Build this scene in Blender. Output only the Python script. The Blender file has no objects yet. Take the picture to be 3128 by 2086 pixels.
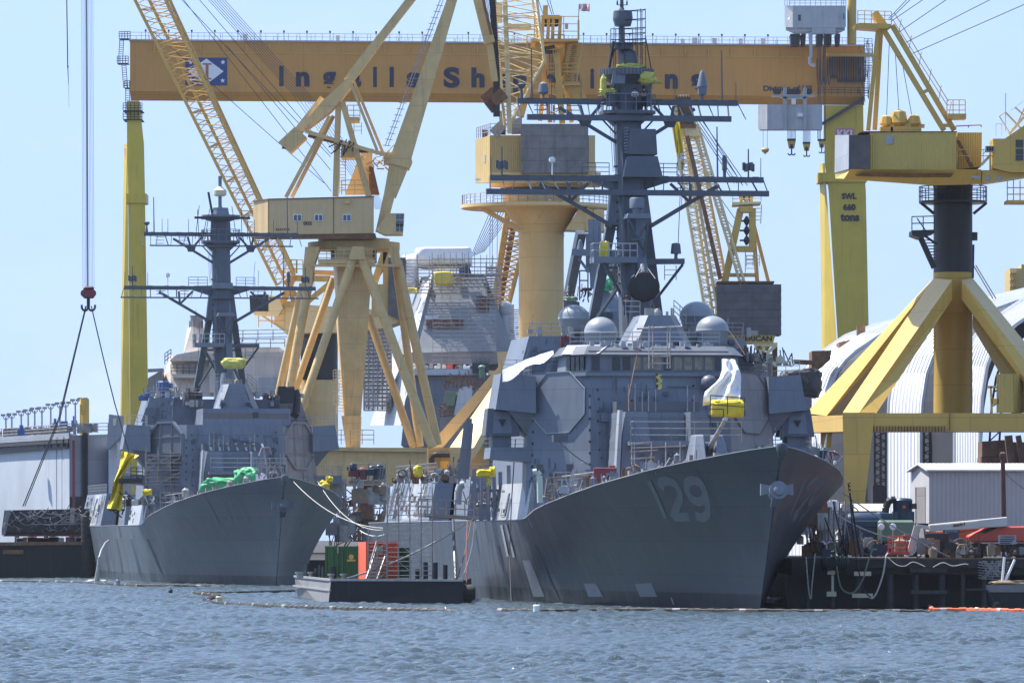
import bpy, math, random
import numpy as np
from mathutils import Vector, Matrix, noise
R = math.radians
rnd = random.Random(7)
scene = bpy.context.scene
COL = scene.collection
# ---------------------------------------------------------------- camera
F, CX, YH, H = 18000.0, 1564.0, 1640.0, 5.0       # measured on the photograph: focal (px), centre, horizon row, eye height (m)
cam_d = bpy.data.cameras.new("camera"); cam = bpy.data.objects.new("camera", cam_d); COL.objects.link(cam)
cam.location = (0, 0, H); cam.rotation_euler = (R(90), 0, 0)
cam_d.sensor_width = 36; cam_d.lens = F/3128*36
cam_d.shift_y = (YH-1043)/3128
cam_d.clip_start = 1; cam_d.clip_end = 20000
scene.camera = cam
# ---------------------------------------------------------------- sky and sun
SUN_EL, SUN_AZ = 60.0, 300.0                         # azimuth clockwise from +Y
sd = Vector((math.cos(R(SUN_EL))*math.sin(R(SUN_AZ)), math.cos(R(SUN_EL))*math.cos(R(SUN_AZ)), math.sin(R(SUN_EL))))
wd = bpy.data.worlds.new("World"); scene.world = wd; wd.use_nodes = True
nt = wd.node_tree; nt.nodes.clear()
sky = nt.nodes.new("ShaderNodeTexSky"); sky.sky_type = 'NISHITA'; sky.sun_disc = False
sky.sun_elevation = R(SUN_EL); sky.sun_rotation = R(SUN_AZ)
sky.air_density = 1.0; sky.dust_density = 0.3; sky.ozone_density = 2.0; sky.altitude = 0
bg = nt.nodes.new("ShaderNodeBackground"); bg.inputs[1].default_value = 0.15
wo = nt.nodes.new("ShaderNodeOutputWorld")
tcw = nt.nodes.new("ShaderNodeTexCoord"); mpw = nt.nodes.new("ShaderNodeMapping"); mpw.inputs['Scale'].default_value = (26, 26, 46)
nzw = nt.nodes.new("ShaderNodeTexNoise"); nzw.inputs['Scale'].default_value = 1.6; nzw.inputs['Detail'].default_value = 6
rpw = nt.nodes.new("ShaderNodeValToRGB"); rpw.color_ramp.elements[0].position = .44; rpw.color_ramp.elements[1].position = .64
rpw.color_ramp.elements[1].color = (.5, .5, .5, 1)
nt.links.new(tcw.outputs['Generated'], mpw.inputs[0]); nt.links.new(mpw.outputs[0], nzw.inputs[0])
nt.links.new(nzw.outputs[0], rpw.inputs[0]); szc = nt.nodes.new('ShaderNodeSeparateXYZ'); nt.links.new(tcw.outputs['Generated'], szc.inputs[0]); mrc = nt.nodes.new('ShaderNodeMapRange'); mrc.inputs[1].default_value = .0205; mrc.inputs[2].default_value = .032; mrc.inputs[3].default_value = 1; mrc.inputs[4].default_value = .12; nt.links.new(szc.outputs[2], mrc.inputs[0]); mlc = nt.nodes.new('ShaderNodeMath'); mlc.operation = 'MULTIPLY'; nt.links.new(rpw.outputs[0], mlc.inputs[0]); nt.links.new(mrc.outputs[0], mlc.inputs[1]); cloudf = mlc.outputs[0]
adw = nt.nodes.new('ShaderNodeVectorMath'); adw.operation = 'ADD'; adw.inputs[1].default_value = (0, 0, .20); nt.links.new(tcw.outputs['Generated'], adw.inputs[0]); nt.links.new(adw.outputs[0], sky.inputs[0]); sxw = nt.nodes.new('ShaderNodeSeparateXYZ'); nt.links.new(tcw.outputs['Generated'], sxw.inputs[0])
mrw = nt.nodes.new('ShaderNodeMapRange'); mrw.inputs[1].default_value = -.02; mrw.inputs[2].default_value = .34; mrw.inputs[3].default_value = .96; mrw.inputs[4].default_value = 0.0; nt.links.new(sxw.outputs[2], mrw.inputs[0])
mhw = nt.nodes.new('ShaderNodeMixRGB'); mhw.inputs[2].default_value = (1.88, 2.46, 3.74, 1); nt.links.new(mrw.outputs[0], mhw.inputs[0]); nt.links.new(sky.outputs[0], mhw.inputs[1]); mcl = nt.nodes.new('ShaderNodeMixRGB'); mcl.inputs[2].default_value = (3.3, 3.6, 4.3, 1); nt.links.new(cloudf, mcl.inputs[0]); nt.links.new(mhw.outputs[0], mcl.inputs[1]); nt.links.new(mcl.outputs[0], bg.inputs[0]); nt.links.new(bg.outputs[0], wo.inputs[0])
sl = bpy.data.lights.new("sun", 'SUN'); sl.energy = 4.6; sl.angle = R(0.53); sl.color = (1, .955, .88)
so = bpy.data.objects.new("sun", sl); COL.objects.link(so); so.rotation_euler = (-sd).to_track_quat('-Z', 'Y').to_euler()
so.location = (0, 0, 300)
scene.view_settings.view_transform = 'Standard'; scene.view_settings.look = 'None'
scene.view_settings.exposure = 0.97; scene.view_settings.gamma = 1.0
scene.render.engine = 'CYCLES'
scene.cycles.max_bounces = 6; scene.cycles.diffuse_bounces = 3; scene.cycles.glossy_bounces = 3; scene.cycles.use_denoising = True
scene.cycles.caustics_reflective = False; scene.cycles.caustics_refractive = False
# ---------------------------------------------------------------- helpers
def V(*a): return Vector(a)
def W(u, v, D): return Vector(((u-CX)*D/F, D, H+(YH-v)*D/F))     # a measured image point at distance D
def M_(px, D): return px*D/F
class MB:
    def __init__(s): s.v = []; s.f = []
    def add(s, vs, fs):
        o = len(s.v); s.v.extend(vs); s.f.extend([tuple(i+o for i in f) for f in fs]); return s
    def box(s, a, b):
        x0, y0, z0 = a; x1, y1, z1 = b
        return s.add([V(x0,y0,z0),V(x1,y0,z0),V(x1,y1,z0),V(x0,y1,z0),V(x0,y0,z1),V(x1,y0,z1),V(x1,y1,z1),V(x0,y1,z1)],
            [(0,3,2,1),(4,5,6,7),(0,1,5,4),(1,2,6,5),(2,3,7,6),(3,0,4,7)])
    def cbox(s, c, sx, sy, sz): return s.box((c[0]-sx/2, c[1]-sy/2, c[2]-sz/2), (c[0]+sx/2, c[1]+sy/2, c[2]+sz/2))
    def frus(s, bot, top):
        n = len(bot); fs = [tuple(reversed(range(n))), tuple(range(n, 2*n))]
        for i in range(n): j = (i+1) % n; fs.append((i, j, n+j, n+i))
        return s.add([Vector(p) for p in bot]+[Vector(p) for p in top], fs)
    def prism(s, pts, ext):
        e = Vector(ext); return s.frus(pts, [Vector(p)+e for p in pts])
    def beam(s, p, q, w, h=None, w2=None, h2=None, up=(0,0,1)):
        p, q = Vector(p), Vector(q); h = h or w; w2 = w2 or w; h2 = h2 or h
        d = (q-p).normalized(); u = Vector(up)
        if abs(d.dot(u)) > .97: u = V(0,1,0)
        x = d.cross(u).normalized(); y = x.cross(d)
        def ring(c, a, b): return [c-x*a/2-y*b/2, c+x*a/2-y*b/2, c+x*a/2+y*b/2, c-x*a/2+y*b/2]
        return s.frus(ring(p, w, h), ring(q, w2, h2))
    def tube(s, p, q, r, r2=None, n=6):
        p, q = Vector(p), Vector(q); r2 = r if r2 is None else r2
        d = q-p
        if d.length < 1e-6: return s
        d.normalize(); u = V(0,0,1) if abs(d.z) < .9 else V(1,0,0)
        x = d.cross(u).normalized(); y = d.cross(x)
        A = [(math.cos(2*math.pi*i/n+.4), math.sin(2*math.pi*i/n+.4)) for i in range(n)]
        return s.frus([p+x*c*r+y*e*r for c, e in A], [q+x*c*r2+y*e*r2 for c, e in A])
    def path(s, pts, r, n=5):
        pts = [Vector(p) for p in pts]
        for a, b in zip(pts, pts[1:]): s.tube(a, b, r, None, n)
        return s
    def lathe(s, c, prof, n=24, axis=None):
        c = Vector(c); m = len(prof); vs = []; fs = []
        ax = (Vector(axis).normalized() if axis is not None else V(0,0,1))
        q = V(0,0,1).rotation_difference(ax)
        for r, z in prof:
            for i in range(n):
                a = 2*math.pi*i/n; vs.append(c+q @ V(r*math.cos(a), r*math.sin(a), z))
        for k in range(m-1):
            for i in range(n):
                j = (i+1) % n; fs.append((k*n+i, k*n+j, (k+1)*n+j, (k+1)*n+i))
        fs.append(tuple(reversed(range(n)))); fs.append(tuple((m-1)*n+i for i in range(n)))
        return s.add(vs, fs)
    def grid(s, P):
        n, m = len(P), len(P[0])
        return s.add([Vector(p) for r in P for p in r], [(i*m+j, i*m+j+1, (i+1)*m+j+1, (i+1)*m+j) for i in range(n-1) for j in range(m-1)])
    def poly(s, pts): return s.add([Vector(p) for p in pts], [tuple(range(len(pts)))])
    def blob(s, c, sx, sy, sz, seed=0, wr=.18, fr=1.6, e=.55, nu=44, nv=24):
        c = Vector(c); P = []
        sg = lambda a, k: math.copysign(abs(a)**k, a)
        for i in range(nv+1):
            b = -math.pi/2+math.pi*i/nv; row = []
            for j in range(nu+1):
                a = 2*math.pi*(j % nu)/nu
                d = V(sg(math.cos(b), e)*sg(math.cos(a), e), sg(math.cos(b), e)*sg(math.sin(a), e), sg(math.sin(b), e))
                w = 1+wr*noise.noise(d*fr+V(seed*3.1, seed, 0))*1.2+wr*.9*(.4-abs(noise.noise(d*fr*2.1+V(seed, 0, seed)))*1.6)+wr*.45*(.3-abs(noise.noise(d*fr*4.7+V(0, seed, seed)))*1.6)
                row.append(c+V(d.x*sx*w, d.y*sy*w, d.z*sz*w))
            P.append(row)
        return s.grid(P)
    def rail(s, pts, h=1.05, sp=1.6, r=.03, bars=3):
        pts = [Vector(p) for p in pts]
        for a, b in zip(pts, pts[1:]):
            n = max(1, int(round((b-a).length/sp)))
            for i in range(n+1): p = a.lerp(b, i/n); s.tube(p, p+V(0,0,h), r, None, 4)
            for k in range(1, bars+1): o = V(0,0,h*k/bars); s.tube(a+o, b+o, r, None, 4)
        return s
    def ladder(s, p, q, w=.45, r=.025, sp=.4, side=(1,0,0)):
        p, q = Vector(p), Vector(q); x = Vector(side)*w/2
        s.tube(p-x, q-x, r, None, 4); s.tube(p+x, q+x, r, None, 4)
        n = max(2, int((q-p).length/sp))
        for i in range(1, n): c = p.lerp(q, i/n); s.tube(c-x, c+x, r*.8, None, 4)
        return s
    def scaf(s, o, ux, uy, nx, ny, nz, bx=2.0, by=1.5, lz=2.0, r=.035, diag=.3, jit=.0, seed=1):
        q = random.Random(seed); o = Vector(o); ux = Vector(ux).normalized()*bx; uy = Vector(uy).normalized()*by
        P = lambda i, j, k: o+ux*i+uy*j+V(0,0,lz*k)
        for i in range(nx+1):
            for j in range(ny+1): s.tube(P(i,j,0), P(i,j,nz)+V(0,0,q.uniform(.2,1.2)), r, None, 4)
        for k in range(nz+1):
            for j in range(ny+1):
                if nx and q.random() > jit:
                    s.tube(P(0,j,k), P(nx,j,k), r, None, 4)
                    if k: s.tube(P(0,j,k)-V(0,0,lz*.5), P(nx,j,k)-V(0,0,lz*.5), r*.8, None, 4)
            for i in range(nx+1): s.tube(P(i,0,k), P(i,ny,k), r, None, 4)
        for k in range(nz):
            for i in range(nx):
                if q.random() < diag: s.tube(P(i,0,k), P(i+1,0,k+1), r, None, 4) if q.random() < .5 else s.tube(P(i+1,0,k), P(i,0,k+1), r, None, 4)
        return s
    def build(s, name, m, parent=None, smooth=False, bevel=0, local=None):
        me = bpy.data.meshes.new(name); off = V(0,0,0)
        if parent is not None:
            rt = parent
            while rt.parent: rt = rt.parent
            if not rt.get('local_frame'): off = rt.location.copy()
        elif local is not None: off = Vector(local)
        me.from_pydata([tuple(p-off) for p in s.v], [], s.f); me.update()
        if smooth: me.polygons.foreach_set("use_smooth", [True]*len(me.polygons)); 
        o = bpy.data.objects.new(name, me); COL.objects.link(o)
        me.materials.append(m)
        if smooth == 'auto':
            try: me.set_sharp_from_angle(angle=R(38))
            except Exception: pass
        if parent is not None: o.parent = parent
        elif local is not None: o.location = local
        if bevel:
            b = o.modifiers.new("bevel", 'BEVEL'); b.width = bevel; b.segments = 1; b.limit_method = 'ANGLE'
        return o
def thing(name, label, cat, loc=(0,0,0), rz=0, group=None, local=False):
    o = bpy.data.objects.new(name, None); COL.objects.link(o); o.location = loc; o.rotation_euler = (0,0,rz)
    o['label'] = label; o['category'] = cat
    if group: o['group'] = group
    if local: o['local_frame'] = True
    return o
def solo(mb, name, m, label, cat, group=None, smooth=False, bevel=0):
    A = np.array([tuple(p) for p in mb.v]); lo = A.min(0); hi = A.max(0)
    o = mb.build(name, m, None, smooth, bevel, local=((lo[0]+hi[0])/2, (lo[1]+hi[1])/2, lo[2]))
    o['label'] = label; o['category'] = cat
    if group: o['group'] = group
    return o
def struct(mb, name, m, kind='structure', smooth=False):
    o = mb.build(name, m, None, smooth, local=(0,0,0)); o['kind'] = kind; return o
def dup(root, loc, rz=None, label=None):
    r = root.copy(); COL.objects.link(r); r.location = loc
    if rz is not None: r.rotation_euler = (0,0,rz)
    if label: r['label'] = label
    def kids(a, b):
        for ch in list(a.children):
            if ch.name in done: continue
            c = ch.copy(); COL.objects.link(c); c.parent = b; done.add(c.name); kids(ch, c)
    done = set(); kids(root, r)
    return r
def sag(p, q, s, n=14):
    p, q = Vector(p), Vector(q); return [p.lerp(q, i/n)-V(0,0,4*s*(i/n)*(1-i/n)) for i in range(n+1)]
def lattice(chord, lace, c0, c1, n, rc, rl, mid=None):
    """box lattice: c0, c1 = 4 corners at each end (ordered round)"""
    c0 = [Vector(p) for p in c0]; c1 = [Vector(p) for p in c1]
    for k in range(4): chord.tube(c0[k], c1[k], rc, None, 6)
    for k in range(4):
        j = (k+1) % 4
        for i in range(n):
            a, b = i/n, (i+1)/n; m = (a+b)/2
            A0, A1 = c0[k].lerp(c1[k], a), c0[k].lerp(c1[k], b); B = c0[j].lerp(c1[j], m)
            lace.tube(A0, B, rl, None, 4); lace.tube(B, A1, rl, None, 4)
            if i % 3 == 0: lace.tube(A0, c0[j].lerp(c1[j], a), rl, None, 4)
def text_mesh(txt, size, bold=.0, extr=.03, spacing=1.0):
    """mesh verts/faces of a text in the XZ plane, origin at its left baseline, facing -Y"""
    cu = bpy.data.curves.new("t", 'FONT'); cu.body = txt; cu.size = size; cu.offset = bold; cu.extrude = extr; cu.space_character = spacing
    ob = bpy.data.objects.new("t", cu); COL.objects.link(ob)
    dg = bpy.context.evaluated_depsgraph_get(); me = bpy.data.meshes.new_from_object(ob.evaluated_get(dg))
    vs = [V(v.co.x, -v.co.z, v.co.y) for v in me.vertices]; fs = [tuple(p.vertices) for p in me.polygons]
    bpy.data.objects.remove(ob); bpy.data.curves.remove(cu); bpy.data.meshes.remove(me)
    return vs, fs
def put_text(mb, txt, p0, width, height, bold=.0, dirx=(1,0,0), up=(0,0,1), spacing=1.0):
    """text stretched to width x height, its lower left corner at p0"""
    vs, fs = text_mesh(txt, 1.0, bold, .0, spacing)
    x0 = min(v.x for v in vs); x1 = max(v.x for v in vs); z0 = min(v.z for v in vs); z1 = max(v.z for v in vs)
    dx = Vector(dirx).normalized(); uz = Vector(up).normalized(); p0 = Vector(p0)
    return mb.add([p0+dx*((v.x-x0)/(x1-x0)*width)+uz*((v.z-z0)/(z1-z0)*height) for v in vs], fs)
# ---------------------------------------------------------------- materials
def mat(name, col, rough=.55, metal=0.0, var=.18, scale=.6, streak=0.0, scol=None, bump=0.0, bscale=3.0, spec=.5, corr=0.0, cdir='X', rust=0.0, sthr=.52, plates=0.0, pw=(3.2,2.3)):
    m = bpy.data.materials.new(name); m.use_nodes = True; t = m.node_tree; n = t.nodes; l = t.links
    b = n['Principled BSDF']; b.inputs['Roughness'].default_value = rough; b.inputs['Metallic'].default_value = metal
    b.inputs['Specular IOR Level'].default_value = spec
    tc = n.new('ShaderNodeTexCoord'); c = (*col, 1)
    nz = n.new('ShaderNodeTexNoise'); nz.inputs['Scale'].default_value = scale; nz.inputs['Detail'].default_value = 7; nz.inputs['Roughness'].default_value = .62
    l.new(tc.outputs['Object'], nz.inputs['Vector'])
    mr = n.new('ShaderNodeMapRange'); mr.inputs[1].default_value = .3; mr.inputs[2].default_value = .7
    mr.inputs[3].default_value = 1-var; mr.inputs[4].default_value = 1+var; l.new(nz.outputs[0], mr.inputs[0])
    mul = n.new('ShaderNodeMixRGB'); mul.blend_type = 'MULTIPLY'; mul.inputs[0].default_value = 1; mul.inputs[1].default_value = c
    l.new(mr.outputs[0], mul.inputs[2]); cur = mul.outputs[0]
    if streak or rust:
        mp = n.new('ShaderNodeMapping'); mp.inputs['Scale'].default_value = (1.3, 1.3, .09); l.new(tc.outputs['Object'], mp.inputs[0])
        n2 = n.new('ShaderNodeTexNoise'); n2.inputs['Scale'].default_value = 1.4; n2.inputs['Detail'].default_value = 6; l.new(mp.outputs[0], n2.inputs['Vector'])
        r2 = n.new('ShaderNodeMapRange'); r2.inputs[1].default_value = sthr; r2.inputs[2].default_value = sthr+.2; r2.inputs[4].default_value = streak or rust
        l.new(n2.outputs[0], r2.inputs[0])
        mx = n.new('ShaderNodeMixRGB'); l.new(r2.outputs[0], mx.inputs[0]); l.new(cur, mx.inputs[1])
        mx.inputs[2].default_value = (*(scol or ((.16,.07,.03) if rust else tuple(k*.45 for k in col))), 1); cur = mx.outputs[0]
    if plates:
        sx = n.new('ShaderNodeSeparateXYZ'); l.new(tc.outputs['Object'], sx.inputs[0]); ad = n.new('ShaderNodeMath'); l.new(sx.outputs[0], ad.inputs[0]); l.new(sx.outputs[1], ad.inputs[1])
        cb = n.new('ShaderNodeCombineXYZ'); l.new(ad.outputs[0], cb.inputs[0]); l.new(sx.outputs[2], cb.inputs[1])
        bk = n.new('ShaderNodeTexBrick'); bk.inputs['Scale'].default_value = 1; bk.inputs['Brick Width'].default_value = pw[0]; bk.inputs['Row Height'].default_value = pw[1]; bk.inputs['Mortar Size'].default_value = .022
        bk.inputs['Color1'].default_value = (1, 1, 1, 1); bk.inputs['Color2'].default_value = (1-plates, 1-plates, 1-plates*.9, 1); bk.inputs['Mortar'].default_value = (.6, .6, .62, 1); l.new(cb.outputs[0], bk.inputs['Vector'])
        m3 = n.new('ShaderNodeMixRGB'); m3.blend_type = 'MULTIPLY'; m3.inputs[0].default_value = 1; l.new(cur, m3.inputs[1]); l.new(bk.outputs[0], m3.inputs[2]); cur = m3.outputs[0]
    l.new(cur, b.inputs['Base Color'])
    rr = n.new('ShaderNodeMapRange'); rr.inputs[3].default_value = max(.05, rough-.1); rr.inputs[4].default_value = min(1, rough+.12)
    l.new(nz.outputs[0], rr.inputs[0]); l.new(rr.outputs[0], b.inputs['Roughness'])
    hcur = None
    if bump:
        n3 = n.new('ShaderNodeTexNoise'); n3.inputs['Scale'].default_value = bscale; n3.inputs['Detail'].default_value = 5; l.new(tc.outputs['Object'], n3.inputs['Vector'])
        hcur = (n3.outputs[0], bump)
    if corr:
        wv = n.new('ShaderNodeTexWave'); wv.wave_type = 'BANDS'; wv.bands_direction = cdir; wv.inputs['Scale'].default_value = corr; l.new(tc.outputs['Object'], wv.inputs['Vector'])
        hcur = (wv.outputs[0], .35)
    if hcur:
        bp = n.new('ShaderNodeBump'); bp.inputs['Strength'].default_value = min(1, hcur[1]*2); bp.inputs['Distance'].default_value = .06 if corr else hcur[1]
        l.new(hcur[0], bp.inputs['Height']); l.new(bp.outputs[0], b.inputs['Normal'])
    return m
MT = dict(
 girder=mat('orange_girder_paint', (.60,.28,.055), .5, var=.08, scale=.15, rust=.25, scol=(.42,.18,.05), plates=.07, pw=(7.8,40)),
 gleg=mat('gantry_leg_yellow', (.62,.46,.05), .5, var=.10, scale=.2, rust=.5, scol=(.40,.20,.04), sthr=.56),
 gray_l=mat('light_grey_house', (.50,.51,.52), .6, var=.1, streak=.25, corr=1.6),
 navy=mat('navy_lettering', (.018,.022,.06), .6, var=.05),
 blue=mat('emblem_blue', (.02,.055,.2), .6, var=.05), white=mat('white_paint', (.8,.8,.8), .5, var=.04),
 red_e=mat('faded_red', (.42,.15,.10), .6, var=.1), pink=mat('faded_pink', (.6,.22,.3), .6, var=.15),
 tan=mat('tan_crane_paint', (.68,.47,.195), .5, var=.12, scale=.5, plates=.06, pw=(4,3.5), rust=.45, scol=(.38,.23,.09), sthr=.55),
 tan_pl=mat('tan_panelling', (.64,.455,.225), .55, var=.06, scale=.3, streak=.2, scol=(.36,.25,.10), corr=.33),
 yel_c=mat('warm_yellow_paint', (.84,.60,.275), .5, var=.08, scale=.25, rust=.3, scol=(.56,.33,.10), sthr=.55, plates=.05, pw=(9,4.5)),
 yel_cc=mat('warm_yellow_sheeting', (.58,.42,.16), .55, var=.08, scale=.3, rust=.25, scol=(.4,.24,.07), corr=1.1),
 yel_l=mat('boom_yellow', (.68,.40,.09), .5, var=.12, scale=.5, rust=.3, scol=(.42,.22,.07)),
 yel_p=mat('pale_boom_yellow', (.80,.64,.34), .5, var=.1, scale=.5, rust=.25, scol=(.5,.33,.14)),
 yel_r=mat('strong_yellow_paint', (.64,.41,.085), .45, var=.08, scale=.25, rust=.35, scol=(.48,.27,.07), sthr=.56, plates=.06, pw=(5,3.2)),
 yel_rc=mat('yellow_corrugated', (.60,.42,.10), .5, var=.06, scale=.3, streak=.2, scol=(.42,.26,.06), corr=1.5),
 rustb=mat('rusty_brown', (.20,.10,.05), .8, var=.35, scale=1.5), black=mat('black_paint', (.012,.013,.018), .45, var=.3, streak=.2, scol=(.05,.05,.055)),
 dark=mat('dark_gear', (.03,.03,.035), .6, var=.4, scale=2), conc=mat('concrete_ballast', (.23,.22,.21), .9, var=.3, scale=.5, streak=.6, scol=(.08,.075,.07), bump=.03),
 conc_d=mat('dark_ballast_slab', (.13,.12,.12), .85, var=.25, scale=.8, streak=.35, scol=(.07,.06,.055)),
 wire=mat('wire_rope', (.05,.05,.06), .5, var=.2), steel=mat('galvanised_tube', (.36,.35,.33), .5, metal=.4, var=.3, scale=2),
 scaf=mat('scaffold_tube', (.38,.345,.32), .6, metal=.2, var=.4, scale=1.5), glass=mat('dark_glass', (.02,.03,.04), .12, var=.2),
 glass_l=mat('window_film', (.24,.215,.16), .35, var=.4, scale=2.5), wind=mat('blue_window_glass', (.06,.10,.15), .12, var=.3),
 haze=mat('naval_grey_paint', (.172,.20,.245), .48, var=.10, scale=.35, streak=.35, scol=(.11,.13,.16), sthr=.5, bump=.012, bscale=1.2, plates=.14),
 haze_l=mat('pale_grey_plate', (.40,.42,.44), .45, var=.14, scale=.5, streak=.4, scol=(.28,.29,.31), bump=.01, bscale=1.5, plates=.12, pw=(2.4,1.9)),
 mast=mat('dark_mast_grey', (.092,.107,.132), .5, var=.15, scale=.8, streak=.3, scol=(.08,.08,.09)),
 prim=mat('primer_grey', (.29,.27,.265), .6, var=.12, scale=.5, streak=.3, scol=(.21,.19,.19), plates=.15),
 primb=mat('brown_primer', (.17,.145,.15), .6, var=.15, scale=.8, streak=.4, scol=(.11,.11,.13)),
 dome=mat('radome_grey', (.27,.295,.32), .38, var=.05, scale=.5), numb2=mat('barely_visible_numeral', (.125,.15,.17), .6, var=.15, scale=2), numb=mat('faint_grey_numeral', (.135,.16,.178), .6, var=.15, scale=2),
 patch=mat('pale_hull_patch', (.19,.21,.24), .5, var=.12, scale=1.5), strk=mat('dark_weld_strip', (.05,.06,.08), .6, var=.2),
 sheet=mat('white_plastic_sheet', (.82,.83,.85), .35, var=.06, bump=.05, bscale=2.0), tarp_y=mat('yellow_tarp', (.78,.60,.03), .5, var=.14, scale=1.2, bump=.06, bscale=2.5),
 tarp_p=mat('pale_yellow_tarp', (.58,.53,.12), .55, var=.18, scale=1.5, bump=.06, bscale=2.5), tarp_g=mat('green_tarp', (.05,.36,.16), .5, var=.25, scale=1.2, bump=.08, bscale=2),
 beige=mat('beige_primer', (.66,.58,.50), .65, var=.10, scale=.3, streak=.3, scol=(.38,.31,.25), plates=.15, pw=(5,2.6)), bgray=mat('far_ship_grey', (.27,.285,.30), .6, var=.10, scale=.25, streak=.3, scol=(.2,.2,.21), plates=.16, pw=(5,2.2)),
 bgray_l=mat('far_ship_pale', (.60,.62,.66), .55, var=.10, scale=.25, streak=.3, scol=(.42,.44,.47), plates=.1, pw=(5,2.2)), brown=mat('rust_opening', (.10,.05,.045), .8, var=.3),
 fabric=mat('white_hangar_sheet', (.74,.745,.755), .6, var=.06, scale=.12, streak=.3, scol=(.56,.55,.54)),
 shed=mat('beige_siding', (.62,.515,.47), .65, var=.05, scale=.3, corr=.9), shed_r=mat('white_roof', (.78,.76,.74), .5, var=.08, corr=.9), shed_g=mat('grey_gable', (.52,.51,.52), .65, var=.05),
 quay=mat('dark_timber_quay', (.035,.032,.03), .85, var=.5, scale=1.2, streak=.5, scol=(.015,.015,.015), bump=.04), pile=mat('wet_timber_pile', (.05,.055,.055), .8, var=.4, scale=1.5, streak=.5, scol=(.015,.015,.02)),
 ground=mat('yard_ground', (.22,.20,.18), .9, var=.3, scale=.2), barge_l=mat('barge_grey_side', (.20,.20,.205), .6, var=.25, scale=.6, rust=.6, scol=(.20,.15,.11)),
 barge_d=mat('barge_black_side', (.010,.011,.014), .7, var=.3, streak=.3, scol=(.05,.05,.05)), green=mat('container_green', (.015,.16,.05), .45, var=.12, scale=.8, corr=1.6),
 red=mat('container_red', (.78,.115,.045), .5, var=.1, scale=.8, corr=1.6), redp=mat('lift_red', (.62,.09,.05), .42, var=.08), hookred=mat('hook_block_red', (.11,.015,.025), .5, var=.35, scale=1.5),
 bluet=mat('dark_blue_tank', (.02,.045,.085), .4, var=.2, scale=.8), blueb=mat('bright_blue_drum', (.03,.12,.32), .45, var=.15), greenm=mat('grey_green_machine', (.16,.24,.16), .5, var=.15), creamb=mat('cream_boom_paint', (.60,.56,.50), .5, var=.08, streak=.2, scol=(.4,.34,.28)),
 orange=mat('orange_float', (.75,.16,.06), .5, var=.25, scale=3), boomd=mat('dark_float_boom', (.05,.045,.038), .7, var=.4, scale=4), rope=mat('pale_rope', (.48,.46,.42), .8, var=.2, scale=3), hose=mat('pale_green_pipe', (.50,.60,.52), .45, var=.1),
 rubber=mat('black_rubber', (.015,.015,.016), .7, var=.3), wood=mat('weathered_timber', (.30,.22,.14), .8, var=.3, scale=2), dock=mat('dock_grey', (.30,.32,.36), .6, var=.1, scale=.2, streak=.25, scol=(.22,.23,.26), plates=.12, pw=(6,3)),
 dockw=mat('dock_lit_wall', (.41,.44,.48), .6, var=.15, scale=.12, streak=.6, scol=(.36,.39,.44), sthr=.48), skin=mat('skin', (.42,.25,.17), .5, var=.05), cloth_w=mat('white_cloth', (.75,.75,.78), .8, var=.05), cloth_d=mat('navy_cloth', (.012,.014,.025), .8, var=.1), denim=mat('denim', (.05,.07,.12), .85, var=.2), hair=mat('dark_hair', (.015,.012,.01), .7, var=.2),
 flag_r=mat('flag_red', (.5,.04,.05), .7, var=.05), flag_b=mat('flag_blue', (.03,.04,.16), .7, var=.05), brick=mat('brown_yard_steel', (.17,.10,.07), .8, var=.35, scale=1.2), foam=mat('spray_white', (.85,.88,.92), .6, var=.1), yelb=mat('pale_yellow_board', (.62,.58,.40), .7, var=.15),
 lamp=mat('floodlight_grey', (.25,.25,.26), .5, var=.2), redpaint=mat('red_primer', (.22,.05,.06), .6, var=.2), junk=mat('mixed_yard_gear', (.26,.24,.23), .7, var=.6, scale=1.0))
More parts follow.
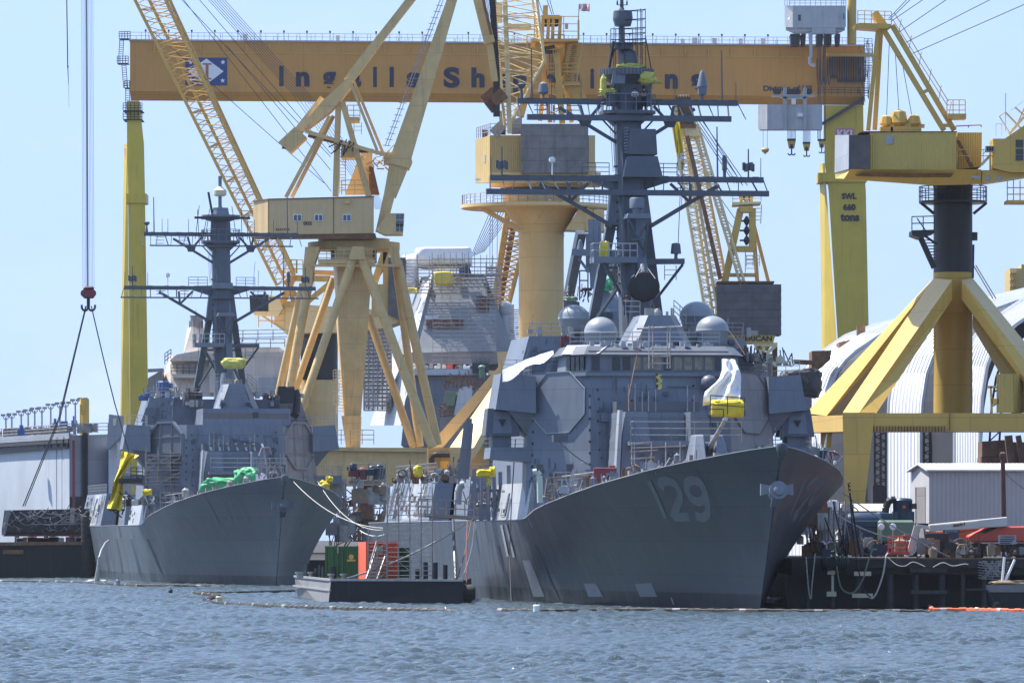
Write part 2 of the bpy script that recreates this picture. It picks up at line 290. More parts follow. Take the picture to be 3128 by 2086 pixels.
# ================================================================ WATER AND GROUND
def water():
    rs = np.random.RandomState(3)
    nr, ncol = 1900, 420
    ys = 190*np.exp(np.linspace(0, math.log(900/190), nr)); k = np.linspace(-.098, .098, ncol)
    X = ys[:, None]*k[None, :]*(1+.0*ys[:, None]); Y = np.repeat(ys[:, None], ncol, 1)
    Z = np.zeros_like(X); DX = np.zeros_like(X)
    for i in range(70):
        lam = .36*math.exp(rs.rand()*1.6); th = R(-62)+rs.randn()*.55
        kx, ky = math.cos(th)*2*math.pi/lam, math.sin(th)*2*math.pi/lam
        a = .0115*lam**1.0*(.6+.8*rs.rand())
        ph = kx*X+ky*Y+rs.rand()*6.28
        fade = 1/(1+np.exp((Y-lam*520)/60)) if lam < .8 else 1.0
        Z += a*np.sin(ph)*fade; DX += -.5*a*np.cos(ph)*math.cos(th)*fade
    # gusts: patches of rougher and smoother water
    g = np.zeros_like(X)
    for i in range(10):
        th = rs.rand()*6.28; lam = 9+rs.rand()*22
        g += np.sin((math.cos(th)*X+math.sin(th)*Y*.35)*2*math.pi/lam+rs.rand()*6.28)
    Z *= (1+.10*g)
    edge = np.ones_like(Z); edge[0, :] = edge[-1, :] = 0; edge[:, 0] = edge[:, -1] = 0
    Z *= edge
    vs = np.stack([X+DX*edge, Y, Z], -1).reshape(-1, 3)
    idx = np.arange(nr*ncol).reshape(nr, ncol)
    q = np.stack([idx[:-1, :-1], idx[:-1, 1:], idx[1:, 1:], idx[1:, :-1]], -1).reshape(-1, 4)
    n0 = len(vs); y0, y1, a = ys[0], ys[-1], .098
    ex = np.array([(-y0*a, y0, 0), (y0*a, y0, 0), (y1*a, y1, 0), (-y1*a, y1, 0), (-2500, -300, 0), (2500, -300, 0), (2500, 4600, 0), (-2500, 4600, 0)], float)
    vs = np.vstack([vs, ex]); q = np.vstack([q, np.array([(4,5,1,0), (5,6,2,1), (6,7,3,2), (7,4,0,3)])+n0])
    me = bpy.data.meshes.new("water"); me.vertices.add(len(vs)); me.vertices.foreach_set("co", vs.ravel())
    me.loops.add(len(q)*4); me.loops.foreach_set("vertex_index", q.ravel().astype(np.int32))
    me.polygons.add(len(q)); me.polygons.foreach_set("loop_start", np.arange(0, len(q)*4, 4, dtype=np.int32))
    me.polygons.foreach_set("use_smooth", np.ones(len(q), bool)); me.update(calc_edges=True); me.validate()
    o = bpy.data.objects.new("water", me); COL.objects.link(o); o['kind'] = 'structure'
    m = bpy.data.materials.new("harbour_water"); m.use_nodes = True; n = m.node_tree.nodes; l = m.node_tree.links; b = n['Principled BSDF']
    b.inputs['Base Color'].default_value = (.06, .085, .098, 1); b.inputs['Roughness'].default_value = .05; b.inputs['IOR'].default_value = 1.33
    tc = n.new('ShaderNodeTexCoord'); mp = n.new('ShaderNodeMapping'); mp.inputs['Scale'].default_value = (1, .7, 1); mp.inputs['Rotation'].default_value = (0, 0, R(28))
    nz = n.new('ShaderNodeTexNoise'); nz.inputs['Scale'].default_value = 4.5; nz.inputs['Detail'].default_value = 6; nz.inputs['Roughness'].default_value = .72
    bp = n.new('ShaderNodeBump'); bp.inputs['Strength'].default_value = .8; bp.inputs['Distance'].default_value = .2
    l.new(tc.outputs['Object'], mp.inputs[0]); l.new(mp.outputs[0], nz.inputs[0]); n2 = n.new('ShaderNodeTexNoise'); n2.inputs['Scale'].default_value = 13; n2.inputs['Detail'].default_value = 3; l.new(mp.outputs[0], n2.inputs[0]); ma = n.new('ShaderNodeMath'); ma.operation = 'MULTIPLY_ADD'; ma.inputs[1].default_value = .35; l.new(n2.outputs[0], ma.inputs[0]); l.new(nz.outputs[0], ma.inputs[2]); l.new(ma.outputs[0], bp.inputs['Height']); l.new(bp.outputs[0], b.inputs['Normal'])
    me.materials.append(m)
water()
# yard ground behind the berths (out of sight, carries the cranes and sheds)
struct(MB().box((-420, 905, -3), (900, 4000, 2.6)).box((18, 482, -3), (900, 905, 2.6)), 'ground', MT['quay'])
# ================================================================ DESTROYERS
class Fr:
    def __init__(s, X0, Y0, a): s.X0, s.Y0, s.c, s.s, s.a = X0, Y0, math.cos(R(a)), math.sin(R(a)), R(a)
    def L(s, u, v, y):            # image point -> ship point on the cross plane y metres aft of the stem
        k = (u-CX)/F; x = (k*s.Y0+k*y*s.c-s.X0+y*s.s)/(s.c-k*s.s)
        Yw = s.Y0+x*s.s+y*s.c; return V(x, y, H+(YH-v)*Yw/F)
    def uv(s, p):
        X = s.X0+p[0]*s.c-p[1]*s.s; Y = s.Y0+p[0]*s.s+p[1]*s.c; return CX+F*X/Y, YH-(p[2]-H)*F/Y
    def w(s, p): return V(s.X0+p[0]*s.c-p[1]*s.s, s.Y0+p[0]*s.s+p[1]*s.c, p[2])
FA = Fr(16.84, 400.0, 8.0); FB = Fr(-24.03, 600.0, 8.5)
def itp(t, x):
    for (a, b), (c, d) in zip(t, t[1:]):
        if x <= c: return b+(d-b)*max(0, (x-a))/(c-a)
    return t[-1][1]
DKT = [(0,.10),(1,.75),(2,1.5),(5,3.1),(8,4.6),(13,6.6),(18,7.9),(23,8.8),(28,9.35),(38,9.85),(50,10),(130,10),(155,8.8)]
WLT = [(0,.04),(5,1.0),(10,2.0),(20,4.0),(30,5.8),(40,7.3),(50,8.4),(60,9.0),(80,9.3),(130,8.8),(155,7.6)]
ZDT = [(-8,11.05),(-4,10.65),(0,10.2),(10,9.15),(20,8.3),(30,7.6),(38,7.05),(42,6.5),(44,6.3),(160,6.3)]
def hullp(side, d, t):
    y = d-8.0*max(t, -.2)**1.0*(1-d/155) if t > 0 else d-8*t*.6*(1-d/155)
    zd = itp(ZDT, d-8*(1-d/155)); wl = itp(WLT, d); dk = itp(DKT, d)
    e = 1.55 if d < 40 else max(1.0, 1.55-(d-40)*.03)
    w = wl+(dk-wl)*t**e if t >= 0 else wl*(1+.9*t)
    return V(side*w, y, t*zd)
def hull_at(fr, side, u, v, off=.03):
    """the hull point that shows at image point u, v"""
    t, d = .5, 20.0
    for it in range(60):
        p = hullp(side, d, t); a, b = fr.uv(p)
        pd = fr.uv(hullp(side, d+.05, t)); pt = fr.uv(hullp(side, d, t+.005))
        J = np.array([[(pd[0]-a)/.05, (pt[0]-a)/.005], [(pd[1]-b)/.05, (pt[1]-b)/.005]])
        try: s_ = np.linalg.solve(J, np.array([u-a, v-b]))
        except Exception: break
        d = min(140, max(.3, d+max(-6, min(6, s_[0])))); t = min(1.0, max(-.1, t+max(-.15, min(.15, s_[1]))))
    nrm = (hullp(side, d+.2, t)-p).cross(hullp(side, d, t+.01)-p).normalized()
    if nrm.x*side < 0: nrm = -nrm
    return hullp(side, d, t)+nrm*off
def hull_patch(mb, fr, side, quad, n=6, m=4, off=.03):
    a, b, c, e = quad; P = []
    for i in range(n+1):
        row = []
        for j in range(m+1):
            p = (a[0]+(b[0]-a[0])*i/n, a[1]+(b[1]-a[1])*i/n); q = (e[0]+(c[0]-e[0])*i/n, e[1]+(c[1]-e[1])*i/n)
            row.append(hull_at(fr, side, p[0]+(q[0]-p[0])*j/m, p[1]+(q[1]-p[1])*j/m, off))
        P.append(row)
    mb.grid(P)
def hull_mat(name, col, boot, zb, gloss):
    m = mat(name, col, gloss, plates=.16, pw=(6.5,2.35), var=.18, scale=.3, streak=.3, scol=tuple(k*.72 for k in col), sthr=.48, bump=.05, bscale=.55)
    t = m.node_tree; n = t.nodes; l = t.links; b = n['Principled BSDF']
    src = b.inputs['Base Color'].links[0].from_socket
    tc = n.new('ShaderNodeTexCoord'); sx = n.new('ShaderNodeSeparateXYZ'); l.new(tc.outputs['Object'], sx.inputs[0])
    mr = n.new('ShaderNodeMapRange'); mr.inputs[1].default_value = zb-.03; mr.inputs[2].default_value = zb+.03; l.new(sx.outputs[2], mr.inputs[0])
    mx = n.new('ShaderNodeMixRGB'); mx.inputs[1].default_value = (*boot, 1); l.new(mr.outputs[0], mx.inputs[0]); l.new(src, mx.inputs[2]); cur = mx.outputs[0]
    fwd = n.new('ShaderNodeMapRange'); fwd.inputs[1].default_value = 16; fwd.inputs[2].default_value = 52; fwd.inputs[3].default_value = .22; l.new(sx.outputs[1], fwd.inputs[0])   # newer paint on the bow; painted sheen kept mostly aft
    def run(sc_, thr, wid, amt, colr):      # vertical runs: metal sheen painted as paler streaks, rust weeps, dirt
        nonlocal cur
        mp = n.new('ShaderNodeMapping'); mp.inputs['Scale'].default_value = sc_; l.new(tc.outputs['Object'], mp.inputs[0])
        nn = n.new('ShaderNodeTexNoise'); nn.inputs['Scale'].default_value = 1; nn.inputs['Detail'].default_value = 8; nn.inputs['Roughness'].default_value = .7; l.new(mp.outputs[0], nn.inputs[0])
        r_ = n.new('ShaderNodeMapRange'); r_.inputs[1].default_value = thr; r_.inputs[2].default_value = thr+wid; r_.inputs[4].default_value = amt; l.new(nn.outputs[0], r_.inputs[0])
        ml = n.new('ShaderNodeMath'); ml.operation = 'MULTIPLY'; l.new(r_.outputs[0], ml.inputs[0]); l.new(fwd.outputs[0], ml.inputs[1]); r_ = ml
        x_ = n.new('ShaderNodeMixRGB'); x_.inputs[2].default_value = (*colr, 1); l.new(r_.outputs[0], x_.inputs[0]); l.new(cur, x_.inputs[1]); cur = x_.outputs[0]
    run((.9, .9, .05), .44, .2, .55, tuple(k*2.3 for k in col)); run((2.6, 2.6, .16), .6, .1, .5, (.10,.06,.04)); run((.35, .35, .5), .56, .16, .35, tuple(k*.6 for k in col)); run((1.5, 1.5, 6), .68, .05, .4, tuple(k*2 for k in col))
    # plate seams: faint horizontal lines
    md = n.new('ShaderNodeMath'); md.operation = 'MODULO'; md.inputs[1].default_value = 2.35; l.new(sx.outputs[2], md.inputs[0])
    lt = n.new('ShaderNodeMath'); lt.operation = 'LESS_THAN'; lt.inputs[1].default_value = .06; l.new(md.outputs[0], lt.inputs[0])
    sc = n.new('ShaderNodeMath'); sc.operation = 'MULTIPLY'; sc.inputs[1].default_value = .25; l.new(lt.outputs[0], sc.inputs[0])
    m2 = n.new('ShaderNodeMixRGB'); m2.inputs[2].default_value = tuple(k*.6 for k in col)+(1,); l.new(sc.outputs[0], m2.inputs[0]); l.new(cur, m2.inputs[1])
    l.new(m2.outputs[0], b.inputs['Base Color']); return m
DIG = {'1': [[(.5,1),(.5,0)]], '2': [[(.02,.78),(.15,.95),(.5,1),(.85,.92),(.95,.72),(.85,.52),(.1,.08),(.02,0)], [(.0,.035),(1,.035)]],
       '9': [[(.95,.62),(.8,.47),(.45,.42),(.12,.52),(.04,.72),(.16,.93),(.5,1),(.85,.93),(.97,.7),(.97,.4),(.85,.1),(.5,.0),(.1,.06)]],
       '3': [[(.05,.9),(.3,1),(.7,.98),(.93,.8),(.8,.58),(.45,.52),(.8,.46),(.97,.25),(.8,.04),(.45,0),(.08,.08)]]}
def numerals(mb, side, txt, d0, z0, wd, ht, gap, wdt):
    """block numerals laid on the flare of the bow, reading towards the bow"""
    d = d0
    for ch in txt:
        w = wd*(.35 if ch == '1' else 1)
        for st in DIG[ch]:
            P = []
            pts = []
            for a, b in zip(st, st[1:]):
                for i in range(6): pts.append((a[0]+(b[0]-a[0])*i/6, a[1]+(b[1]-a[1])*i/6))
            pts.append(st[-1])
            for i, (x, y) in enumerate(pts):
                a = pts[max(0, i-1)]; c = pts[min(len(pts)-1, i+1)]
                tx, ty = (c[0]-a[0])*w, (c[1]-a[1])*ht; L = math.hypot(tx, ty) or 1; nx, ny = -ty/L*wdt/2, tx/L*wdt/2
                row = []
                for k in (-1, 0, 1):
                    dd = d-(x*w+nx*k) if side < 0 else d+(x*w+nx*k); z = z0+y*ht+ny*k
                    zd = itp(ZDT, dd-8); t = z/zd
                    p = hullp(side, dd, t); nr = (hullp(side, dd+.1, t)-p).cross(hullp(side, dd, t+.01)-p).normalized()
                    if nr.x*side < 0: nr = -nr
                    row.append(p+nr*.025)
                P.append(row)
            mb.grid(P)
        d = d-(w+gap) if side < 0 else d+(w+gap)
def greeble(mb, a, b, c, d, n, q, big=1.0):
    """pipes, boxes, brackets and ladders scattered over the face a-b-c-d (a, b below)"""
    a, b, c, d = [Vector(p) for p in (a, b, c, d)]; nr = (b-a).cross(d-a).normalized(); nr = nr if nr.y < 0 or (abs(nr.y) < .2 and nr.x*a.x > 0) else -nr
    W_, H_ = (b-a).length, (d-a).length
    P = lambda u, v, o=0: a.lerp(b, u).lerp(d.lerp(c, u), v)+nr*o
    for i in range(n):
        u, v = q.uniform(.04,.96), q.uniform(.04,.92); r = q.random()
        if r < .30: mb.tube(P(u,v,.06), P(u,min(.97,v+q.uniform(.4,2.6)*big/H_),.06), q.uniform(.02,.05), None, 4)
        elif r < .48: mb.tube(P(u,v,.06), P(min(.98,u+q.uniform(.5,3.0)*big/W_),v,.06), q.uniform(.02,.045), None, 4)
        elif r < .80:
            s = q.uniform(.06,.24)*big; p = P(u,v); x = (b-a).normalized()*s*q.uniform(.6,1.6); y = (d-a).normalized()*s*q.uniform(.6,1.8); mb.prism([p-x-y, p+x-y, p+x+y, p-x+y], nr*q.uniform(.06,.25))
        elif r < .88: p = P(u,v); mb.path([p+(b-a).normalized()*.18*math.cos(t)+(d-a).normalized()*.18*math.sin(t)+nr*.05 for t in np.linspace(0,6.28,9)], .03, 4)
        elif r < .95:
            x = (b-a).normalized()*.38; y = (d-a).normalized(); p = P(u,q.uniform(.02,.1)); y *= min(1.75, H_*.8); mb.prism([p-x, p+x, p+x+y, p-x+y], nr*.05)
        else: mb.ladder(P(u,.05,.12), P(u,.8,.12), .42, .022, .32, (b-a).normalized())
def ship(fr, num, label, hm, first):
    L = FA.L; T = thing('warship', label, 'warship', (fr.X0, fr.Y0, 0), fr.a, None, local=True)
    q = random.Random(5 if first else 9); HZ, HL, MA = MT['haze'], MT['haze_l'], MT['mast']
    # ---- hull
    ds = [0,.4,1,1.7,2.5,3.5,5,6.5,8,10,12,14,16,18,20,23,26,29,32,35,38,41,44,46,48,50,51,52,53,54,56,60,70,80,90,100,110,120,130,140,155]
    ts = [-.3,-.12,0,.06,.12,.2,.3,.4,.5,.6,.7,.78,.86,.93,1]
    mb = MB()
    for sd_ in (-1, 1): mb.grid([[hullp(sd_, d, t) for t in ts] for d in ds])
    mb.grid([[hullp(s_, 0, t) for t in ts] for s_ in (-1, 1)]); mb.grid([[hullp(s_, 155, t) for t in ts] for s_ in (-1, 1)])
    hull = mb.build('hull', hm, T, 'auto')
    mb = MB(); mb.grid([[hullp(s_, d, 1)+V(-.8*s_, 0, -.5) for s_ in (-1, 1)] for d in ds[3:]]); mb.build('deck', MT['primb'], T)
    for s_ in (-1, 1):
        P = [hullp(s_, d, 1)+V(s_*.0, 0, .03) for d in ds]; mb = MB()
        for a, b in zip(P, P[1:]): mb.beam(a, b, .06, .05)
        mb.build('deck_edge', HL, T)  # pale bead: the sunlit top edge put into the colour
    for s_, d_ in ((-1,14.4),(1,5.2)):
        mb = MB(); numerals(mb, s_, num, d_, 6.35, 2.3, 2.6, .75, .62); nb = mb.build('hull_number', MT['numb' if first else 'numb2'], T); nb['label'] = 'faint pale numerals '+num+' on the bow'
    # ---- stem anchor, bullnose
    zc = 8.15; c = V(0, hullp(1, 0, zc/11.05).y, zc)
    mb = MB(); mb.lathe(c+V(0,-.95,-.0), [(.62,0),(.62,.25),(.45,.5),(.5,1.2)], 20, (0,1,-.25)); mb.lathe(c+V(0,-1.15,0), [(.12,-.1),(.34,0),(.36,.25)], 16, (0,1,-.25))
    for s_ in (-1, 1):
        mb.frus([c+V(s_*.4,-.6,-.22), c+V(s_*1.12,-.45,-.36), c+V(s_*1.1,-.45,.42), c+V(s_*.4,-.6,.26)], [c+V(s_*.4,-.3,-.22), c+V(s_*1.12,-.15,-.36), c+V(s_*1.1,-.15,.42), c+V(s_*.4,-.3,.26)])
    mb.frus([c+V(-.35,-.7,-.5), c+V(.35,-.7,-.5), c+V(.3,.2,-1.15), c+V(-.3,.2,-1.15)], [c+V(-.35,-.2,-.5), c+V(.35,-.2,-.5), c+V(.3,.6,-1.15), c+V(-.3,.6,-1.15)])
    mb.build('anchor', MT['patch'] if first else MT['mast'], T, 'auto')
    mb = MB(); tp = hullp(1, 0, 1); tp.x = 0
    mb.lathe(tp+V(0,-.05,-1.2), [(.1,.3),(.3,.6),(.42,1.15),(.34,1.36),(.1,1.42)], 18); mb.tube(tp+V(0,.1,.4), tp+V(0,.1,1.1), .12); mb.cbox(tp+V(-.15,.1,1.15), .5,.2,.14)
    mb.build('bullnose', hm, T, 'auto')
    # ---- hull dressing
    if first:
        S = lambda x, y: (1400+x/2.24, 1250+y/2.24)
        for qd in ([(272,935),(284,935),(376,1312),(360,1312)], [(520,925),(534,925),(698,1312),(680,1312)]): mb = MB(); hull_patch(mb, fr, -1, [S(*p) for p in qd]); mb.build('weld_strip', MT['strk'], T)
        for qd in ([(440,1030),(494,1030),(592,1280),(516,1280)], [(862,1190),(945,1188),(993,1280),(893,1280)], [(1210,1192),(1322,1186),(1365,1280),(1245,1280)]): mb = MB(); hull_patch(mb, fr, -1, [S(*p) for p in qd]); mb.build('pale_patch', MT['patch'], T)
        for qd in ([(292,790),(305,790),(350,1005),(335,1005)], [(326,785),(338,785),(392,1010),(378,1010)]): mb = MB(); hull_patch(mb, fr, -1, [S(*p) for p in qd], off=.06); mb.build('bilge_frame', HL, T)
        for x0, y0, x1, y1 in ((1455,1285,1480,1335),(1330,1320,1345,1322),(380,1318,412,1328),(655,1322,720,1332)): mb = MB(); hull_patch(mb, fr, -1, [S(x0,y0),S(x1 if x0 != 1455 else x0+8,y0),S(x1,y1),S(x1-8 if x0 == 1455 else x0,y1)], 2, 2); mb.build('draft_mark', HL, T)
    else:
        S = lambda x, y: (x/2.24, 1250+y/2.24)
        for qd in ([(795,885),(803,885),(858,1180),(846,1180)], [(892,888),(904,888),(985,1185),(966,1185)], [(1006,888),(1018,888),(1145,1190),(1128,1190)], [(722,1030),(732,1030),(750,1100),(738,1100)], [(808,800),(818,800),(832,870),(822,870)]): mb = MB(); hull_patch(mb, fr, -1, [S(*p) for p in qd]); mb.build('weld_strip', MT['strk'], T)
    # ---- deckhouse
    b0 = [(-5.4,40.5,6.2),(5.4,40.5,6.2),(9.7,45,6.0),(9.5,49,6.0),(7.9,52,6.0),(7.9,78,6.0),(-7.9,78,6.0),(-7.9,52,6.0),(-9.5,49,6.0),(-9.7,45,6.0)]
    t0 = [(-5.2,42,17.2),(5.2,42,17.2),(9.2,46.3,17.2),(9.05,49,17.2),(7.4,52,17.2),(7.4,77,17.2),(-7.4,77,17.2),(-7.4,52,17.2),(-9.05,49,17.2),(-9.2,46.3,17.2)]
    mb = MB().frus(b0, t0); dh = mb.build('deckhouse', HZ, T)
    # warmer light on the port chamfer, painted as plating just proud of it
    f1, f2, f3, f4 = [Vector(p) for p in (b0[1], b0[2], t0[2], t0[1])]; nn = (f2-f1).cross(f4-f1).normalized(); nn = nn if nn.x > 0 else -nn
    mb = MB().prism([f1.lerp(f2,.02).lerp(f4,.02)+nn*.004, f2.lerp(f1,.02).lerp(f3,.02)+nn*.004, f3.lerp(f4,.02).lerp(f2,.02)+nn*.004, f4.lerp(f3,.02).lerp(f1,.02)+nn*.004], nn*.02); mb.build('warm_light_plating', MT['prim'], T)
    # vertical weld seams / studs
    mb = MB()
    for x in (-4.6, -2.2, 2.6, 4.6):
        for k in range(9):
            z = 9+k*.9+q.uniform(-.2,.2); y = 40.5+(z-6.2)/11*1.5; mb.cbox((x+q.uniform(-.1,.1), y-.03, z), .12, .1, .16)
    for k in range(10):
        s_ = k/9; a = Vector(b0[0]).lerp(Vector(t0[0]), .15+.7*s_); mb.cbox(a+V(-.05,-.05,0), .14,.12,.18)
        a = Vector(b0[9]).lerp(Vector(t0[9]), .15+.7*s_); mb.cbox(a+V(.35,-.4,0), .12,.12,.18)
    mb.build('stud', MT['dark'], T)
    for s_ in (-1, 1):  # port panel's warmer light is painted with the primer tone
        A, B, Cc, D_ = [V(s_*abs(p[0]), p[1], p[2]) for p in (b0[0], b0[9], t0[9], t0[0])]
        hx = (B-A).normalized(); up = ((D_+Cc)/2-(A+B)/2).normalized(); nr = hx.cross(up); nr = nr if nr.y < 0 else -nr
        ctr = (A+B)/2+up*(9.05-(0 if first else .1)); 
        def octg(rx, ry, k, o): return [ctr+nr*o+hx*(x*rx)+up*(y*ry) for x, y in ((-1,-k),(-k,-1),(k,-1),(1,-k),(1,k),(k,1),(-k,1),(-1,k))]
        if first:
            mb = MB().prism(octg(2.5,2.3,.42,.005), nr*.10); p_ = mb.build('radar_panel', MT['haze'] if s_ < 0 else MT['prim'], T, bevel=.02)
            mb = MB()
            rim = octg(2.5,2.3,.42,.13)
            for a, b in zip(rim, rim[1:]+rim[:1]): mb.beam(a, b, .07, .07)
            mb.build('rim', MT['haze_l'] if s_ < 0 else MT['primb'], p_)
        else:
            mb = MB().prism(octg(2.35,2.45,.45,.005), nr*.05); p_ = mb.build('radar_panel', MT['mast'] if s_ < 0 else MT['prim'], T)
            mb = MB(); rim = octg(2.42,2.52,.45,.12)
            for a, b in zip(rim, rim[1:]+rim[:1]): mb.beam(a, b, .34, .22)
            for k in (-.34, .34):
                mb.beam(ctr+nr*.1+hx*k*2.4-up*2.45, ctr+nr*.1+hx*k*2.4+up*2.45, .14, .1); mb.beam(ctr+nr*.1+up*k*2.6-hx*2.35, ctr+nr*.1+up*k*2.6+hx*2.35, .14, .1)
            mb.build('rim', MT['haze'] if s_ < 0 else MT['prim'], p_)
    # ---- bridge wings + brackets
    for s_ in (-1, 1):
        x0, x1 = 8.9, 11.9
        bt = [V(s_*x, y, z) for x, y, z in ((x0,44.6,14.3),(x1,45.2,14.6),(x1,49.5,14.6),(x0,49.5,14.3))]
        tp_ = [V(s_*x, y, z) for x, y, z in ((x0,44.9,17.1),(x1-.45,45.4,17.3),(x1-.45,49.5,17.3),(x0,49.5,17.1))]
        wg = MB().frus(bt, tp_).build('bridge_wing', HZ, T)
        MB().frus([V(s_*9.1,46,12.6),V(s_*9.4,46,12.6),V(s_*9.4,49,12.6),V(s_*9.1,49,12.6)], [V(s_*9.0,45.2,14.4),V(s_*10.9,45.4,14.55),V(s_*10.9,49.2,14.55),V(s_*9.0,49.2,14.4)]).build('bracket', HZ, wg)
        # electronic-warfare box on its sponson
        sp = MB().frus([V(s_*x,y,z) for x,y,z in ((9.0,45.2,10.6),(12.3,45.6,10.9),(12.3,49,10.9),(9.0,49,10.6))], [V(s_*x,y,z) for x,y,z in ((9.0,45.2,11.75),(12.2,45.6,11.75),(12.2,49,11.75),(9.0,49,11.75))]).build('sponson', HZ, T)
        if first:
            MB().box((min(s_*10.6,s_*12), 46.2, 11.75), (max(s_*10.6,s_*12), 48.4, 12.6)).build('pedestal', HZ, sp)
            o_ = V(s_*11.3, 45.8, 12.6); e_ = 1.25
            bx = MB().frus([o_+V(-e_*1.05,-.1,0),o_+V(e_*1.05,-.1,0),o_+V(e_*1.05,2.2,0),o_+V(-e_*1.05,2.2,0)], [o_+V(-e_*.85,.35,2.1),o_+V(e_*.85,.35,2.1),o_+V(e_*.85,2.2,2.1),o_+V(-e_*.85,2.2,2.1)]).build('antenna_box', MT['mast'], T, bevel=.03)
            f_ = V(0,-.17,0)
            cv = MB().prism([o_+V(-.95+.2,-.06,.2)+V(-.0,0,0), o_+V(.75,-.06,.2), o_+V(.62,.28,1.85), o_+V(-.62,.28,1.85)], V(0,-.06,.01)).build('cover_plate', HZ, bx)
            MB().prism([o_+V(-.28,.02,1.25), o_+V(.28,.02,1.25), o_+V(.0,-.08,.7)], V(0,-.05,.01)).build('triangle_mark', MT['dark'], cv)
        mb = MB().rail([V(s_*12.2,45.7,11.75), V(s_*12.2,49,11.75)], 1.0, 1.1); mb.rail([V(s_*9.2,45.3,11.75), V(s_*12.2,45.7,11.75)] if not first else [V(s_*9.2,49,11.75), V(s_*12.2,49,11.75)], 1.0, 1.0); mb.build('railing', MT['steel'], T)
    # lower flank plates, sunlight painted in as pale grey, and the break of the deck
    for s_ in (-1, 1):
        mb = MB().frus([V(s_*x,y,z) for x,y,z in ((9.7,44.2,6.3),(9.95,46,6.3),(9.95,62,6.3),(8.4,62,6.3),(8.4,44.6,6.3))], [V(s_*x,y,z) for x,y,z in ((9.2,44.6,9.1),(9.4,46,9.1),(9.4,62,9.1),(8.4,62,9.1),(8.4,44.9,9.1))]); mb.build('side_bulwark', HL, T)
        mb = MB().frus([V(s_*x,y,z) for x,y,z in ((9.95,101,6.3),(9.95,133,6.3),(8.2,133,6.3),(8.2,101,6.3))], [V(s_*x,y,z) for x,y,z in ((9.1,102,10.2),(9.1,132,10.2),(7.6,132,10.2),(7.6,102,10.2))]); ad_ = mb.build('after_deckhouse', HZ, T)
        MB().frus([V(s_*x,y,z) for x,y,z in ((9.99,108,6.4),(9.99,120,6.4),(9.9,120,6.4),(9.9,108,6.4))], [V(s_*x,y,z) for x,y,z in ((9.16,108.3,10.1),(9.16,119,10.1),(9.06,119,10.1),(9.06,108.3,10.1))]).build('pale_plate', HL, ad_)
    MB().frus([V(-7.9,92,6.2),V(7.9,92,6.2),V(7.9,134,6.2),V(-7.9,134,6.2)], [V(-7.4,93,10.0),V(7.4,93,10.0),V(7.4,132,10.0),V(-7.4,132,10.0)]).build('after_house', HZ, T)
    # ---- forward block (under the close-in gun platform)
    xa, xb = L(1905,1340,34).x, L(2181,1340,34).x; xi, xj = L(1990,1300,34).x, L(2114,1300,34).x; zt, zm = L(2000,1256,34).z, L(2000,1345,34).z
    yb = 40.6
    fb = MB().frus([V(xa-.35,34.2,7.0),V(xb+.35,34.2,7.0),V(xb+.35,yb,7.0),V(xa-.35,yb,7.0)], [V(xa,34.6,zm),V(xb,34.6,zm),V(xb,yb+.3,zm),V(xa,yb+.3,zm)])
    fbo = fb.build('forward_block', HZ, T)
    for a, b, sl_ in ((xa, xi, .45), (xj, xb, .45)):
        l0, l1 = (a, b+.25) if a == xa else (a-.25, b)
        MB().frus([V(a,34.6,zm),V(b,34.6,zm),V(b,yb+.5,zm),V(a,yb+.5,zm)], [V(a+(.35 if a == xa else .1),35.3,zt),V(b-(.1 if a == xa else .35),35.3,zt),V(b-.1,yb+.9,zt),V(a+.1,yb+.9,zt)]).build('side_screen', HZ, fbo)
    MB().frus([V(xi,37,zm),V(xj,37,zm),V(xj,yb+.4,zm),V(xi,yb+.4,zm)], [V(xi,37.4,zt),V(xj,37.4,zt),V(xj,yb+.8,zt),V(xi,yb+.8,zt)]).build('recess_panel', HZ, fbo)
    MB().box((xa+.2,38.6,zt),(xb-.3,41.0,zt+.82)).build('recess_hood', MT['mast'], fbo)
    mb = MB()
    for u in (1920,1940,1962,1981,2003,2100,2120): p = L(u,1256,35.2); mb.tube(p, p+V(0,0,q.uniform(1.1,2.1)), .045, None, 4)
    mb.build('stanchion', MT['steel'], fbo)
    y_ = 33.2; za = L(2000,1348,y_).z; mb = MB(); mb.box((xa+.3, 33.1, za-.3), (xb+.8, 34.6, za)).build('platform', HZ, fbo)
    mb = MB().rail([V(xa+.6,33.15,za), V((xa+xb)/2,33.15,za), V(xb+1.9,33.15,za)], 1.45, 2.0, .045); mb.rail([V(xa+.6,33.15,za), V(xa+.6,34.4,za)], 1.45, 1, .045)
    mb.build('railing', MT['steel'], fbo)
    if not first:
        for u in range(7):
            x = xa+1.0+u*.95; MB().prism([V(x,38.4,zt+.1),V(x+.22,38.4,zt+.1),V(x+.05,38.9,zt+.86),V(x-.17,38.9,zt+.86)], V(0,-.05,.02)).build('roof_rib', HL, fbo)
    # left edge of the block: sunlight painted as a pale plate
    MB().frus([V(xa-.75,33.9,7.0),V(xa-.42,33.9,7.0),V(xa-.42,35,7.0),V(xa-.75,35,7.0)], [V(xa-.22,34.5,zt+.1),V(xa+.02,34.5,zt+.1),V(xa+.02,35.6,zt+.1),V(xa-.22,35.6,zt+.1)]).build('lit_edge', HL, fbo)
    # ---- foredeck rails, ladders, fittings, pipe work
    mb = MB()
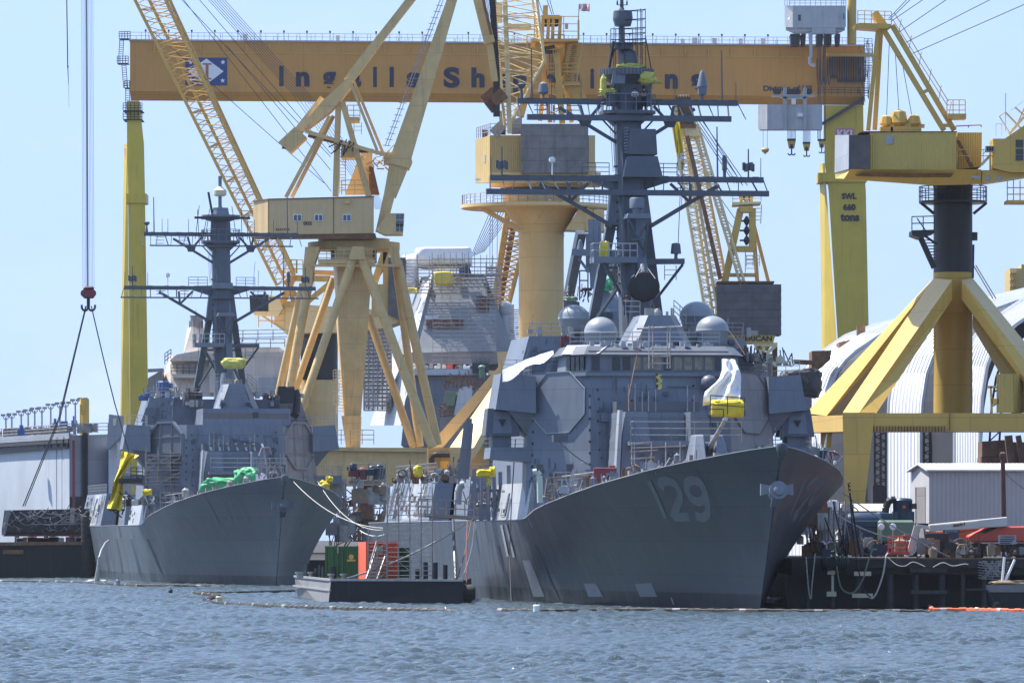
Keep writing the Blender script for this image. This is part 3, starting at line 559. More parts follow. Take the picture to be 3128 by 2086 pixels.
    for s_ in (-1, 1):
        for d in [8+1.6*k for k in range(0, 26)]:
            if d > 49: continue
            p = hullp(s_, d, 1)+V(-s_*.25,0,-.3)
            h = q.uniform(.5,1.25); mb.tube(p, p+V(q.uniform(-.15,.15),q.uniform(-.2,.2),h), .035, None, 4)
            if q.random() < .45: mb.cbox(p+V(-s_*q.uniform(.3,1.4),q.uniform(-.4,.4),.45), q.uniform(.2,.6), q.uniform(.3,.8), q.uniform(.3,.9))
            if q.random() < .3: r0 = p+V(-s_*.3,0,.3); mb.path([r0+V(math.cos(a)*.25,0,math.sin(a)*.25) for a in np.linspace(0,6.28,9)], .04, 4)
    mb.build('deck_fitting', MT['junk'], T)
    mb = MB()
    z_ = 8.2
    for y0, xs in ((39.5, (-8.3,-5.4)), (38.5, (3.0,8.3))): 
        mb.rail([V(xs[0],y0,z_),V(xs[1],y0,z_)], 1.6, 1.2, .045)
    mb.rail([V(-7.9,38,7.2),V(-5.8,35.5,7.5)], 2.3, 1.1, .04); mb.rail([V(-5.2,34,7.6),V(-3.6,32,7.8)], 1.6, 1.1, .04)
    mb.rail([V(-3.2,30,8.0),V(1.5,30,8.0)], 2.1, 2.2, .05, 2)
    mb.build('railing', MT['steel'], T)
    mb = MB().ladder(V(-8.1,44.2,7.2), V(-8.0,44.7,12.6), .5); mb.ladder(V(8.1,43.2,7.2), V(8.0,43.8,12.0), .5); mb.build('ladder', MT['dark'], T)
    mb = MB()
    if first:
        for dx in (-8.9, -6.9): mb.cbox((dx, 42.9 if dx < -8 else 41.0, 9.9), .55,.3,1.1)
        mb.path(sag(V(-7.9,40.9,12.3), V(-1.9,39.2,10.1), 1.1), .045, 5); mb.cbox((-7.6,41.2,12.35), 1.1,.9,.5); mb.cbox((-2.0,39.0,10.3), .4,.4,.9)
    else: mb.cbox((-7.6,41.6,12.0), .8,.6,.5)
    for k in range(14): 
        x = q.uniform(-5,5); z = q.uniform(8,15.8); mb.cbox((x, 40.3+(z-6.2)/11*1.5+.15, z), q.uniform(.15,.55), .3, q.uniform(.15,.5))
    mb.build('bulkhead_fitting', MT['mast'], T)
    # ---- upper works
    if first:
        bw = MB().frus([V(x,y,17.2) for x,y in ((-5.4,42.2),(5.4,42.2),(6.7,45),(6.7,49),(-6.7,49),(-6.7,45))], [V(x,y,18.95) for x,y in ((-5.3,42.2),(5.3,42.2),(6.5,45),(6.5,49),(-6.5,49),(-6.5,45))]).build('bridge', HZ, T)
        MB().frus([V(x,y,17.05) for x,y in ((-5.6,41.7),(5.6,41.7),(6.3,43),(-6.3,43))], [V(x,y,17.3) for x,y in ((-5.6,41.7),(5.6,41.7),(6.3,43),(-6.3,43))]).build('sill_ledge', HZ, bw)
        MB().frus([V(x,y,18.65) for x,y in ((-5.7,41.8),(5.7,41.8),(7.0,45),(7.0,49.5),(-7.0,49.5),(-7.0,45))], [V(x,y,19.35) for x,y in ((-5.2,43.2),(5.2,43.2),(6.4,46),(6.4,49.5),(-6.4,49.5),(-6.4,46))]).build('bridge_roof', MT['mast'], bw)
        MB().frus([V(-7.05,44.3,18.72),V(-4.6,41.75,18.72),V(-4.6,42.2,18.75),V(-6.9,45,18.75)],[V(-6.4,45.3,19.42),V(-3.6,43.2,19.42),V(-3.6,43.5,19.45),V(-6.4,45.6,19.45)]).build('roof_plate', HL, bw)
        for i in range(13):
            x = -5.05+i*.78+.0
            if i == 1: continue
            g = MB().box((x, 42.12, 17.5), (x+.58, 42.16, 18.5)); g.build('window', MT['glass'] if i in (0,2,3,7,12) else MT['glass_l'], bw)
        for k in range(4): 
            a = V(-5.55-.26*k, 42.45+.58*k, 17.5); MB().prism([a, a+V(-.2,.42,0), a+V(-.2,.42,1.0), a+V(0,0,1.0)], V(-.08,-.05,0)).build('window', MT['glass'], bw)
        mb = MB()
        for k in range(26): x = q.uniform(-5,5); mb.cbox((x, 43.3+q.uniform(-.5,1), 19.4), q.uniform(.15,.5), .3, q.uniform(.2,.7))
        mb.rail([V(-6.2,45.5,19.4), V(-3,44,19.4), V(5,44,19.4)], 1.0, 1.3, .03)
        mb.build('roof_fitting', MT['haze_l'], bw)
    else:
        bw = MB().frus([V(x,y,17.2) for x,y in ((-3.4,42.6),(6.2,42.6),(6.5,45),(6.5,50),(-3.6,50))], [V(x,y,19.0) for x,y in ((-3.3,43),(6.1,43),(6.4,45),(6.4,50),(-3.4,50))]).build('bridge', HZ, T)
        MB().box((-3.32,42.75,17.5),(6.0,42.78,18.5)).build('primer_band', MT['primb'], bw)
        MB().box((2.1,42.70,18.0),(2.7,42.74,18.6)).build('porthole', MT['glass'], bw)
    for s_ in (-1, 1):
        ub = MB().frus([V(s_*x,y,17.2) for x,y in ((6.2,51),(9.3,51.5),(9.3,62),(6.2,62))], [V(s_*x,y,20.35) for x,y in ((5.6,51.8),(8.35,52.2),(8.35,62),(5.6,62))]).build('upper_deckhouse', HZ if s_ < 0 else MT['prim'], T)  # warmer light of the port side painted in by material
    MB().frus([V(-6.1,50,17.2),V(6.1,50,17.2),V(6.1,75,17.2),V(-6.1,75,17.2)], [V(-5.8,51,20.2),V(5.8,51,20.2),V(5.8,74,20.2),V(-5.8,74,20.2)]).build('upper_house', MT['mast'], T)
    # director pedestal (truncated pyramid with chamfers)
    def oc(x, y0, y1, c, z, xo=0): return [V(xo+a, b, z) for a, b in ((-x+c,y0),(x-c,y0),(x,y0+c),(x,y1-c),(x-c,y1),(-x+c,y1),(-x,y1-c),(-x,y0+c))]
    xp = L(2010,1065,46).x; ztop = L(2010,966,47.5).z
    pd_ = MB().frus(oc(2.75,44.8,51,.7,17.3 if not first else 19.0,xp), oc(1.35,45.5,50,.55,ztop,xp)).build('director_pedestal', HZ, T)
    for s_, x_ in ((-1, 0), (1, 0)):  # side facets: lit tones painted on as thin plates
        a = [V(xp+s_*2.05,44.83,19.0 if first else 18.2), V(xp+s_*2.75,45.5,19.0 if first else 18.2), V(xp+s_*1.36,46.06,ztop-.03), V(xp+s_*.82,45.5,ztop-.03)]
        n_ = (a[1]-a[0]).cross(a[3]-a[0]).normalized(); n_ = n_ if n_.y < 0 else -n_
        MB().prism([p+n_*.006 for p in a], n_*.02).build('lit_facet', MT['haze_l'] if s_ < 0 else MT['prim'], pd_)
    for u in (1955, 2063):
        p = L(u, 1047, 45.2); mb = MB().frus([p+V(-.42,-.25,-.3),p+V(.42,-.25,-.3),p+V(.42,1,-.3),p+V(-.42,1,-.3)], [p+V(-.26,-.1,.35),p+V(.26,-.1,.35),p+V(.26,1,.35),p+V(-.26,1,.35)]); wn = mb.build('window_hood', HL if first else HZ, pd_)
        MB().box((p.x-.24,p.y-.3,p.z-.28),(p.x+.24,p.y-.26,p.z+.05)).build('pane', MT['glass'], wn)
    mb = MB().rail([V(xp-2.4,46.5,ztop-.1),V(xp-1.3,46.5,ztop-.1)], 1.2, .8, .035); mb.rail([V(xp+1.3,46.5,ztop),V(xp+2.4,47.5,ztop-.8)], 1.2, .8, .035)
    mb.lathe((xp+.2,47.5,ztop), [(.3,0),(.3,.3),(.22,.5),(.0,.6)], 12); mb.cbox((xp-.3,47.8,ztop+.3), .7,.5,.6)
    for k in range(10): mb.cbox((xp+q.uniform(-1.2,1.4),47+q.uniform(0,1),ztop+.2), .15,.15,q.uniform(.3,1.0))
    mb.build('pedestal_fitting', MT['steel'], pd_)
    # ---- pipework and small fittings on the bulkheads, rails along the deckhouse tops
    for mt_, lst in (('haze', ((b0[0],b0[1],t0[1],t0[0],70,1),(b0[9],b0[0],Vector(b0[0])+V(-.1,.75,5),Vector(b0[9])+V(.2,.6,5),34,1),(b0[1],b0[2],Vector(b0[2])+V(-.2,.6,5),Vector(b0[1])+V(.1,.75,5),34,1))),
                     ('mast', ((b0[0],b0[1],t0[1],t0[0],46,.8),((-9.7,45,6.4),(-9.5,49,6.4),(-9.05,49,14),(-9.2,46.3,14),26,.8),((-9.4,51.4,17.4),(-6.2,51,17.4),(-5.6,51.8,20.2),(-8.3,52.1,20.2),16,.7),((6.2,51,17.4),(9.4,51.4,17.4),(8.3,52.1,20.2),(5.6,51.8,20.2),16,.7),((xa,34.2,7.2),(xb,34.2,7.2),(xb,34.6,zm),(xa,34.6,zm),26,.7),((-9.98,54,6.4),(-9.98,62,6.4),(-9.42,62,9),(-9.42,54,9),14,.7)))):
        mb = MB()
        for a, b, c, d, n_, bg_ in lst: greeble(mb, a, b, c, d, n_, q, bg_)
        mb.build('pipework', MT[mt_], T)
    mb = MB(); greeble(mb, (-9.99,101,6.5), (-9.99,132,6.5), (-9.12,131,10), (-9.12,102,10), 46, q, 1.3); greeble(mb, (-7.9,92,6.4), (7.9,92,6.4), (7.4,93,9.9), (-7.4,93,9.9), 30, q); mb.build('pipework', MT['prim'], T)
    mb = MB()
    for pts in (((-9.1,46.6,17.25),(-9.0,49,17.25),(-8.9,51.2,17.25)),((9.1,46.6,17.25),(9.0,49,17.25),(8.9,51.2,17.25)),((-8.3,52.3,20.4),(-5.8,52,20.4),(-2.6,51.2,20.3)),((2.6,51.2,20.3),(5.8,52,20.4),(8.3,52.3,20.4)),((-7.4,93,10.05),(7.4,93,10.05)),((-9.1,102,10.25),(-9.1,131,10.25)),((-11.4,45.5,17.3),(-9.2,45.1,17.2)),((9.2,45.1,17.2),(11.4,45.5,17.3))): mb.rail(pts, 1.05, .9, .028, 3)
    for k in range(24): x = q.choice((-1,1))*q.uniform(2.6,8.6); y = q.uniform(50,52.5); z = 20.35 if abs(x) > 5.7 or y > 51.4 else 19.4; mb.tube(V(x,y,z), V(x+q.uniform(-.2,.2),y,z+q.uniform(.4,2.0)), .035, None, 4); mb.cbox((x+q.uniform(-.6,.6),y,z+.3), q.uniform(.15,.6), .4, q.uniform(.3,.8))
    mb.build('railing', MT['steel'], T)
    # ---- mast
    def mrect(z, hw, hd, y, c=.35): return [V(a, b, z) for a, b in ((-hw+c,y-hd),(hw-c,y-hd),(hw,y-hd+c),(hw,y+hd),(-hw,y+hd),(-hw,y-hd+c))]
    zy1, zy2 = L(1913,547,56).z, L(1913,312,57).z
    y0, y1 = 53.0, 57.0; z0 = 19.5; yz = lambda z: y0+(z-z0)/(zy2-z0)*(y1-y0)
    cx = lambda z: 0.0
    mst = MB().frus(mrect(z0,1.05,1.0,yz(z0)), mrect(zy2,.95,.9,yz(zy2))).build('mast', MA, T)
    mb = MB()
    fz = lambda z: yz(z)-1.02
    MB().prism([V(.25,fz(z0)-.03,z0+1),V(1.0,fz(z0)-.03,z0+1),V(.88,fz(zy1)-.03+.03,zy1-1),V(.2,fz(zy1)-.03+.03,zy1-1)], V(0,-.05,0)).build('lit_strip', HZ, mst)  # lighter face of the mast, its light painted as a strip
    for s_ in (-1, 1):
        MB().beam(V(s_*3.25,58.5,17.5), V(s_*1.35,yz(zy1-3)+1.2,zy1-3.4), .72, .9, .72, .9).build('mast_leg', MA, T)
        zA, zB = zy1-3.4, zy1-.4
        MB().frus([V(s_*.9,yz(zA)-.3,zA-.2),V(s_*1.75,yz(zA)+.6,zA-.2),V(s_*1.75,yz(zA)+1.8,zA-.2),V(s_*.9,yz(zA)+1.8,zA-.2)], [V(s_*.9,yz(zB)-.3,zB+.3),V(s_*1.3,yz(zB)+.2,zB+.3),V(s_*1.3,yz(zB)+1.5,zB+.3),V(s_*.9,yz(zB)+1.5,zB+.3)]).build('leg_gusset', MA, mst)
    mb = MB()
    for zz in (zy1-3.6, zy1-6.9):
        mb.beam(V(-1.9,yz(zz)+1,zz), V(1.9,yz(zz)+1,zz), .22)
    mb.beam(V(-1.3,yz(zy1)-.8,zy1-1), V(.9,yz(zy1)-.8,zy1-3.6), .16); mb.beam(V(1.3,yz(zy1)-.8,zy1-1), V(-.9,yz(zy1)-.8,zy1-3.6), .16)
    mb.beam(V(-2.9,57.6,z0+1.5), V(-.8,54.5,z0+5.2), .22); mb.beam(V(2.9,57.6,z0+1.5), V(.8,54.5,z0+5.2), .22); mb.beam(V(-2.3,57.6,z0+7.2), V(-.6,54.5,z0+4.0), .18)
    for k in range(14): mb.cbox((-1.05, yz(z0+5+k*.7), z0+5+k*.7), .3,.5,.14)
    mb.ladder(V(1.9,58,z0+6.0), V(1.6,58,zy1-4), .9, .03, .45); mb.path(sag(V(-.9,yz(z0+3)-1.1,z0+3), V(-.7,yz(zy1)-1.1,zy1), .0, 3), .06)
    mb.path([V(-.2,fz(z0+2)-.06,z0+2), V(-.35,fz(zy1)-.05,zy1-3)], .05); mb.path([V(.1,fz(z0+2)-.06,z0+2), V(.1,fz(zy1)-.05,zy1-1)], .04)
    mb.build('mast_bracing', MA, mst)
    def yard(zu, zl, ul, ur, yy, ll, lr, hvy):
        a, b = L(ul, 547, yy).x, L(ur, 547, yy).x
        mb = MB(); mb.beam(V(a,yy,zu), V(b,yy,zu), .55, .42); yd = mb.build('yard', MA, T)
        mb = MB(); a2, b2 = L(ll, 585, yy-1.6).x, L(lr, 585, yy-1.6).x
        h = .42 if hvy else .14
        mb.beam(V(a2,yy-1.6,zl), V(b2,yy-1.6,zl), .5, h)
        n = 22
        for i in range(n+1):
            x = a+(b-a)*i/n
            if abs(x) < 1.2: continue
            mb.tube(V(x,yy-.1,zu), V(x+q.uniform(-.5,.5),yy-1.5,zl), .045 if i % 3 else .07, None, 4)
        for i in range(12):
            x = a+(b-a)*(i+.5)/12; mb.tube(V(x,yy-.3,zu+.2), V(x+.5,yy-.3,zu+.2), .04, None, 4)
        # ladder-like baskets hung below
        for x in (-4.2, 4.2, -6.8):
            for k in range(3): mb.tube(V(x-.5,yy-.4,zu-.35-k*.35), V(x+.5,yy-.4,zu-.35-k*.35), .035, None, 4)
        mb.build('catwalk', MA, yd); return yd, a, b
    yd1, a1, b1 = yard(zy1, zy1-1.15, 1496, 2331, 56, 1485, 2348, first)
    yd2, a2, b2 = yard(zy2, zy2-1.35, 1579, 2252, 57.2, 1610, 2233, first)
    for s_ in (-1, 1):
        mb = MB(); p, r_ = V(s_*7.0,55.8,zy1-.45), V(s_*1.5,yz(zy1-3.6),zy1-3.7); mb.tube(p, r_, .17, None, 8); m_ = p.lerp(r_, .42)
        mb.tube(m_, V(s_*(abs(m_.x)+.1),55.8,zy1-.4), .12); mb.tube(m_, V(s_*3.2,55.8,zy1-.35), .12)
        p, r_ = V(s_*5.3,57,zy2-.5), V(s_*.9,yz(zy2-3.1),zy2-3.2); mb.tube(p, r_, .15, None, 8); m_ = p.lerp(r_, .45)
        mb.tube(m_, V(s_*(abs(m_.x)+.35),57,zy2-.3), .12); mb.tube(m_, V(s_*2.1,57,zy2-.3), .12); mb.tube(V(s_*2.1,56.6,zy2-1.3), V(s_*.9,yz(zy2-2.6),zy2-2.6), .07)
        mb.frus([m_+V(-.35,-.1,-.25),m_+V(.35,-.1,-.25),m_+V(.35,.1,-.25),m_+V(-.35,.1,-.25)], [m_+V(-.6,-.1,.55),m_+V(.6,-.1,.55),m_+V(.6,.1,.55),m_+V(-.6,.1,.55)])
        mb.frus([V(s_*.8,55,zy1-.25),V(s_*3.1,56,zy1-.25),V(s_*3.1,57,zy1-.25),V(s_*.8,57,zy1-.25)] , [V(s_*.8,55,zy1+.25),V(s_*3.1,56,zy1+.25),V(s_*3.1,57,zy1+.25),V(s_*.8,57,zy1+.25)]); mb.frus([V(s_*.8,55.5,zy1-.9),V(s_*1.0,55.5,zy1-.9),V(s_*1.0,57,zy1-.9),V(s_*.8,57,zy1-.9)], [V(s_*.8,55.5,zy1-.25),V(s_*3,55.5,zy1-.25),V(s_*3,57,zy1-.25),V(s_*.8,57,zy1-.25)])
        mb.build('yard_strut', MA, mst)
    mb = MB()
    for s_ in (-1, 1):
        x0_, x1_ = s_*1.6, s_*3.7; mb.rail([V(x0_,55.7,zy1+.2), V(x1_,55.7,zy1+.2)], 1.0, .9, .035)
    mb.build('railing', MA, yd1)
    # antennas standing on the yards
    def ant(par, x, yy, zz, kind):
        mb = MB(); p = V(x, yy, zz)
        if kind == 'whip': mb.tube(p, p+V(-.05,0,3.9), .075, .05, 5)
        if kind == 'whips': mb.tube(p, p+V(0,0,1.5), .04, .03, 4)
        if kind == 'bell': mb.lathe(p, [(.1,0),(.1,.3),(.36,.4),(.42,.5),(.32,1.15),(.1,1.3)], 14)
        if kind == 'cone': mb.lathe(p, [(.15,0),(.12,.35),(.35,.45),(.36,1.0),(.42,1.05),(.20,2.1),(.09,2.3),(0,2.33)], 16)
        if kind == 'dishpost': mb.lathe(p, [(.16,0),(.08,.7),(.32,.95),(.34,1.1),(.1,1.2)], 12)
        if kind == 'post': mb.lathe(p, [(.13,0),(.13,.5),(.2,.55),(.2,1.5),(.08,1.7)], 10)
        if kind == 'cluster':
            mb.tube(p, p+V(0,0,2.2), .07, .05)
            for a in range(6): c_ = p+V(.36*math.cos(a*1.05),.36*math.sin(a*1.05),.45+.1*(a % 2)); mb.cbox(c_+V(0,0,.3), .22,.22,.6)
        if kind == 'ball': mb.tube(p, p+V(0,0,.95), .05); mb.lathe(p+V(0,0,.95), [(.05,0),(.24,.12),(.27,.3),(.2,.45),(0,.53)], 12)
        return mb.build('antenna', MT['white'] if kind == 'ball' else (MT['haze'] if kind in ('cone','bell') else MA), par, 'auto')
    xx = lambda u, yy: L(u, 500, yy).x
    for u, k in ((1533,'cluster'),(1687,'ball'),(2192,'whip'),(2213,'post'),(2286,'cluster'),(2324,'whips'),(1500,'whips'),(1600,'whips')):
        if first or k != 'x': ant(yd1, xx(u,56), 56, zy1+.2, k)
    for u, k in ((1593,'dishpost'),(1625,'whip'),(1660,'bell'),(1685,'whips'),(1775,'whips'),(2145,'cone'),(2062,'whips'),(2206,'whip'),(2248,'whips')):
        if not first and k == 'bell': k = 'whips'
        if not first and k == 'cone': k = 'whips'
        ant(yd2, xx(u,57.2), 57.2, zy2+.2, k)
    mb = MB()
    for u, v0, v1 in ((2085,470,640),(2070,430,560),(1812,640,760),(1830,690,900)):
        a = L(u,v0,55); b = L(u+q.uniform(-6,6),v1,53); mb.tube(a, b, .025, None, 4)
    for s_ in (-1.6,-1.3,-1.45): mb.tube(V(s_,55.4,zy2-1.3), V(s_+.2,55,zy1+.5), .02, None, 4)
    mb.build('halyard', MT['wire'], mst)
    # ---- mast top
    yt = 57.2
    pl = MB().frus(oc(2.05,yt-2.2,yt+1.8,.8,zy2-1.0), oc(2.05,yt-2.2,yt+1.8,.8,zy2-.75)).build('mast_platform', MA, T)
    MB().frus(oc(.9,yt-1.2,yt+1.2,.5,zy2-1.9), oc(1.9,yt-2,yt+1.7,.8,zy2-1.0)).build('platform_skirt', MA, pl)
    mb = MB().rail([p for p in oc(2.05,yt-2.2,yt+1.8,.8,zy2-.75)]+[oc(2.05,yt-2.2,yt+1.8,.8,zy2-.75)[0]], 1.25, .75, .035, 2); mb.build('railing', MT['haze'], pl)
    cw = MB().frus(oc(1.15,yt-.9,yt+.9,.5,zy2-.75), oc(1.05,yt-.9,yt+.9,.5,zy2+1.4)).build('mast_cabin', MA, T)
    if first:
        zr = L(1906,233,yt).z
        MB().frus(oc(1.1,yt-1.0,yt+1.0,.5,zy2+1.4), oc(2.0,yt-1.6,yt+1.6,.8,zr)).build('ring_support', MA, cw)
        rg = MB().lathe((0,yt,zr), [(2.0,0),(2.08,.02),(2.08,.5),(1.95,.52)], 40).build('ring_platform', MA, T)
        mb = MB()
        for k in range(44): a = k/44*6.283; c_ = V(2.09*math.cos(a), yt+2.09*math.sin(a), zr+.25); mb.cbox(c_, .06,.06,.5)
        mb.build('ring_rib', MT['haze'], rg)
        MB().prism([V(-1.45,yt-1.75,zy2+1.3),V(-.4,yt-1.75,zy2+1.3),V(-.35,yt-1.75,zy2+2.25),V(-1.3,yt-1.75,zy2+2.25)], V(0,.3,0)).build('flat_panel', HZ, cw)
        for s_ in (-1, 1): MB().tube(V(s_*1.4,yt-1.1,zy2-.4), V(s_*1.4,yt-1.1,zy2+1.2), .38, None, 12).build('sensor_drum', MA, cw, 'auto')
        zb = zr+.5
        MB().lathe((.12,yt,zb), [(.78,0),(.79,.75),(.74,1.1),(.55,1.42),(.3,1.58),(0,1.62)], 24).build('sensor_dome', MT['mast'], T, True)
        MB().lathe((-.3,yt,zb+1.55), [(.72,0),(.72,.5),(.3,.52)], 20).build('array_drum', MA, T, 'auto')
        tm = MB().lathe((-.35,yt+.2,zb), [(.22,0),(.2,2.2),(.17,4.6),(.22,4.7),(.16,4.8),(.13,5.6),(.2,5.7),(.1,6.0),(.1,7.2)], 12).build('topmast', MA, T)
        MB().lathe((-.3,yt,zb+3.35), [(.62,0),(.78,.55),(.78,.62),(.72,1.18),(.3,1.25)], 24).build('beacon_drum', MT['mast'], tm, 'auto')
        mb = MB()
        for s_ in (-1, 1): mb.tube(V(-.35,yt,zb+5.0), V(-.35+s_*.38,yt,zb+5.0), .03); mb.lathe((-.35+s_*.38,yt,zb+5.0), [(.05,-.02),(.07,.1),(.04,.35)], 8)
        mb.build('navigation_light', MT['dark'], tm)
        mb = MB()
        X_ = [-1.15,-.75,-.3,.6,.98,1.35]
        for x in X_:
            for yy in (yt-.9, yt+.7):
                top = zb+(4.65 if x > .9 else 3.2 if x < 0 else 3.2); mb.tube(V(x,yy,zb), V(x*.98,yy,top), .035, None, 4)
        for k, zz in enumerate((2.05,2.35,2.8,3.2,3.9,4.6)):
            xa_, xb_ = (-1.15,1.35) if zz < 3.3 else (-.3,1.35)
            mb.tube(V(xa_,yt-.9,zb+zz-.15), V(xb_,yt-.9,zb+zz), .035, None, 4); mb.tube(V(xb_,yt-.9,zb+zz), V(xb_,yt+.7,zb+zz), .03, None, 4); mb.tube(V(xa_,yt+.7,zb+zz), V(xb_,yt+.7,zb+zz), .03, None, 4)
        mb.tube(V(-1.5,yt-.8,zb), V(-1.15,yt-.8,zb+2.1), .12); mb.tube(V(1.8,yt-.8,zb), V(1.35,yt-.8,zb+2.5), .04); mb.tube(V(-1.6,yt-.8,zb), V(-1.0,yt-.8,zb+1.6), .05)
        sc_ = mb.build('scaffold_frame', MT['dark'], None, local=tuple(fr.w(V(0,yt,zb)))) if False else mb.build('work_cage', MT['dark'], T)
        MB().box((-1.1,yt-.9,zb+1.98),(1.3,yt+.7,zb+2.05)).build('plank', MT['primb'], sc_)
        for nm, c_, s3, sd_ in (('weather_cover', V(.25,yt-.4,zb+.12), (1.0,.8,.24), 3), ('weather_cover', V(1.35,yt-1.5,zy2+1.75), (.62,.5,.42), 4), ('weather_cover', V(-2.05,yt-1.3,zy2+1.1), (.2,.4,.7), 6), ('weather_cover', V(-1.7,yt-1.3,zy2+.75), (.6,.4,.16), 7), ('weather_cover', V(2.15,yt-1.5,zy2+1.45), (.4,.3,.1), 8)):
            MB().blob(c_, *s3, seed=sd_, wr=.3).build(nm, MT['tarp_p'], T, True)
    else:
        zr = L(1906,245,yt).z
        MB().frus(oc(.9,yt-1.0,yt+1.0,.4,zy2+1.4), oc(1.75,yt-1.5,yt+1.5,.8,zr)).build('ring_support', MA, cw)
        rg = MB().frus(oc(2.1,yt-1.9,yt+1.8,.9,zr), oc(2.1,yt-1.9,yt+1.8,.9,zr+.42)).build('ring_platform', MT['haze'], T)
        MB().frus(oc(.95,yt-.9,yt+.9,.4,zr+.42), oc(.8,yt-.8,yt+.8,.35,zr+1.25)).build('top_drum', MT['haze'], rg)
        mb = MB().beam(V(-3.1,yt-2.1,zy2+1.75), V(3.1,yt-2.1,zy2+1.75), .3, .25); mb.build('cross_beam', MT['dark'], cw)
        mb = MB()
        for x in (-3.0,-2.6,-1.9,-1.2,1.6,2.2,2.8,-2.2): mb.tube(V(x,yt-2,zy2-.6), V(x*.92+q.uniform(-.5,.5),yt-2,zy2+q.uniform(1.8,3.1)), .04, None, 4)
        mb.tube(V(-.9,yt,zr+.5), V(-1.35,yt,zr+3.0), .13); mb.build('work_cage', MT['dark'], T)
        tm = MB().lathe((-.05,yt,zr+1.2), [(.26,0),(.2,.4),(.2,3.6)], 12).build('topmast', MT['haze'], T)
        MB().lathe((-.05,yt,zr+2.55), [(.5,0),(.72,.15),(.74,.65),(.4,.9),(.2,1.1)], 16).build('beacon_drum', MT['yelb'], tm)
    # ---- mid-mast gear
    if first:
        b_ = [V(x,y,z) for x,y,z in ((-.35,54.3,0),(1.95,54.3,0),(1.95,56,0),(-.35,56,0))]
        zA, zB = L(1945,473,54.3).z, L(1945,394,54.3).z
        rb = MB().frus([p+V(0,0,zA) for p in b_], [p+V((.12 if i in (0,3) else -.12),0,zB) for i, p in enumerate(b_)]).build('radar_box', MT['mast'], T, bevel=.04)
        mb = MB()
        for k in range(9): z = zA+.15+k*.23; mb.frus([V(-.62,54.35,z),V(-.3,54.35,z),V(-.3,54.9,z),V(-.62,54.9,z)], [V(-.52,54.35,z+.14),V(-.3,54.35,z+.14),V(-.3,54.9,z+.14),V(-.52,54.9,z+.14)])
        mb.build('cooling_fin', HZ, rb)
        zC = L(1945,541,54).z
        MB().frus([V(-.75,53.9,zC),V(2.3,53.9,zC),V(2.3,56.2,zC),V(-.75,56.2,zC)], [V(-.35,54.25,zA-.1),V(1.95,54.25,zA-.1),V(1.95,56,zA-.1),V(-.35,56,zA-.1)]).build('radar_base', MT['mast'], T)
    else:
        zC = zy1-.1; MB().frus([V(-1.15,54.4,zC),V(1.15,54.4,zC),V(1.15,56,zC),V(-1.15,56,zC)], [V(-1.1,54.5,zC+.65),V(1.1,54.5,zC+.65),V(1.1,56,zC+.65),V(-1.1,56,zC+.65)]).build('radar_base', HZ, T)
    p = L(1951,667,52); zp = p.z
    pf = MB().frus([p+V(-.95,0,0),p+V(1.0,0,0),p+V(1.0,1.6,0),p+V(-.95,1.6,0)], [p+V(-.8,0,.38),p+V(.85,0,.38),p+V(.85,1.6,.38),p+V(-.8,1.6,.38)]).build('radar_shelf', HZ, T)
    if first: MB().lathe(p+V(.0,.8,.4), [(.35,0),(.35,.35),(.58,.4),(.58,1.1),(.5,1.22),(0,1.25)], 20).build('radar_drum', HZ, pf, 'auto')
    mb = MB(); a = p+V(0,.1,0)
    for s_ in (-1, 1): mb.beam(a+V(s_*.8,0,0), a+V(s_*.55,.9,-2.9), .16); mb.beam(a+V(s_*.8,0,-.1), a+V(-s_*.5,.8,-2.4), .14)
    mb.beam(a+V(-.5,.4,-1.6), a+V(.5,.4,-1.6), .14); mb.build('shelf_strut', MA, pf)
    # mid platform
    zq = L(1875,803,52).z; xl, xr = L(1810,800,52).x, L(1942,800,52).x
    mp_ = MB().box((xl,51.3,zq),(xr,53.5,zq+.45)).build('signal_platform', MT['haze'], T)
    mb = MB().rail([V(xl,53,zq+.4),V(xl,51.3,zq+.4),V(xr,51.3,zq+.4)], 1.05, .55, .04, 2); mb.build('railing', MT['haze_l'], mp_)
    mb = MB().beam(V(.8,54,zq+.2), V(4.0,54.2,zq+.25), .5, .42); mb.tube(V(3.9,54.2,zq), V(2.2,56,zq-2.5), .12); mb.tube(V(-2.5,52.5,zq), V(-.8,54,zq-2.6), .12)
    mb.ladder(V(2.9,54,zq-.05), V(2.9,54,zq-1.2), .9, .03, .35); mb.build('signal_arm', MA, mp_)
    if first: MB().lathe((3.35,54.1,zq+.45), [(.14,0),(.12,.35),(.42,.38),(.34,1.15),(.1,1.22)], 18).build('signal_lamp', MA, mp_, 'auto')
    if first:
        c_ = L(1966,876,50.5); ds_ = MB()
        ds_.lathe(c_, [(0,-.16),(.6,-.13),(1.0,-.07),(1.2,-.02),(1.25,.03),(1.22,.12),(.7,.5),(.25,.8)], 28, (.08,1,.10)); dsh = ds_.build('radar_dish', MT['black'], T, True)
        for v in dsh.data.vertices: v.co.z = c_.z+(v.co.z-c_.z)*.92
        MB().tube(c_+V(0,1,-.2), c_+V(-.1,1.4,-3.4), .75, .9, 14).build('dish_pedestal', MT['mast'], T, 'auto')
        mb = MB().path([c_+V(-.75,-.7,.7), c_+V(-.3,-.3,1.4)], .03); mb.path([c_+V(.8,-.6,.6), c_+V(.3,.2,1.5)], .03); mb.tube(c_+V(-.05,.2,1.1), c_+V(0,.6,1.7), .16); mb.build('dish_lashing', MT['rope'], dsh)
    else:
        MB().lathe(L(1966,960,49)+V(0,0,-.8), [(.9,0),(.85,1.2),(.7,1.9)], 16).build('dish_pedestal', HZ, T, 'auto')
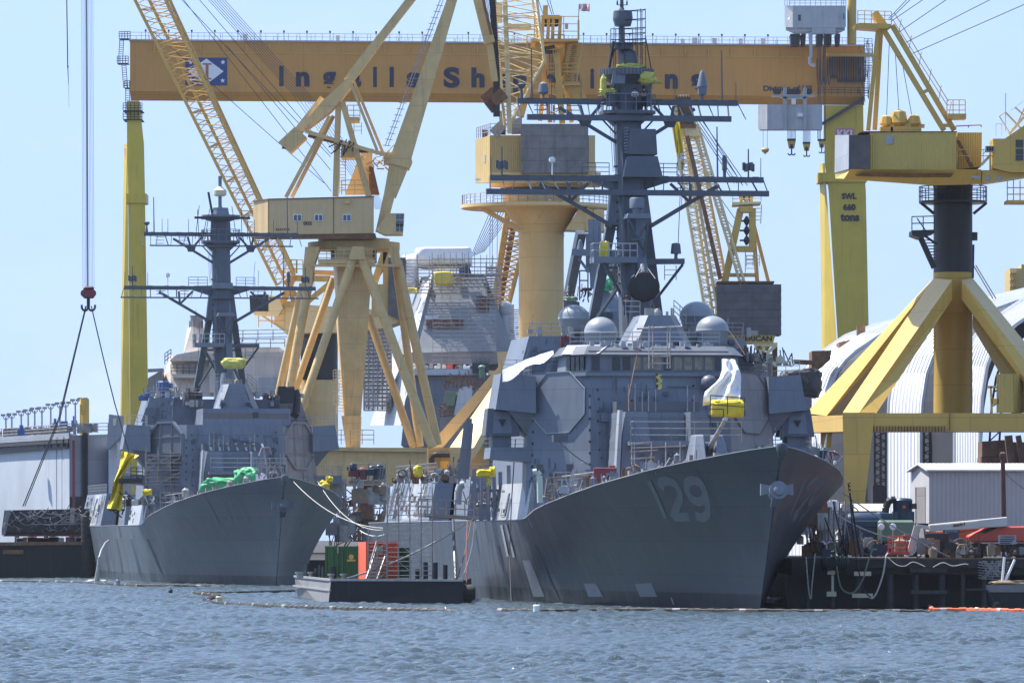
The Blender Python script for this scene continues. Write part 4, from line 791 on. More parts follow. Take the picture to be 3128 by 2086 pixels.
    # ---- radomes
    if first:
        for u, vt, vm, vb, r_, yy in ((1753,933,975,1026,49,52.5),(1835,970,1019,1072,52,47.5),(2128,923,967,1022,52,53.5),(2176,967,1012,1072,51,48.5)):
            p = L(u, vb, yy); sc = 40*440/(440+yy-40)*1.0; rr = r_/ (F/(400+yy)); zt_ = L(u, vt, yy).z; ze = L(u, vm, yy).z
            pr = [(rr*.70, 0), (rr*.86, (ze-p.z)*.5), (rr*.985, ze-p.z-.03), (rr*1.02, ze-p.z), (rr*.985, ze-p.z+.05)]
            for k in range(1, 9): a = k/8*math.pi/2; pr.append((rr*.985*math.cos(a), ze-p.z+.05+(zt_-ze)*math.sin(a)))
            rd = MB().lathe(p, pr, 36).build('radome', MT['dome'], T, True)
            MB().lathe(p+V(0,0,-.55), [(rr*.6,0),(rr*.6,.56)], 16).build('radome_foot', MA, rd, 'auto')
        c_ = L(2166,1172,41.2)
        MB().lathe(c_, [(0,-.66),(.4,-.55),(.62,-.25),(.66,.0),(.6,.32),(.38,.56),(0,.68)], 22).build('radome', MT['mast'], T, True)
        mb = MB()
        mb.box((L(1712,1070,51).x,50.9,19.1),(L(1750,1070,51).x,51,20.3)); mb.build('equipment_case', MT['redpaint'], T)
        # twin ladder frame over the bridge
    # ---- gun
    if first:
        g = L(2165,1400,19); zf = L(2165,1328,19).z
        def gp(x, y, z): return V(g.x+x, 19+y, g.z+z)
        hh = zf-g.z
        gm = thing('x', 'x', 'x') if False else None
        mb = MB()
        for s_ in (-1, 1):
            a, b = (.35, 1.42)
            mb.frus([gp(s_*x,y,-.6) for x,y in ((a,-1.5),(b,-1.2),(b,2.2),(a,2.2))], [gp(s_*x,y,hh) for x,y in ((a+.05,-.4),(b-.42,-.1),(b-.42,1.8),(a+.05,1.8))])
        mb.box(gp(-.4,.3,-.6), gp(.4,2,hh-.5))
        gun = mb.build('gun_mount', MT['haze'], T, bevel=.08)
        e0 = gp(.0,.2,hh*.35); e1 = L(2213,1285,15.5)
        mb = MB(); mb.tube(e0, e0.lerp(e1,.55), .2, .16, 12); mb.tube(e0.lerp(e1,.55), e1, .15, .13, 12); mb.tube(e1, e1+(e1-e0).normalized()*.3, .17, .17, 12); mb.build('gun_barrel', MT['steel'], gun, 'auto')
        MB().tube(e0+(e0-e1)*.12, e0+(e1-e0)*.14, .3, .24, 10).build('mantlet', MT['mast'], gun)
    return T
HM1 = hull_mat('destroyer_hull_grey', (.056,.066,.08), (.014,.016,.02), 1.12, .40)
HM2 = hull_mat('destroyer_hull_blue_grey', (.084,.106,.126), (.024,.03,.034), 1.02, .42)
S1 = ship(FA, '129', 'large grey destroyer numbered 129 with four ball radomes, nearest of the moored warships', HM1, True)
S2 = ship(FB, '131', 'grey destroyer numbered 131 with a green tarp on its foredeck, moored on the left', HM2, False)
# ================================================================ CRANES
def Cr(ox, oy, k=2.24): return lambda x, y, D: W(ox+x/k, oy+y/k, D)
A0, A7, A7b, A14, A14b, A23, A23b, A23c = Cr(0,0), Cr(700,0), Cr(700,600), Cr(1400,0), Cr(1400,600), Cr(2328,0), Cr(2328,600), Cr(2328,1250)
N2, N2b, N54 = Cr(2000,200,3.564), Cr(2000,600,3.564), Cr(540,560,3.564)
q3 = random.Random(21)
# ---------------------------------------------------------------- travelling gantry
GD = lambda u: 1000+12*(u-397)/2253
def G(u, v, dy=0): return W(u, v, GD(u)+dy)
def gtop(u): return 125+17*(u-397)/2253
def gbot(u): return 308+14*(u-397)/2253
T = thing('gantry_crane', 'huge orange and yellow gantry crane spanning the whole yard with navy lettering on its beam', 'gantry crane', (G(1500,1640).x, 1006, 0))
u0, u1 = 397, 2640
def gq(ua, ub, f, g, dy=0): return [G(ua,f(ua),dy), G(ub,f(ub),dy), G(ub,g(ub),dy), G(ua,g(ua),dy)]
e = V(-.05, 7, 0)
gm1 = lambda u: gtop(u)+154
MB().prism(gq(u0,u1,gtop,gm1), e).build('girder', MT['girder'], T)
MB().frus([G(u0,gm1(u0)+.2), G(u1,gm1(u1)+.2), G(u1,gm1(u1)+.2,7), G(u0,gm1(u0)+.2,7)], [G(u0+3,gbot(u0),.9), G(u1,gbot(u1),.9), G(u1,gbot(u1),6), G(u0+3,gbot(u0),6)]).build('lower_girder', MT['girder'], T)
MB().prism(gq(u0-4,u1+4,lambda u: gtop(u)-5,lambda u: gtop(u)-.5,-.35), V(0,7.6,0)).build('walkway', MT['gray_l'], T)
gl = lambda u: gtop(u)+33
MB().prism(gq(u0+60,u1-190,gl,lambda u: gl(u)+2.6,-.12), V(0,.13,0)).build('stiffener', MT['yel_r'], T)
for i in range(30):
    u = 470+70.5*i
    if u < 2440: MB().prism([G(u,gtop(u)+8,-.03),G(u+2.5,gtop(u)+8,-.03),G(u+3.5,gl(u),-.03),G(u+.5,gl(u),-.03)], V(0,-.35,0)).build('rib', MT['yel_r'], T)
mb = MB()
mb.rail([G(u0,gtop(u0)-5,-.3), G(1500,gtop(1500)-5,-.3), G(u1,gtop(u1)-5,-.3)], 1.15, 1.9, .04, 2); mb.rail([G(u0,gtop(u0)-5,7), G(u1,gtop(u1)-5,7)], 1.15, 3.2, .04, 2)
for i in range(70): u = q3.uniform(410,2380); mb.tube(G(u,gtop(u)-5,1), G(u,gtop(u)-5-q3.uniform(6,15),1), .05, None, 4)
mb.build('railing', MT['steel'], T)
mb = MB()
for i in range(28):
    u = 445+70.4*i; p = G(u,gtop(u)-5,.2); mb.tube(p, p+V(0,0,1.35), .05, None, 4); mb.cbox(p+V(0,0,1.45), .3,.3,.35)
mb.build('deck_lamp', MT['dark'], T)
mb = MB()
for u, w_, h_ in ((750,12,16),(1032,11,15),(2085,13,12),(2122,17,17),(2182,15,16),(2262,13,15),(2330,14,16)): p = G(u,gtop(u)-5,2); mb.cbox(p+V(0,0,M_(h_,1000)/2), M_(w_,1000), 1, M_(h_,1000))
mb.build('roof_unit', MT['gray_l'], T)
# emblem and lettering
f_ = -.05
em = MB().prism([G(566,177,f_),G(694,177,f_),G(694,262,f_),G(566,262,f_)], V(0,-.03,0)).build('emblem', MT['blue'], T)
dm = MB().prism([G(573,219,f_-.035),G(631,180,f_-.035),G(683,219,f_-.035),G(631,258,f_-.035)], V(0,-.02,0)).build('diamond', MT['white'], em)
mb = MB()
for a in ([619,194,646,199],[619,239,646,244],[628,199,637,239]): mb.prism([G(a[0],a[1],f_-.06),G(a[2],a[1],f_-.06),G(a[2],a[3],f_-.06),G(a[0],a[3],f_-.06)], V(0,-.02,0))
mb.build('letter_i', MT['red_e'], em)
mb = MB()
for u, v in ((681,191),(680,247),(583,245),(582,191)):
    P = []
    for k in range(10): r_ = 8.2 if k % 2 == 0 else 3.4; a = math.pi/2+k*math.pi/5; P.append(G(u+r_*math.cos(a), v-r_*math.sin(a), f_-.035))
    c_ = G(u,v,f_-.035); [mb.add([c_, P[k], P[(k+1) % 10]], [(0,1,2)]) for k in range(10)]
mb.build('star', MT['white'], em)
mb = MB()
def letter(ch, ul, ur, vt, vb): put_text(mb, ch, G(ul, vb, f_-.02), M_(ur-ul, GD(ul)), M_(vb-vt, GD(ul)), .045)
for ch, ul, ur, vt, vb in (('I',853,866,202,264),('n',904,945,220,265),('g',984,1026,220,283),('a',1062,1103,221,266),('l',1140,1151,205,267),('l',1190,1203,205,267),('s',1242,1284,222,268),
        ('S',1355,1404,206,269),('h',1440,1480,207,268),('i',1535,1547,208,269),('p',1567,1609,225,287),('b',1655,1698,210,271),('u',1728,1770,227,272),('i',1803,1815,210,271),('l',1868,1880,211,272),('d',1935,1978,211,273),('i',1980,1992,211,272),('n',2031,2070,227,272),('g',2108,2150,227,287)):
    letter(ch, ul, ur, vt, vb)
mb.build('lettering', MT['navy'], T)
mb = MB(); put_text(mb, 'Division of HII', G(2332, 279, f_-.02), M_(148,1008), M_(17,1008), .03); mb.build('small_lettering', MT['navy'], T)
# legs
def leg(front, side, dy, nm, lbl=None):
    return None
lg = MB().frus([G(u,v,d) for u,v,d in ((402,1700,0),(460,1700,0),(460,1700,9),(402,1700,9))], [G(u,v,d) for u,v,d in ((391,590,0),(443,590,0),(443,590,6),(391,590,6))])
lg.frus([G(u,v,d) for u,v,d in ((391,590,0),(443,590,0),(443,590,6),(391,590,6))], [G(u,v,d) for u,v,d in ((388,440,0),(440,440,0),(440,440,5),(388,440,5))])
lg.frus([G(u,v,d) for u,v,d in ((388,440,0),(440,440,0),(440,440,5),(388,440,5))], [G(u,v,d) for u,v,d in ((388,368,0),(432,368,0),(432,368,5),(388,368,5))])
L1 = lg.build('leg', MT['gleg'], T)
MB().frus([G(u,v,d) for u,v,d in ((361,1700,2),(402,1700,-.02),(402,1700,9.1),(361,1700,9.1))], [G(u,v,d) for u,v,d in ((379,440,2),(388.5,440,-.02),(388.5,440,5.1),(379,440,5.1))]).build('side_box', MT['gleg'], L1)
MB().prism([G(385,591,-.4),G(446,591,-.4),G(446,620,-.4),G(385,620,-.4)], V(0,6.8,0)).build('collar', MT['gleg'], L1)
mb = MB()
for k in range(8): v = 455+k*8; mb.prism([G(379.5,v,2.05),G(386,v,.6),G(386,v+4,.6),G(379.5,v+4,2.05)], V(-.05,-.05,0))
mb.build('faded_flag', MT['pink'], L1)
cp = MB().prism([G(388,308.5,.5),G(424,308.5,.5),G(428,368,.5),G(388,368,.5)], V(0,5,0)).build('leg_head', MT['gleg'], T)
mb = MB()
for va in (340, 367): mb.prism([G(376,va-3,-.4),G(434,va-3,-.4),G(434,va,-.4),G(376,va,-.4)], V(0,6,0)); mb.rail([G(376,va-3,-.4),G(434,va-3,-.4)], 1.2, .6, .06, 3); mb.rail([G(376,va-3,-.4),G(376,va-3,5)], 1.2, 1, .05)
for k, (ua, ub, va) in enumerate(((364,398,120),(358,392,195),(380,396,270))):
    mb.prism([G(ua,va-2,-.1),G(ub,va-2,-.1),G(ub,va,-.1),G(ua,va,-.1)], V(0,3,0)); mb.rail([G(ua,va-2,-.1),G(ub,va-2,-.1)], 1.15, .5, .06, 3)
mb.ladder(G(372,120,1),G(368,192,1), .7, .06, .35); mb.ladder(G(378,195,1),G(384,270,1), .7, .06, .35); mb.ladder(G(390,272,1),G(390,340,1), .7, .06, .35)
mb.build('access_platform', MT['dark'], T)
lr = MB().frus([G(u,v,d) for u,v,d in ((2600,1700,0),(2668,1700,0),(2668,1700,7),(2600,1700,7))], [G(u,v,d) for u,v,d in ((2531,585,0),(2645,585,0),(2645,585,7),(2531,585,7))])
lr.frus([G(u,v,d) for u,v,d in ((2531,585,0),(2645,585,0),(2645,585,7),(2531,585,7))], [G(u,v,d) for u,v,d in ((2519,500,0),(2639,500,0),(2639,500,7),(2519,500,7))])
lr.frus([G(u,v,d) for u,v,d in ((2519,500,0),(2639,500,0),(2639,500,7),(2519,500,7))], [G(u,v,d) for u,v,d in ((2517,322,0),(2637,322,0),(2637,322,7),(2517,322,7))])
L2 = lr.build('leg', MT['gleg'], T)
MB().frus([G(u,v,d) for u,v,d in ((2518,1700,14),(2600.5,1700,-.02),(2600.5,1700,16),(2518,1700,16))], [G(u,v,d) for u,v,d in ((2503,500,7),(2519.5,500,-.02),(2519.5,500,9),(2503,500,9))]).build('side_box', MT['gleg'], L2)
MB().prism([G(2500,528,-.4),G(2648,528,-.4),G(2648,556,-.4),G(2500,556,-.4)], V(0,7.8,0)).build('collar', MT['gleg'], L2)
mb = MB()
for t_, ul, ur, vt, vb in (('SWL',2571,2617,590,609),('660',2575,2614,623,643),('tons',2567,2625,652,676)): put_text(mb, t_, G(ul, vb, -.45 if vb < 556 else -.06), M_(ur-ul,1011), M_(vb-vt,1011), .05)
mb.build('load_lettering', MT['dark'], L2)
sg = MB().prism([G(2552,393,-.02),G(2609,393,-.02),G(2609,424,-.02),G(2552,424,-.02)], V(0,-.05,0)).build('sign', MT['pink'], L2)
mb = MB(); put_text(mb, 'KKI', G(2557,420,-.09), M_(46,1011), M_(23,1011), .04); mb.build('sign_lettering', MT['white'], sg)
# cable festoon and right end ladders
mb = MB()
for k in range(15):
    u = 2536+k*7.2; lo = 252 if k > 2 else 240; pts = []
    for j in range(13): a = j/12; pts.append(G(u-1+9*a, 175+(lo-175)*(4*a*(1-a))**.35, -1.2-.15*(k % 3)))
    mb.path(pts, .11, 4)
for k in range(4): pts = [G(2495+k*11+10*a, 180+(200)*(4*a*(1-a))**.4*.4, -1.1) for a in np.linspace(0,1,12)]; mb.path(pts, .07, 4)
mb.build('cable_festoon', MT['wire'], T)
MB().beam(G(2525,168,-1.2), G(2668,170,-1.2), .8, .5).build('festoon_rail', MT['yel_r'], T)
mb = MB()
for v in (142, 176, 225, 292): mb.rail([G(2640,v,.5), G(2664,v,.5)], 1.3, .6, .05)
for u in (2646, 2660): mb.ladder(G(u,135,0), G(u,300,0), .6, .06, .4)
for k in range(26): u, v = q3.uniform(2622,2666), q3.uniform(118,310); mb.tube(G(u,v), G(u+q3.uniform(-4,4),v+q3.uniform(8,26)), .06, None, 4)
mb.rail([G(2500,290,-1),G(2660,292,-1)], 1.3, 1.2, .05, 3); mb.beam(G(2500,386,-.5), G(2640,300,-.5), .8, .5)
mb.build('end_stairs', MT['wire'], T)
# trolleys
tr = MB()
def octbox(mbx, ul, ur, vt, vb, D, dp, ch): 
    P = [W(ul,vb,D+ch), W(ul+M_u(ch,D)*.7,vb,D), W(ur-M_u(ch,D)*.7,vb,D), W(ur,vb,D+ch), W(ur,vb,D+dp), W(ul,vb,D+dp)]
    return mbx.prism(P, V(0,0,M_(vb-vt,D)))
def M_u(m, D): return m*F/D
octbox(tr, 2397, 2584, 18, 84, 1000, 9, 2.0); ty = tr.build('upper_trolley', MT['gray_l'], T)
mb = MB(); octbox(mb, 2400, 2581, 84.3, 95, 1000.4, 8, 2.6); mb.frus([W(u,104,d) for u,d in ((2425,1001),(2560,1001),(2560,1008),(2425,1008))], [W(u,95.2,d) for u,d in ((2405,1000.5),(2578,1000.5),(2578,1008),(2405,1008))]); mb.build('trolley_skirt', MT['haze_l'], ty)
MB().prism([W(2480,86,999.8),W(2552,86,999.8),W(2552,104,999.8),W(2480,104,999.8)], V(0,2,0)).build('trolley_hood', MT['gray_l'], ty)
mb = MB().rail([W(2397,18,1002),W(2412,18,1000),W(2570,18,1000),W(2584,18,1002)], 1.3, .9, .05, 3); mb.build('railing', MT['steel'], ty)
MB().box(tuple(W(2438,64,999.9)), tuple(W(2446,46,999.97))).build('window', MT['glass'], ty); MB().box(tuple(W(2576,60,1000.0)), tuple(W(2579,42,1000.3))).build('window', MT['glass'], ty)
mb = MB().frus([W(2404,60,999.8),W(2416,60,999.8),W(2414,52,1000.0),W(2412,52,1000)], [W(2404,60,998.6),W(2416,60,998.6),W(2412,58,998.9),W(2411,58,998.9)]); mb.build('ventilator', MT['haze_l'], ty)
mb = MB()
for u, w_ in ((2430,30),(2455,14),(2505,20),(2530,22),(2560,14)): mb.prism([W(u-w_/2,104,1001),W(u+w_/2,104,1001),W(u+w_/2-2,138,1001),W(u-w_/2+2,138,1001)], V(0,5,0))
mb.build('bogie', MT['dark'], ty)
mb = MB(); mb.prism([W(2470,100,1000),W(2482,100,1000),W(2482,175,1000),W(2474,175,1000)], V(0,.8,0)); mb.path([W(2474,175,1000),W(2474,196,1000),W(2490,200,1000)], .3); mb.build('hose_arm', MT['gray_l'], ty)
MB().lathe(W(2602,136,1004), [(M_(14,1004),0),(M_(14,1004),M_(150,1004))], 20).build('vent_stack', MT['yel_r'], T, 'auto')
mb = MB()
for u in (2498,2502,2506,2517,2521): mb.tube(W(u,104,999), W(u,432,999), .06, None, 4)
mb.tube(W(2519,104,999), W(2514,250,999), .14, None, 4); mb.build('hoist_rope', MT['wire'], T)
lt = MB(); octbox(lt, 2330-14, 2512, 320, 396, 996, 8, 2.2); lo_ = lt.build('lower_trolley', MT['gray_l'], T)
mb = MB(); octbox(mb, 2334-14, 2510, 396.2, 400, 996.8, 6, 2); mb.build('trolley_skirt', MT['haze_l'], lo_)
mb = MB()
for u in (2398, 2459): mb.prism([W(u-5.5,268,995.5),W(u+5.5,268,995.5),W(u+5.5,398,995.5),W(u-5.5,398,995.5)], V(0,.5,0))
mb.prism([W(2357,290,995.4),W(2490,290,995.4),W(2490,296,995.4),W(2357,296,995.4)], V(0,.5,0)); mb.prism([W(2380,296,995.5),W(2470,296,995.5),W(2455,303,995.5),W(2398,303,995.5)], V(0,.5,0)); mb.build('hanger', MT['haze_l'], lo_)
mb = MB()
for a, b in ((2370,2393),(2406,2452),(2465,2488)):
    for k in range(int((b-a)/8)): mb.tube(W(a+8*k,281,995.7), W(a+8*k,281,997), M_(9,996), None, 8)
mb.build('trolley_wheel', MT['dark'], lo_)
mb = MB(); mb.prism([W(2418,302,995.3),W(2431,302,995.3),W(2431,320,995.3),W(2418,320,995.3)], V(0,.3,0)); mb.prism([W(2436,346,995.4),W(2453,346,995.4),W(2453,357,995.4),W(2436,357,995.4)], V(0,.7,0)); mb.build('trolley_fitting', MT['white'], lo_)
def hookblock(u, vt, vb, w, D, par):
    s = (vb-vt)/58.
    mb = MB().frus([W(u-w*.32,vt+32*s,D),W(u+w*.32,vt+32*s,D),W(u+w*.32,vt+32*s,D+1),W(u-w*.32,vt+32*s,D+1)], [W(u-w*.5,vt+7*s,D),W(u+w*.5,vt+7*s,D),W(u+w*.5,vt+7*s,D+1),W(u-w*.5,vt+7*s,D+1)]); b = mb.build('hook_block', MT['yel_r'], par)
    mb = MB().prism([W(u-w*.5,vt,D),W(u+w*.5,vt,D),W(u+w*.5,vt+7*s,D),W(u-w*.5,vt+7*s,D)], V(0,1,0)); mb.prism([W(u-w*.18,vt+18*s,D-.02),W(u+w*.18,vt+18*s,D-.02),W(u+w*.18,vt+32*s,D-.02),W(u-w*.18,vt+32*s,D-.02)], V(0,-.05,0)); mb.build('sheave', MT['dark'], b)
    mb = MB(); r = M_(w*.40,D); c = W(u,vt+44*s,D+.4); mb.tube(W(u,vt+32*s,D+.4), W(u,vt+47*s,D+.4), r*.22)
    for sg_ in (-1, 1): mb.path([c+V(sg_*(.52*r-.52*r*math.cos(a)),0,-.15*r-.6*r*math.sin(a)) for a in np.linspace(.0,3.0,9)], r*.2, 6)
    mb.build('hook', MT['dark'], b)
for u, vt, vb, w in ((2418,424,480,26),(2464,434,484,23)):
    hookblock(u, vt, vb, w, 999, T); mb = MB()
    for k in range(7): mb.tube(W(u-w*.45+k*w*.15,398,999.4), W(u-w*.45+k*w*.15,vt,999.4), .05, None, 4)
    mb.build('hoist_rope', MT['wire'], T)
hookblock(2510, 425, 474, 20, 999, T)
mb = MB(); 
for u in (2331, 2344): mb.tube(W(u,394,999), W(u,456,999), .035, None, 4)
mb.build('hoist_rope', MT['wire'], T); MB().lathe(W(2337.5,470,999), [(0,-.2),(.1,0),(.5,.3),(.7,.7),(.5,.95),(0,1.0)], 12).build('hook_block', MT['yel_r'], T)

# ---------------------------------------------------------------- crane 005 (tan level-luffing crane on tubular legs)
D5 = 780
def B(x, y, d=0): return A7(x, y, D5+d)
def Bb(x, y, d=0): return A7b(x, y, D5+d)
T = thing('portal_crane', 'tan level-luffing crane numbered 005 on splayed tubular legs behind the left destroyer', 'crane', (A7b(880,1568,D5).x, D5, 2.6))
hb = [B(165,1600,3.5), B(268,1595,0), B(990,1567,0), B(990,1567,9), B(165,1567,9)]
hs = MB().frus([V(p.x,p.y,Bb(0,(270,262,252,252,262)[i]).z) for i, p in enumerate(hb)], [V(p.x,p.y,B(0,(1372,1364,1345,1345,1372)[i]).z) for i, p in enumerate(hb)]).build('machinery_house', MT['tan_pl'], T)
MB().frus([Bb(175,292,3),Bb(275,296,.3),Bb(1010,290,.3),Bb(1010,290,8),Bb(175,292,8)], [Bb(170,262,3.2),Bb(270,263,.2),Bb(1000,253,.2),Bb(1000,253,8),Bb(170,262,8)]).build('house_underside', MT['rustb'], hs)
mb = MB(); mb.prism([B(160,1374,3.4),B(268,1360,-.15),B(995,1342,-.15),B(995,1349,-.15),B(268,1368,-.15),B(160,1381,3.4)], V(0,.14,0)); mb.build('eave_trim', MT['rustb'], hs)
for x in (440, 585, 778):
    wn = MB().prism([B(x-2,1466,-.03),B(x+57,1466,-.03),B(x+57,1515,-.03),B(x-2,1515,-.03)], V(0,-.12,0)).build('window', MT['white'], hs)
    mb = MB(); mb.prism([B(x+3,1472,-.16),B(x+24,1472,-.16),B(x+24,1510,-.16),B(x+3,1510,-.16)], V(0,-.02,0)); mb.prism([B(x+30,1472,-.16),B(x+52,1472,-.16),B(x+52,1510,-.16),B(x+30,1510,-.16)], V(0,-.02,0)); mb.build('pane', MT['wind'], wn)
mb = MB(); mb.prism([B(790,1372,-.02),B(826,1368,-.02),B(826,1390,-.02),B(790,1390,-.02)], V(0,-1.0,-.1)); mb.build('window_unit', MT['tan'], hs)
mb = MB(); put_text(mb, '005', B(508,1542,-.06), M_(58/2.24,D5), M_(26/2.24,D5), .03); mb.build('number', MT['dark'], hs)
mb = MB()
for k in range(7): x = 320+k*14; mb.prism([Bb(x,220,-.02),Bb(x+9,220,-.02),Bb(x+9,234,-.02),Bb(x,234,-.02)], V(0,-.04,0))
mb.build('louvre', MT['rustb'], hs)
mb = MB(); mb.prism([B(712,1352,-.02),B(717,1352,-.02),Bb(717,262,-.02),Bb(712,262,-.02)], V(0,-.05,0)); mb.prism([B(266,1366,-.02),B(270,1366,-.02),Bb(270,262,-.02),Bb(266,262,-.02)], V(0,-.05,0)); mb.build('corner_seam', MT['rustb'], hs)
# ring and legs
cxm = Bb(840,320).x; rw = M_((1158-520)/2/2.24, D5)
MB().lathe(V(cxm,D5+9,Bb(0,347).z), [(rw,0),(rw,M_(52/2.24,D5))], 36).build('slewing_ring', MT['tan'], T, 'auto')
MB().lathe(V(cxm,D5+9,Bb(0,375).z), [(rw*.5,-1.2),(rw*.5,1.1)], 30).build('slewing_drum', MT['dark'], T); MB().lathe(V(cxm,D5+9,Bb(0,347).z), [(rw*.78,M_(52/2.24,D5)),(rw*.78,M_(78/2.24,D5))], 30).build('slewing_neck', MT['tan'], T, 'auto')
def tleg(x0, y0, d0, x1, y1, d1, w0, w1): return MB().tube(Bb(x0,y0,d0), Bb(x1,y1,d1), M_(w0/2.24/2,D5), M_(w1/2.24/2,D5), 16).build('leg', MT['tan'], T, 'auto')
tleg(505,600,6,255,1715,10,52,50); tleg(555,520,3,345,1715,2,66,62); tleg(715,560,15,315,1715,14,50,50); tleg(850,420,0,405,1715,-3,60,56)
tleg(905,420,0,1390,1715,-2,64,62); tleg(1150,440,4,1428,1700,4,66,60); tleg(1138,440,12,1305,1710,9,55,55); tleg(955,820,14,1262,1710,9,56,56)
for s_, xs in (('l',(520,620,580,540,498)),('r',(1088,1158,1172,1150,1105))):
    MB().prism([Bb(xs[0],346,1),Bb(xs[1],346,1),Bb(xs[2],470,1),Bb(xs[3]+20,620 if s_=='l' else 480,1),Bb(xs[4]-(5 if s_=='l' else -10),620 if s_=='l' else 480,1)], V(0,5,0)).build('leg_head', MT['tan'], T)
MB().prism([Bb(843,344,-1),Bb(920,344,-1),Bb(934,432,-1),Bb(815,432,-1)], V(0,2,0)).build('leg_head', MT['tan'], T)
MB().frus([Bb(788,1500,3),Bb(902,1500,3),Bb(902,1500,8),Bb(772,1480,9)], [Bb(752,900,2),Bb(950,900,2),Bb(950,900,10),Bb(735,890,11)]).frus([Bb(752,900,2),Bb(950,900,2),Bb(950,900,10),Bb(735,890,11)], [Bb(735,346,2),Bb(985,346,2),Bb(985,346,12),Bb(705,346,12)]).build('centre_column', MT['tan'], T)
MB().prism([Bb(768,1500,2),Bb(898,1500,2),Bb(890,1722,2),Bb(800,1722,2)], V(0,6,0)).build('column_foot', MT['tan'], T)
mb = MB(); mb.tube(Bb(560,474,0), Bb(1135,474,0), M_(9/2.24,D5)); mb.box(tuple(Bb(610,460,0)), tuple(Bb(1000,448,8))); mb.rail([Bb(610,448,0),Bb(840,448,0),Bb(1000,448,0)], 1.6, 1.2, .05, 3); mb.build('access_platform', MT['tan'], T)
mb = MB().ladder(Bb(755,1180,1), Bb(765,1490,1), 1.0, .05, .4)
for k in range(3): mb.rail([Bb(712+k*2,1250+k*85,0), Bb(752,1250+k*85,0)], 1.2, .7, .05); mb.beam(Bb(712,1250+k*85,0), Bb(752,1250+k*85,0), .6, .12)
mb.build('ladder', MT['yel_c'], T)
# base beam
by = lambda x, y, d=0: Cr(700,1250)(x, y, D5+d)
MB().prism([by(200,262,-4),by(1352,262,-4),by(1352,520,-4),by(200,520,-4)], V(0,14,0)).build('portal_beam', MT['tan'], T)
MB().prism([by(200,250,-4.6),by(1352,268,-4.6),by(1352,292,-4.6),by(200,274,-4.6)], V(0,14,0)).build('beam_flange', MT['tan'], T)
mb = MB().rail([by(640,240,-4),by(830,240,-4),by(990,240,-4)], 1.9, 1.4, .06, 3); mb.build('railing', MT['yel_c'], T)
# A-frame, boom, arm, counterweight
def Bm(pts, w, h, d0=0, d1=0, m='tan', nm='strut', par=None):
    (x0,y0),(x1,y1) = pts; return MB().beam(B(x0,y0,d0), B(x1,y1,d1), M_(w/2.24,D5), M_(h/2.24,D5), up=(0,1,0)).build(nm, MT[m], par or T)
for d in (2.2, 7):
    Bm(((728,1345),(748,700)), 40, 56, d, d, nm='frame_post'); Bm(((955,1345),(775,700)), 40, 52, d, d, nm='frame_brace')
MB().prism([B(770,985,2),B(880,985,2),B(895,1078,2),B(762,1078,2)], V(0,6,0)).build('frame_crossbeam', MT['tan'], T)
Bm(((765,1035),(950,1030)), 30, 60, 3, 3, 'dark', 'winch')
for dx, m in ((0,'rustb'),(24,'tan'),): Bm(((690+dx,795),(388+dx*1.7,1352)), 26, 26, 1+dx*.1, 1+dx*.1, m if dx else 'tan', 'back_stay')
Bm(((470,905),(640,690)), 60, 80, 1, 3, nm='balance_arm'); MB().prism([B(640,690,1),B(812,535,1),B(838,590,1),B(760,690,1),B(700,760,1),B(540,880,1),B(480,880,1)], V(0,3.5,0)).build('arm_web', MT['tan'], T)
Bm(((812,560),(985,330)), 62, 70, 2, 2, nm='forestay'); Bm(((985,330),(1290,-60)), 56, 60, 2, 2, nm='forestay')
Bm(((820,560),(850,480)), 40, 60, 2, 2, nm='stay_joint')
c1 = [(450,868),(527,938),(418,1042),(338,972)]; dv = V(0,5,0)
cwt = MB().prism([B(x,y,0) for x,y in c1], dv).build('counterweight', MT['tan'], T)
MB().prism([B(372,990,1),B(412,1000,1),B(400,1022,1),B(358,1016,1)], V(0,1,0)).build('lug', MT['rustb'], cwt)
for dx, d in ((0,0),(26,4)): Bm(((824+dx,550),(1020+dx*1.3,1050)), 20, 22, d, d, nm='luffing_link')
Bm(((520,898),(1070,1062)), 24, 30, 0, 0, nm='luffing_rack'); Bm(((540,930),(900,1020)), 20, 24, 4, 4, 'rustb', 'luffing_rack')
mb = MB()
for k in range(16): x = 740+q3.uniform(-10,120); mb.tube(B(x,950+q3.uniform(0,60),-.5), B(x+q3.uniform(-60,60),1010+q3.uniform(-30,60),1), .09, None, 5)
mb.build('winch_gear', MT['dark'], T)
bm = MB().frus([B(1000,1590,1),B(1075,1568,1),B(1075,1568,5),B(1000,1590,5)], [B(1060,1320,1),B(1140,1320,1),B(1140,1320,5),B(1060,1320,5)])
bm.frus([B(1060,1320,1),B(1140,1360,1),B(1140,1360,5),B(1060,1320,5)], [B(1110,1040,.5),B(1248,1098,.5),B(1248,1098,6),B(1110,1040,6)])
bm.frus([B(1110,1052,.5),B(1246,1092,.5),B(1246,1092,6),B(1110,1052,6)], [B(1506,-50,1.5),B(1576,-50,1.5),B(1576,-50,4.5),B(1506,-50,4.5)]); bo = bm.build('boom', MT['tan'], T)
MB().prism([B(1075,1045,.2),B(1250,1092,.2),B(1225,1150,.2),B(1060,1110,.2)], V(0,6.4,0)).build('boom_collar', MT['tan'], bo)
mb = MB()
for k in range(24):
    a = k/24; p, r_ = B(1105,1000,.2), B(1480,0,.2); c_ = p.lerp(r_, a)
    mb.tube(c_, c_+V(-1.0,0,.1), .05, None, 4)
mb.tube(B(1068,1000,.2), B(1445,0,.2), .06, None, 4); mb.tube(B(1085,1003,.2), B(1465,0,.2), .05, None, 4); mb.build('handrail', MT['steel'], bo)
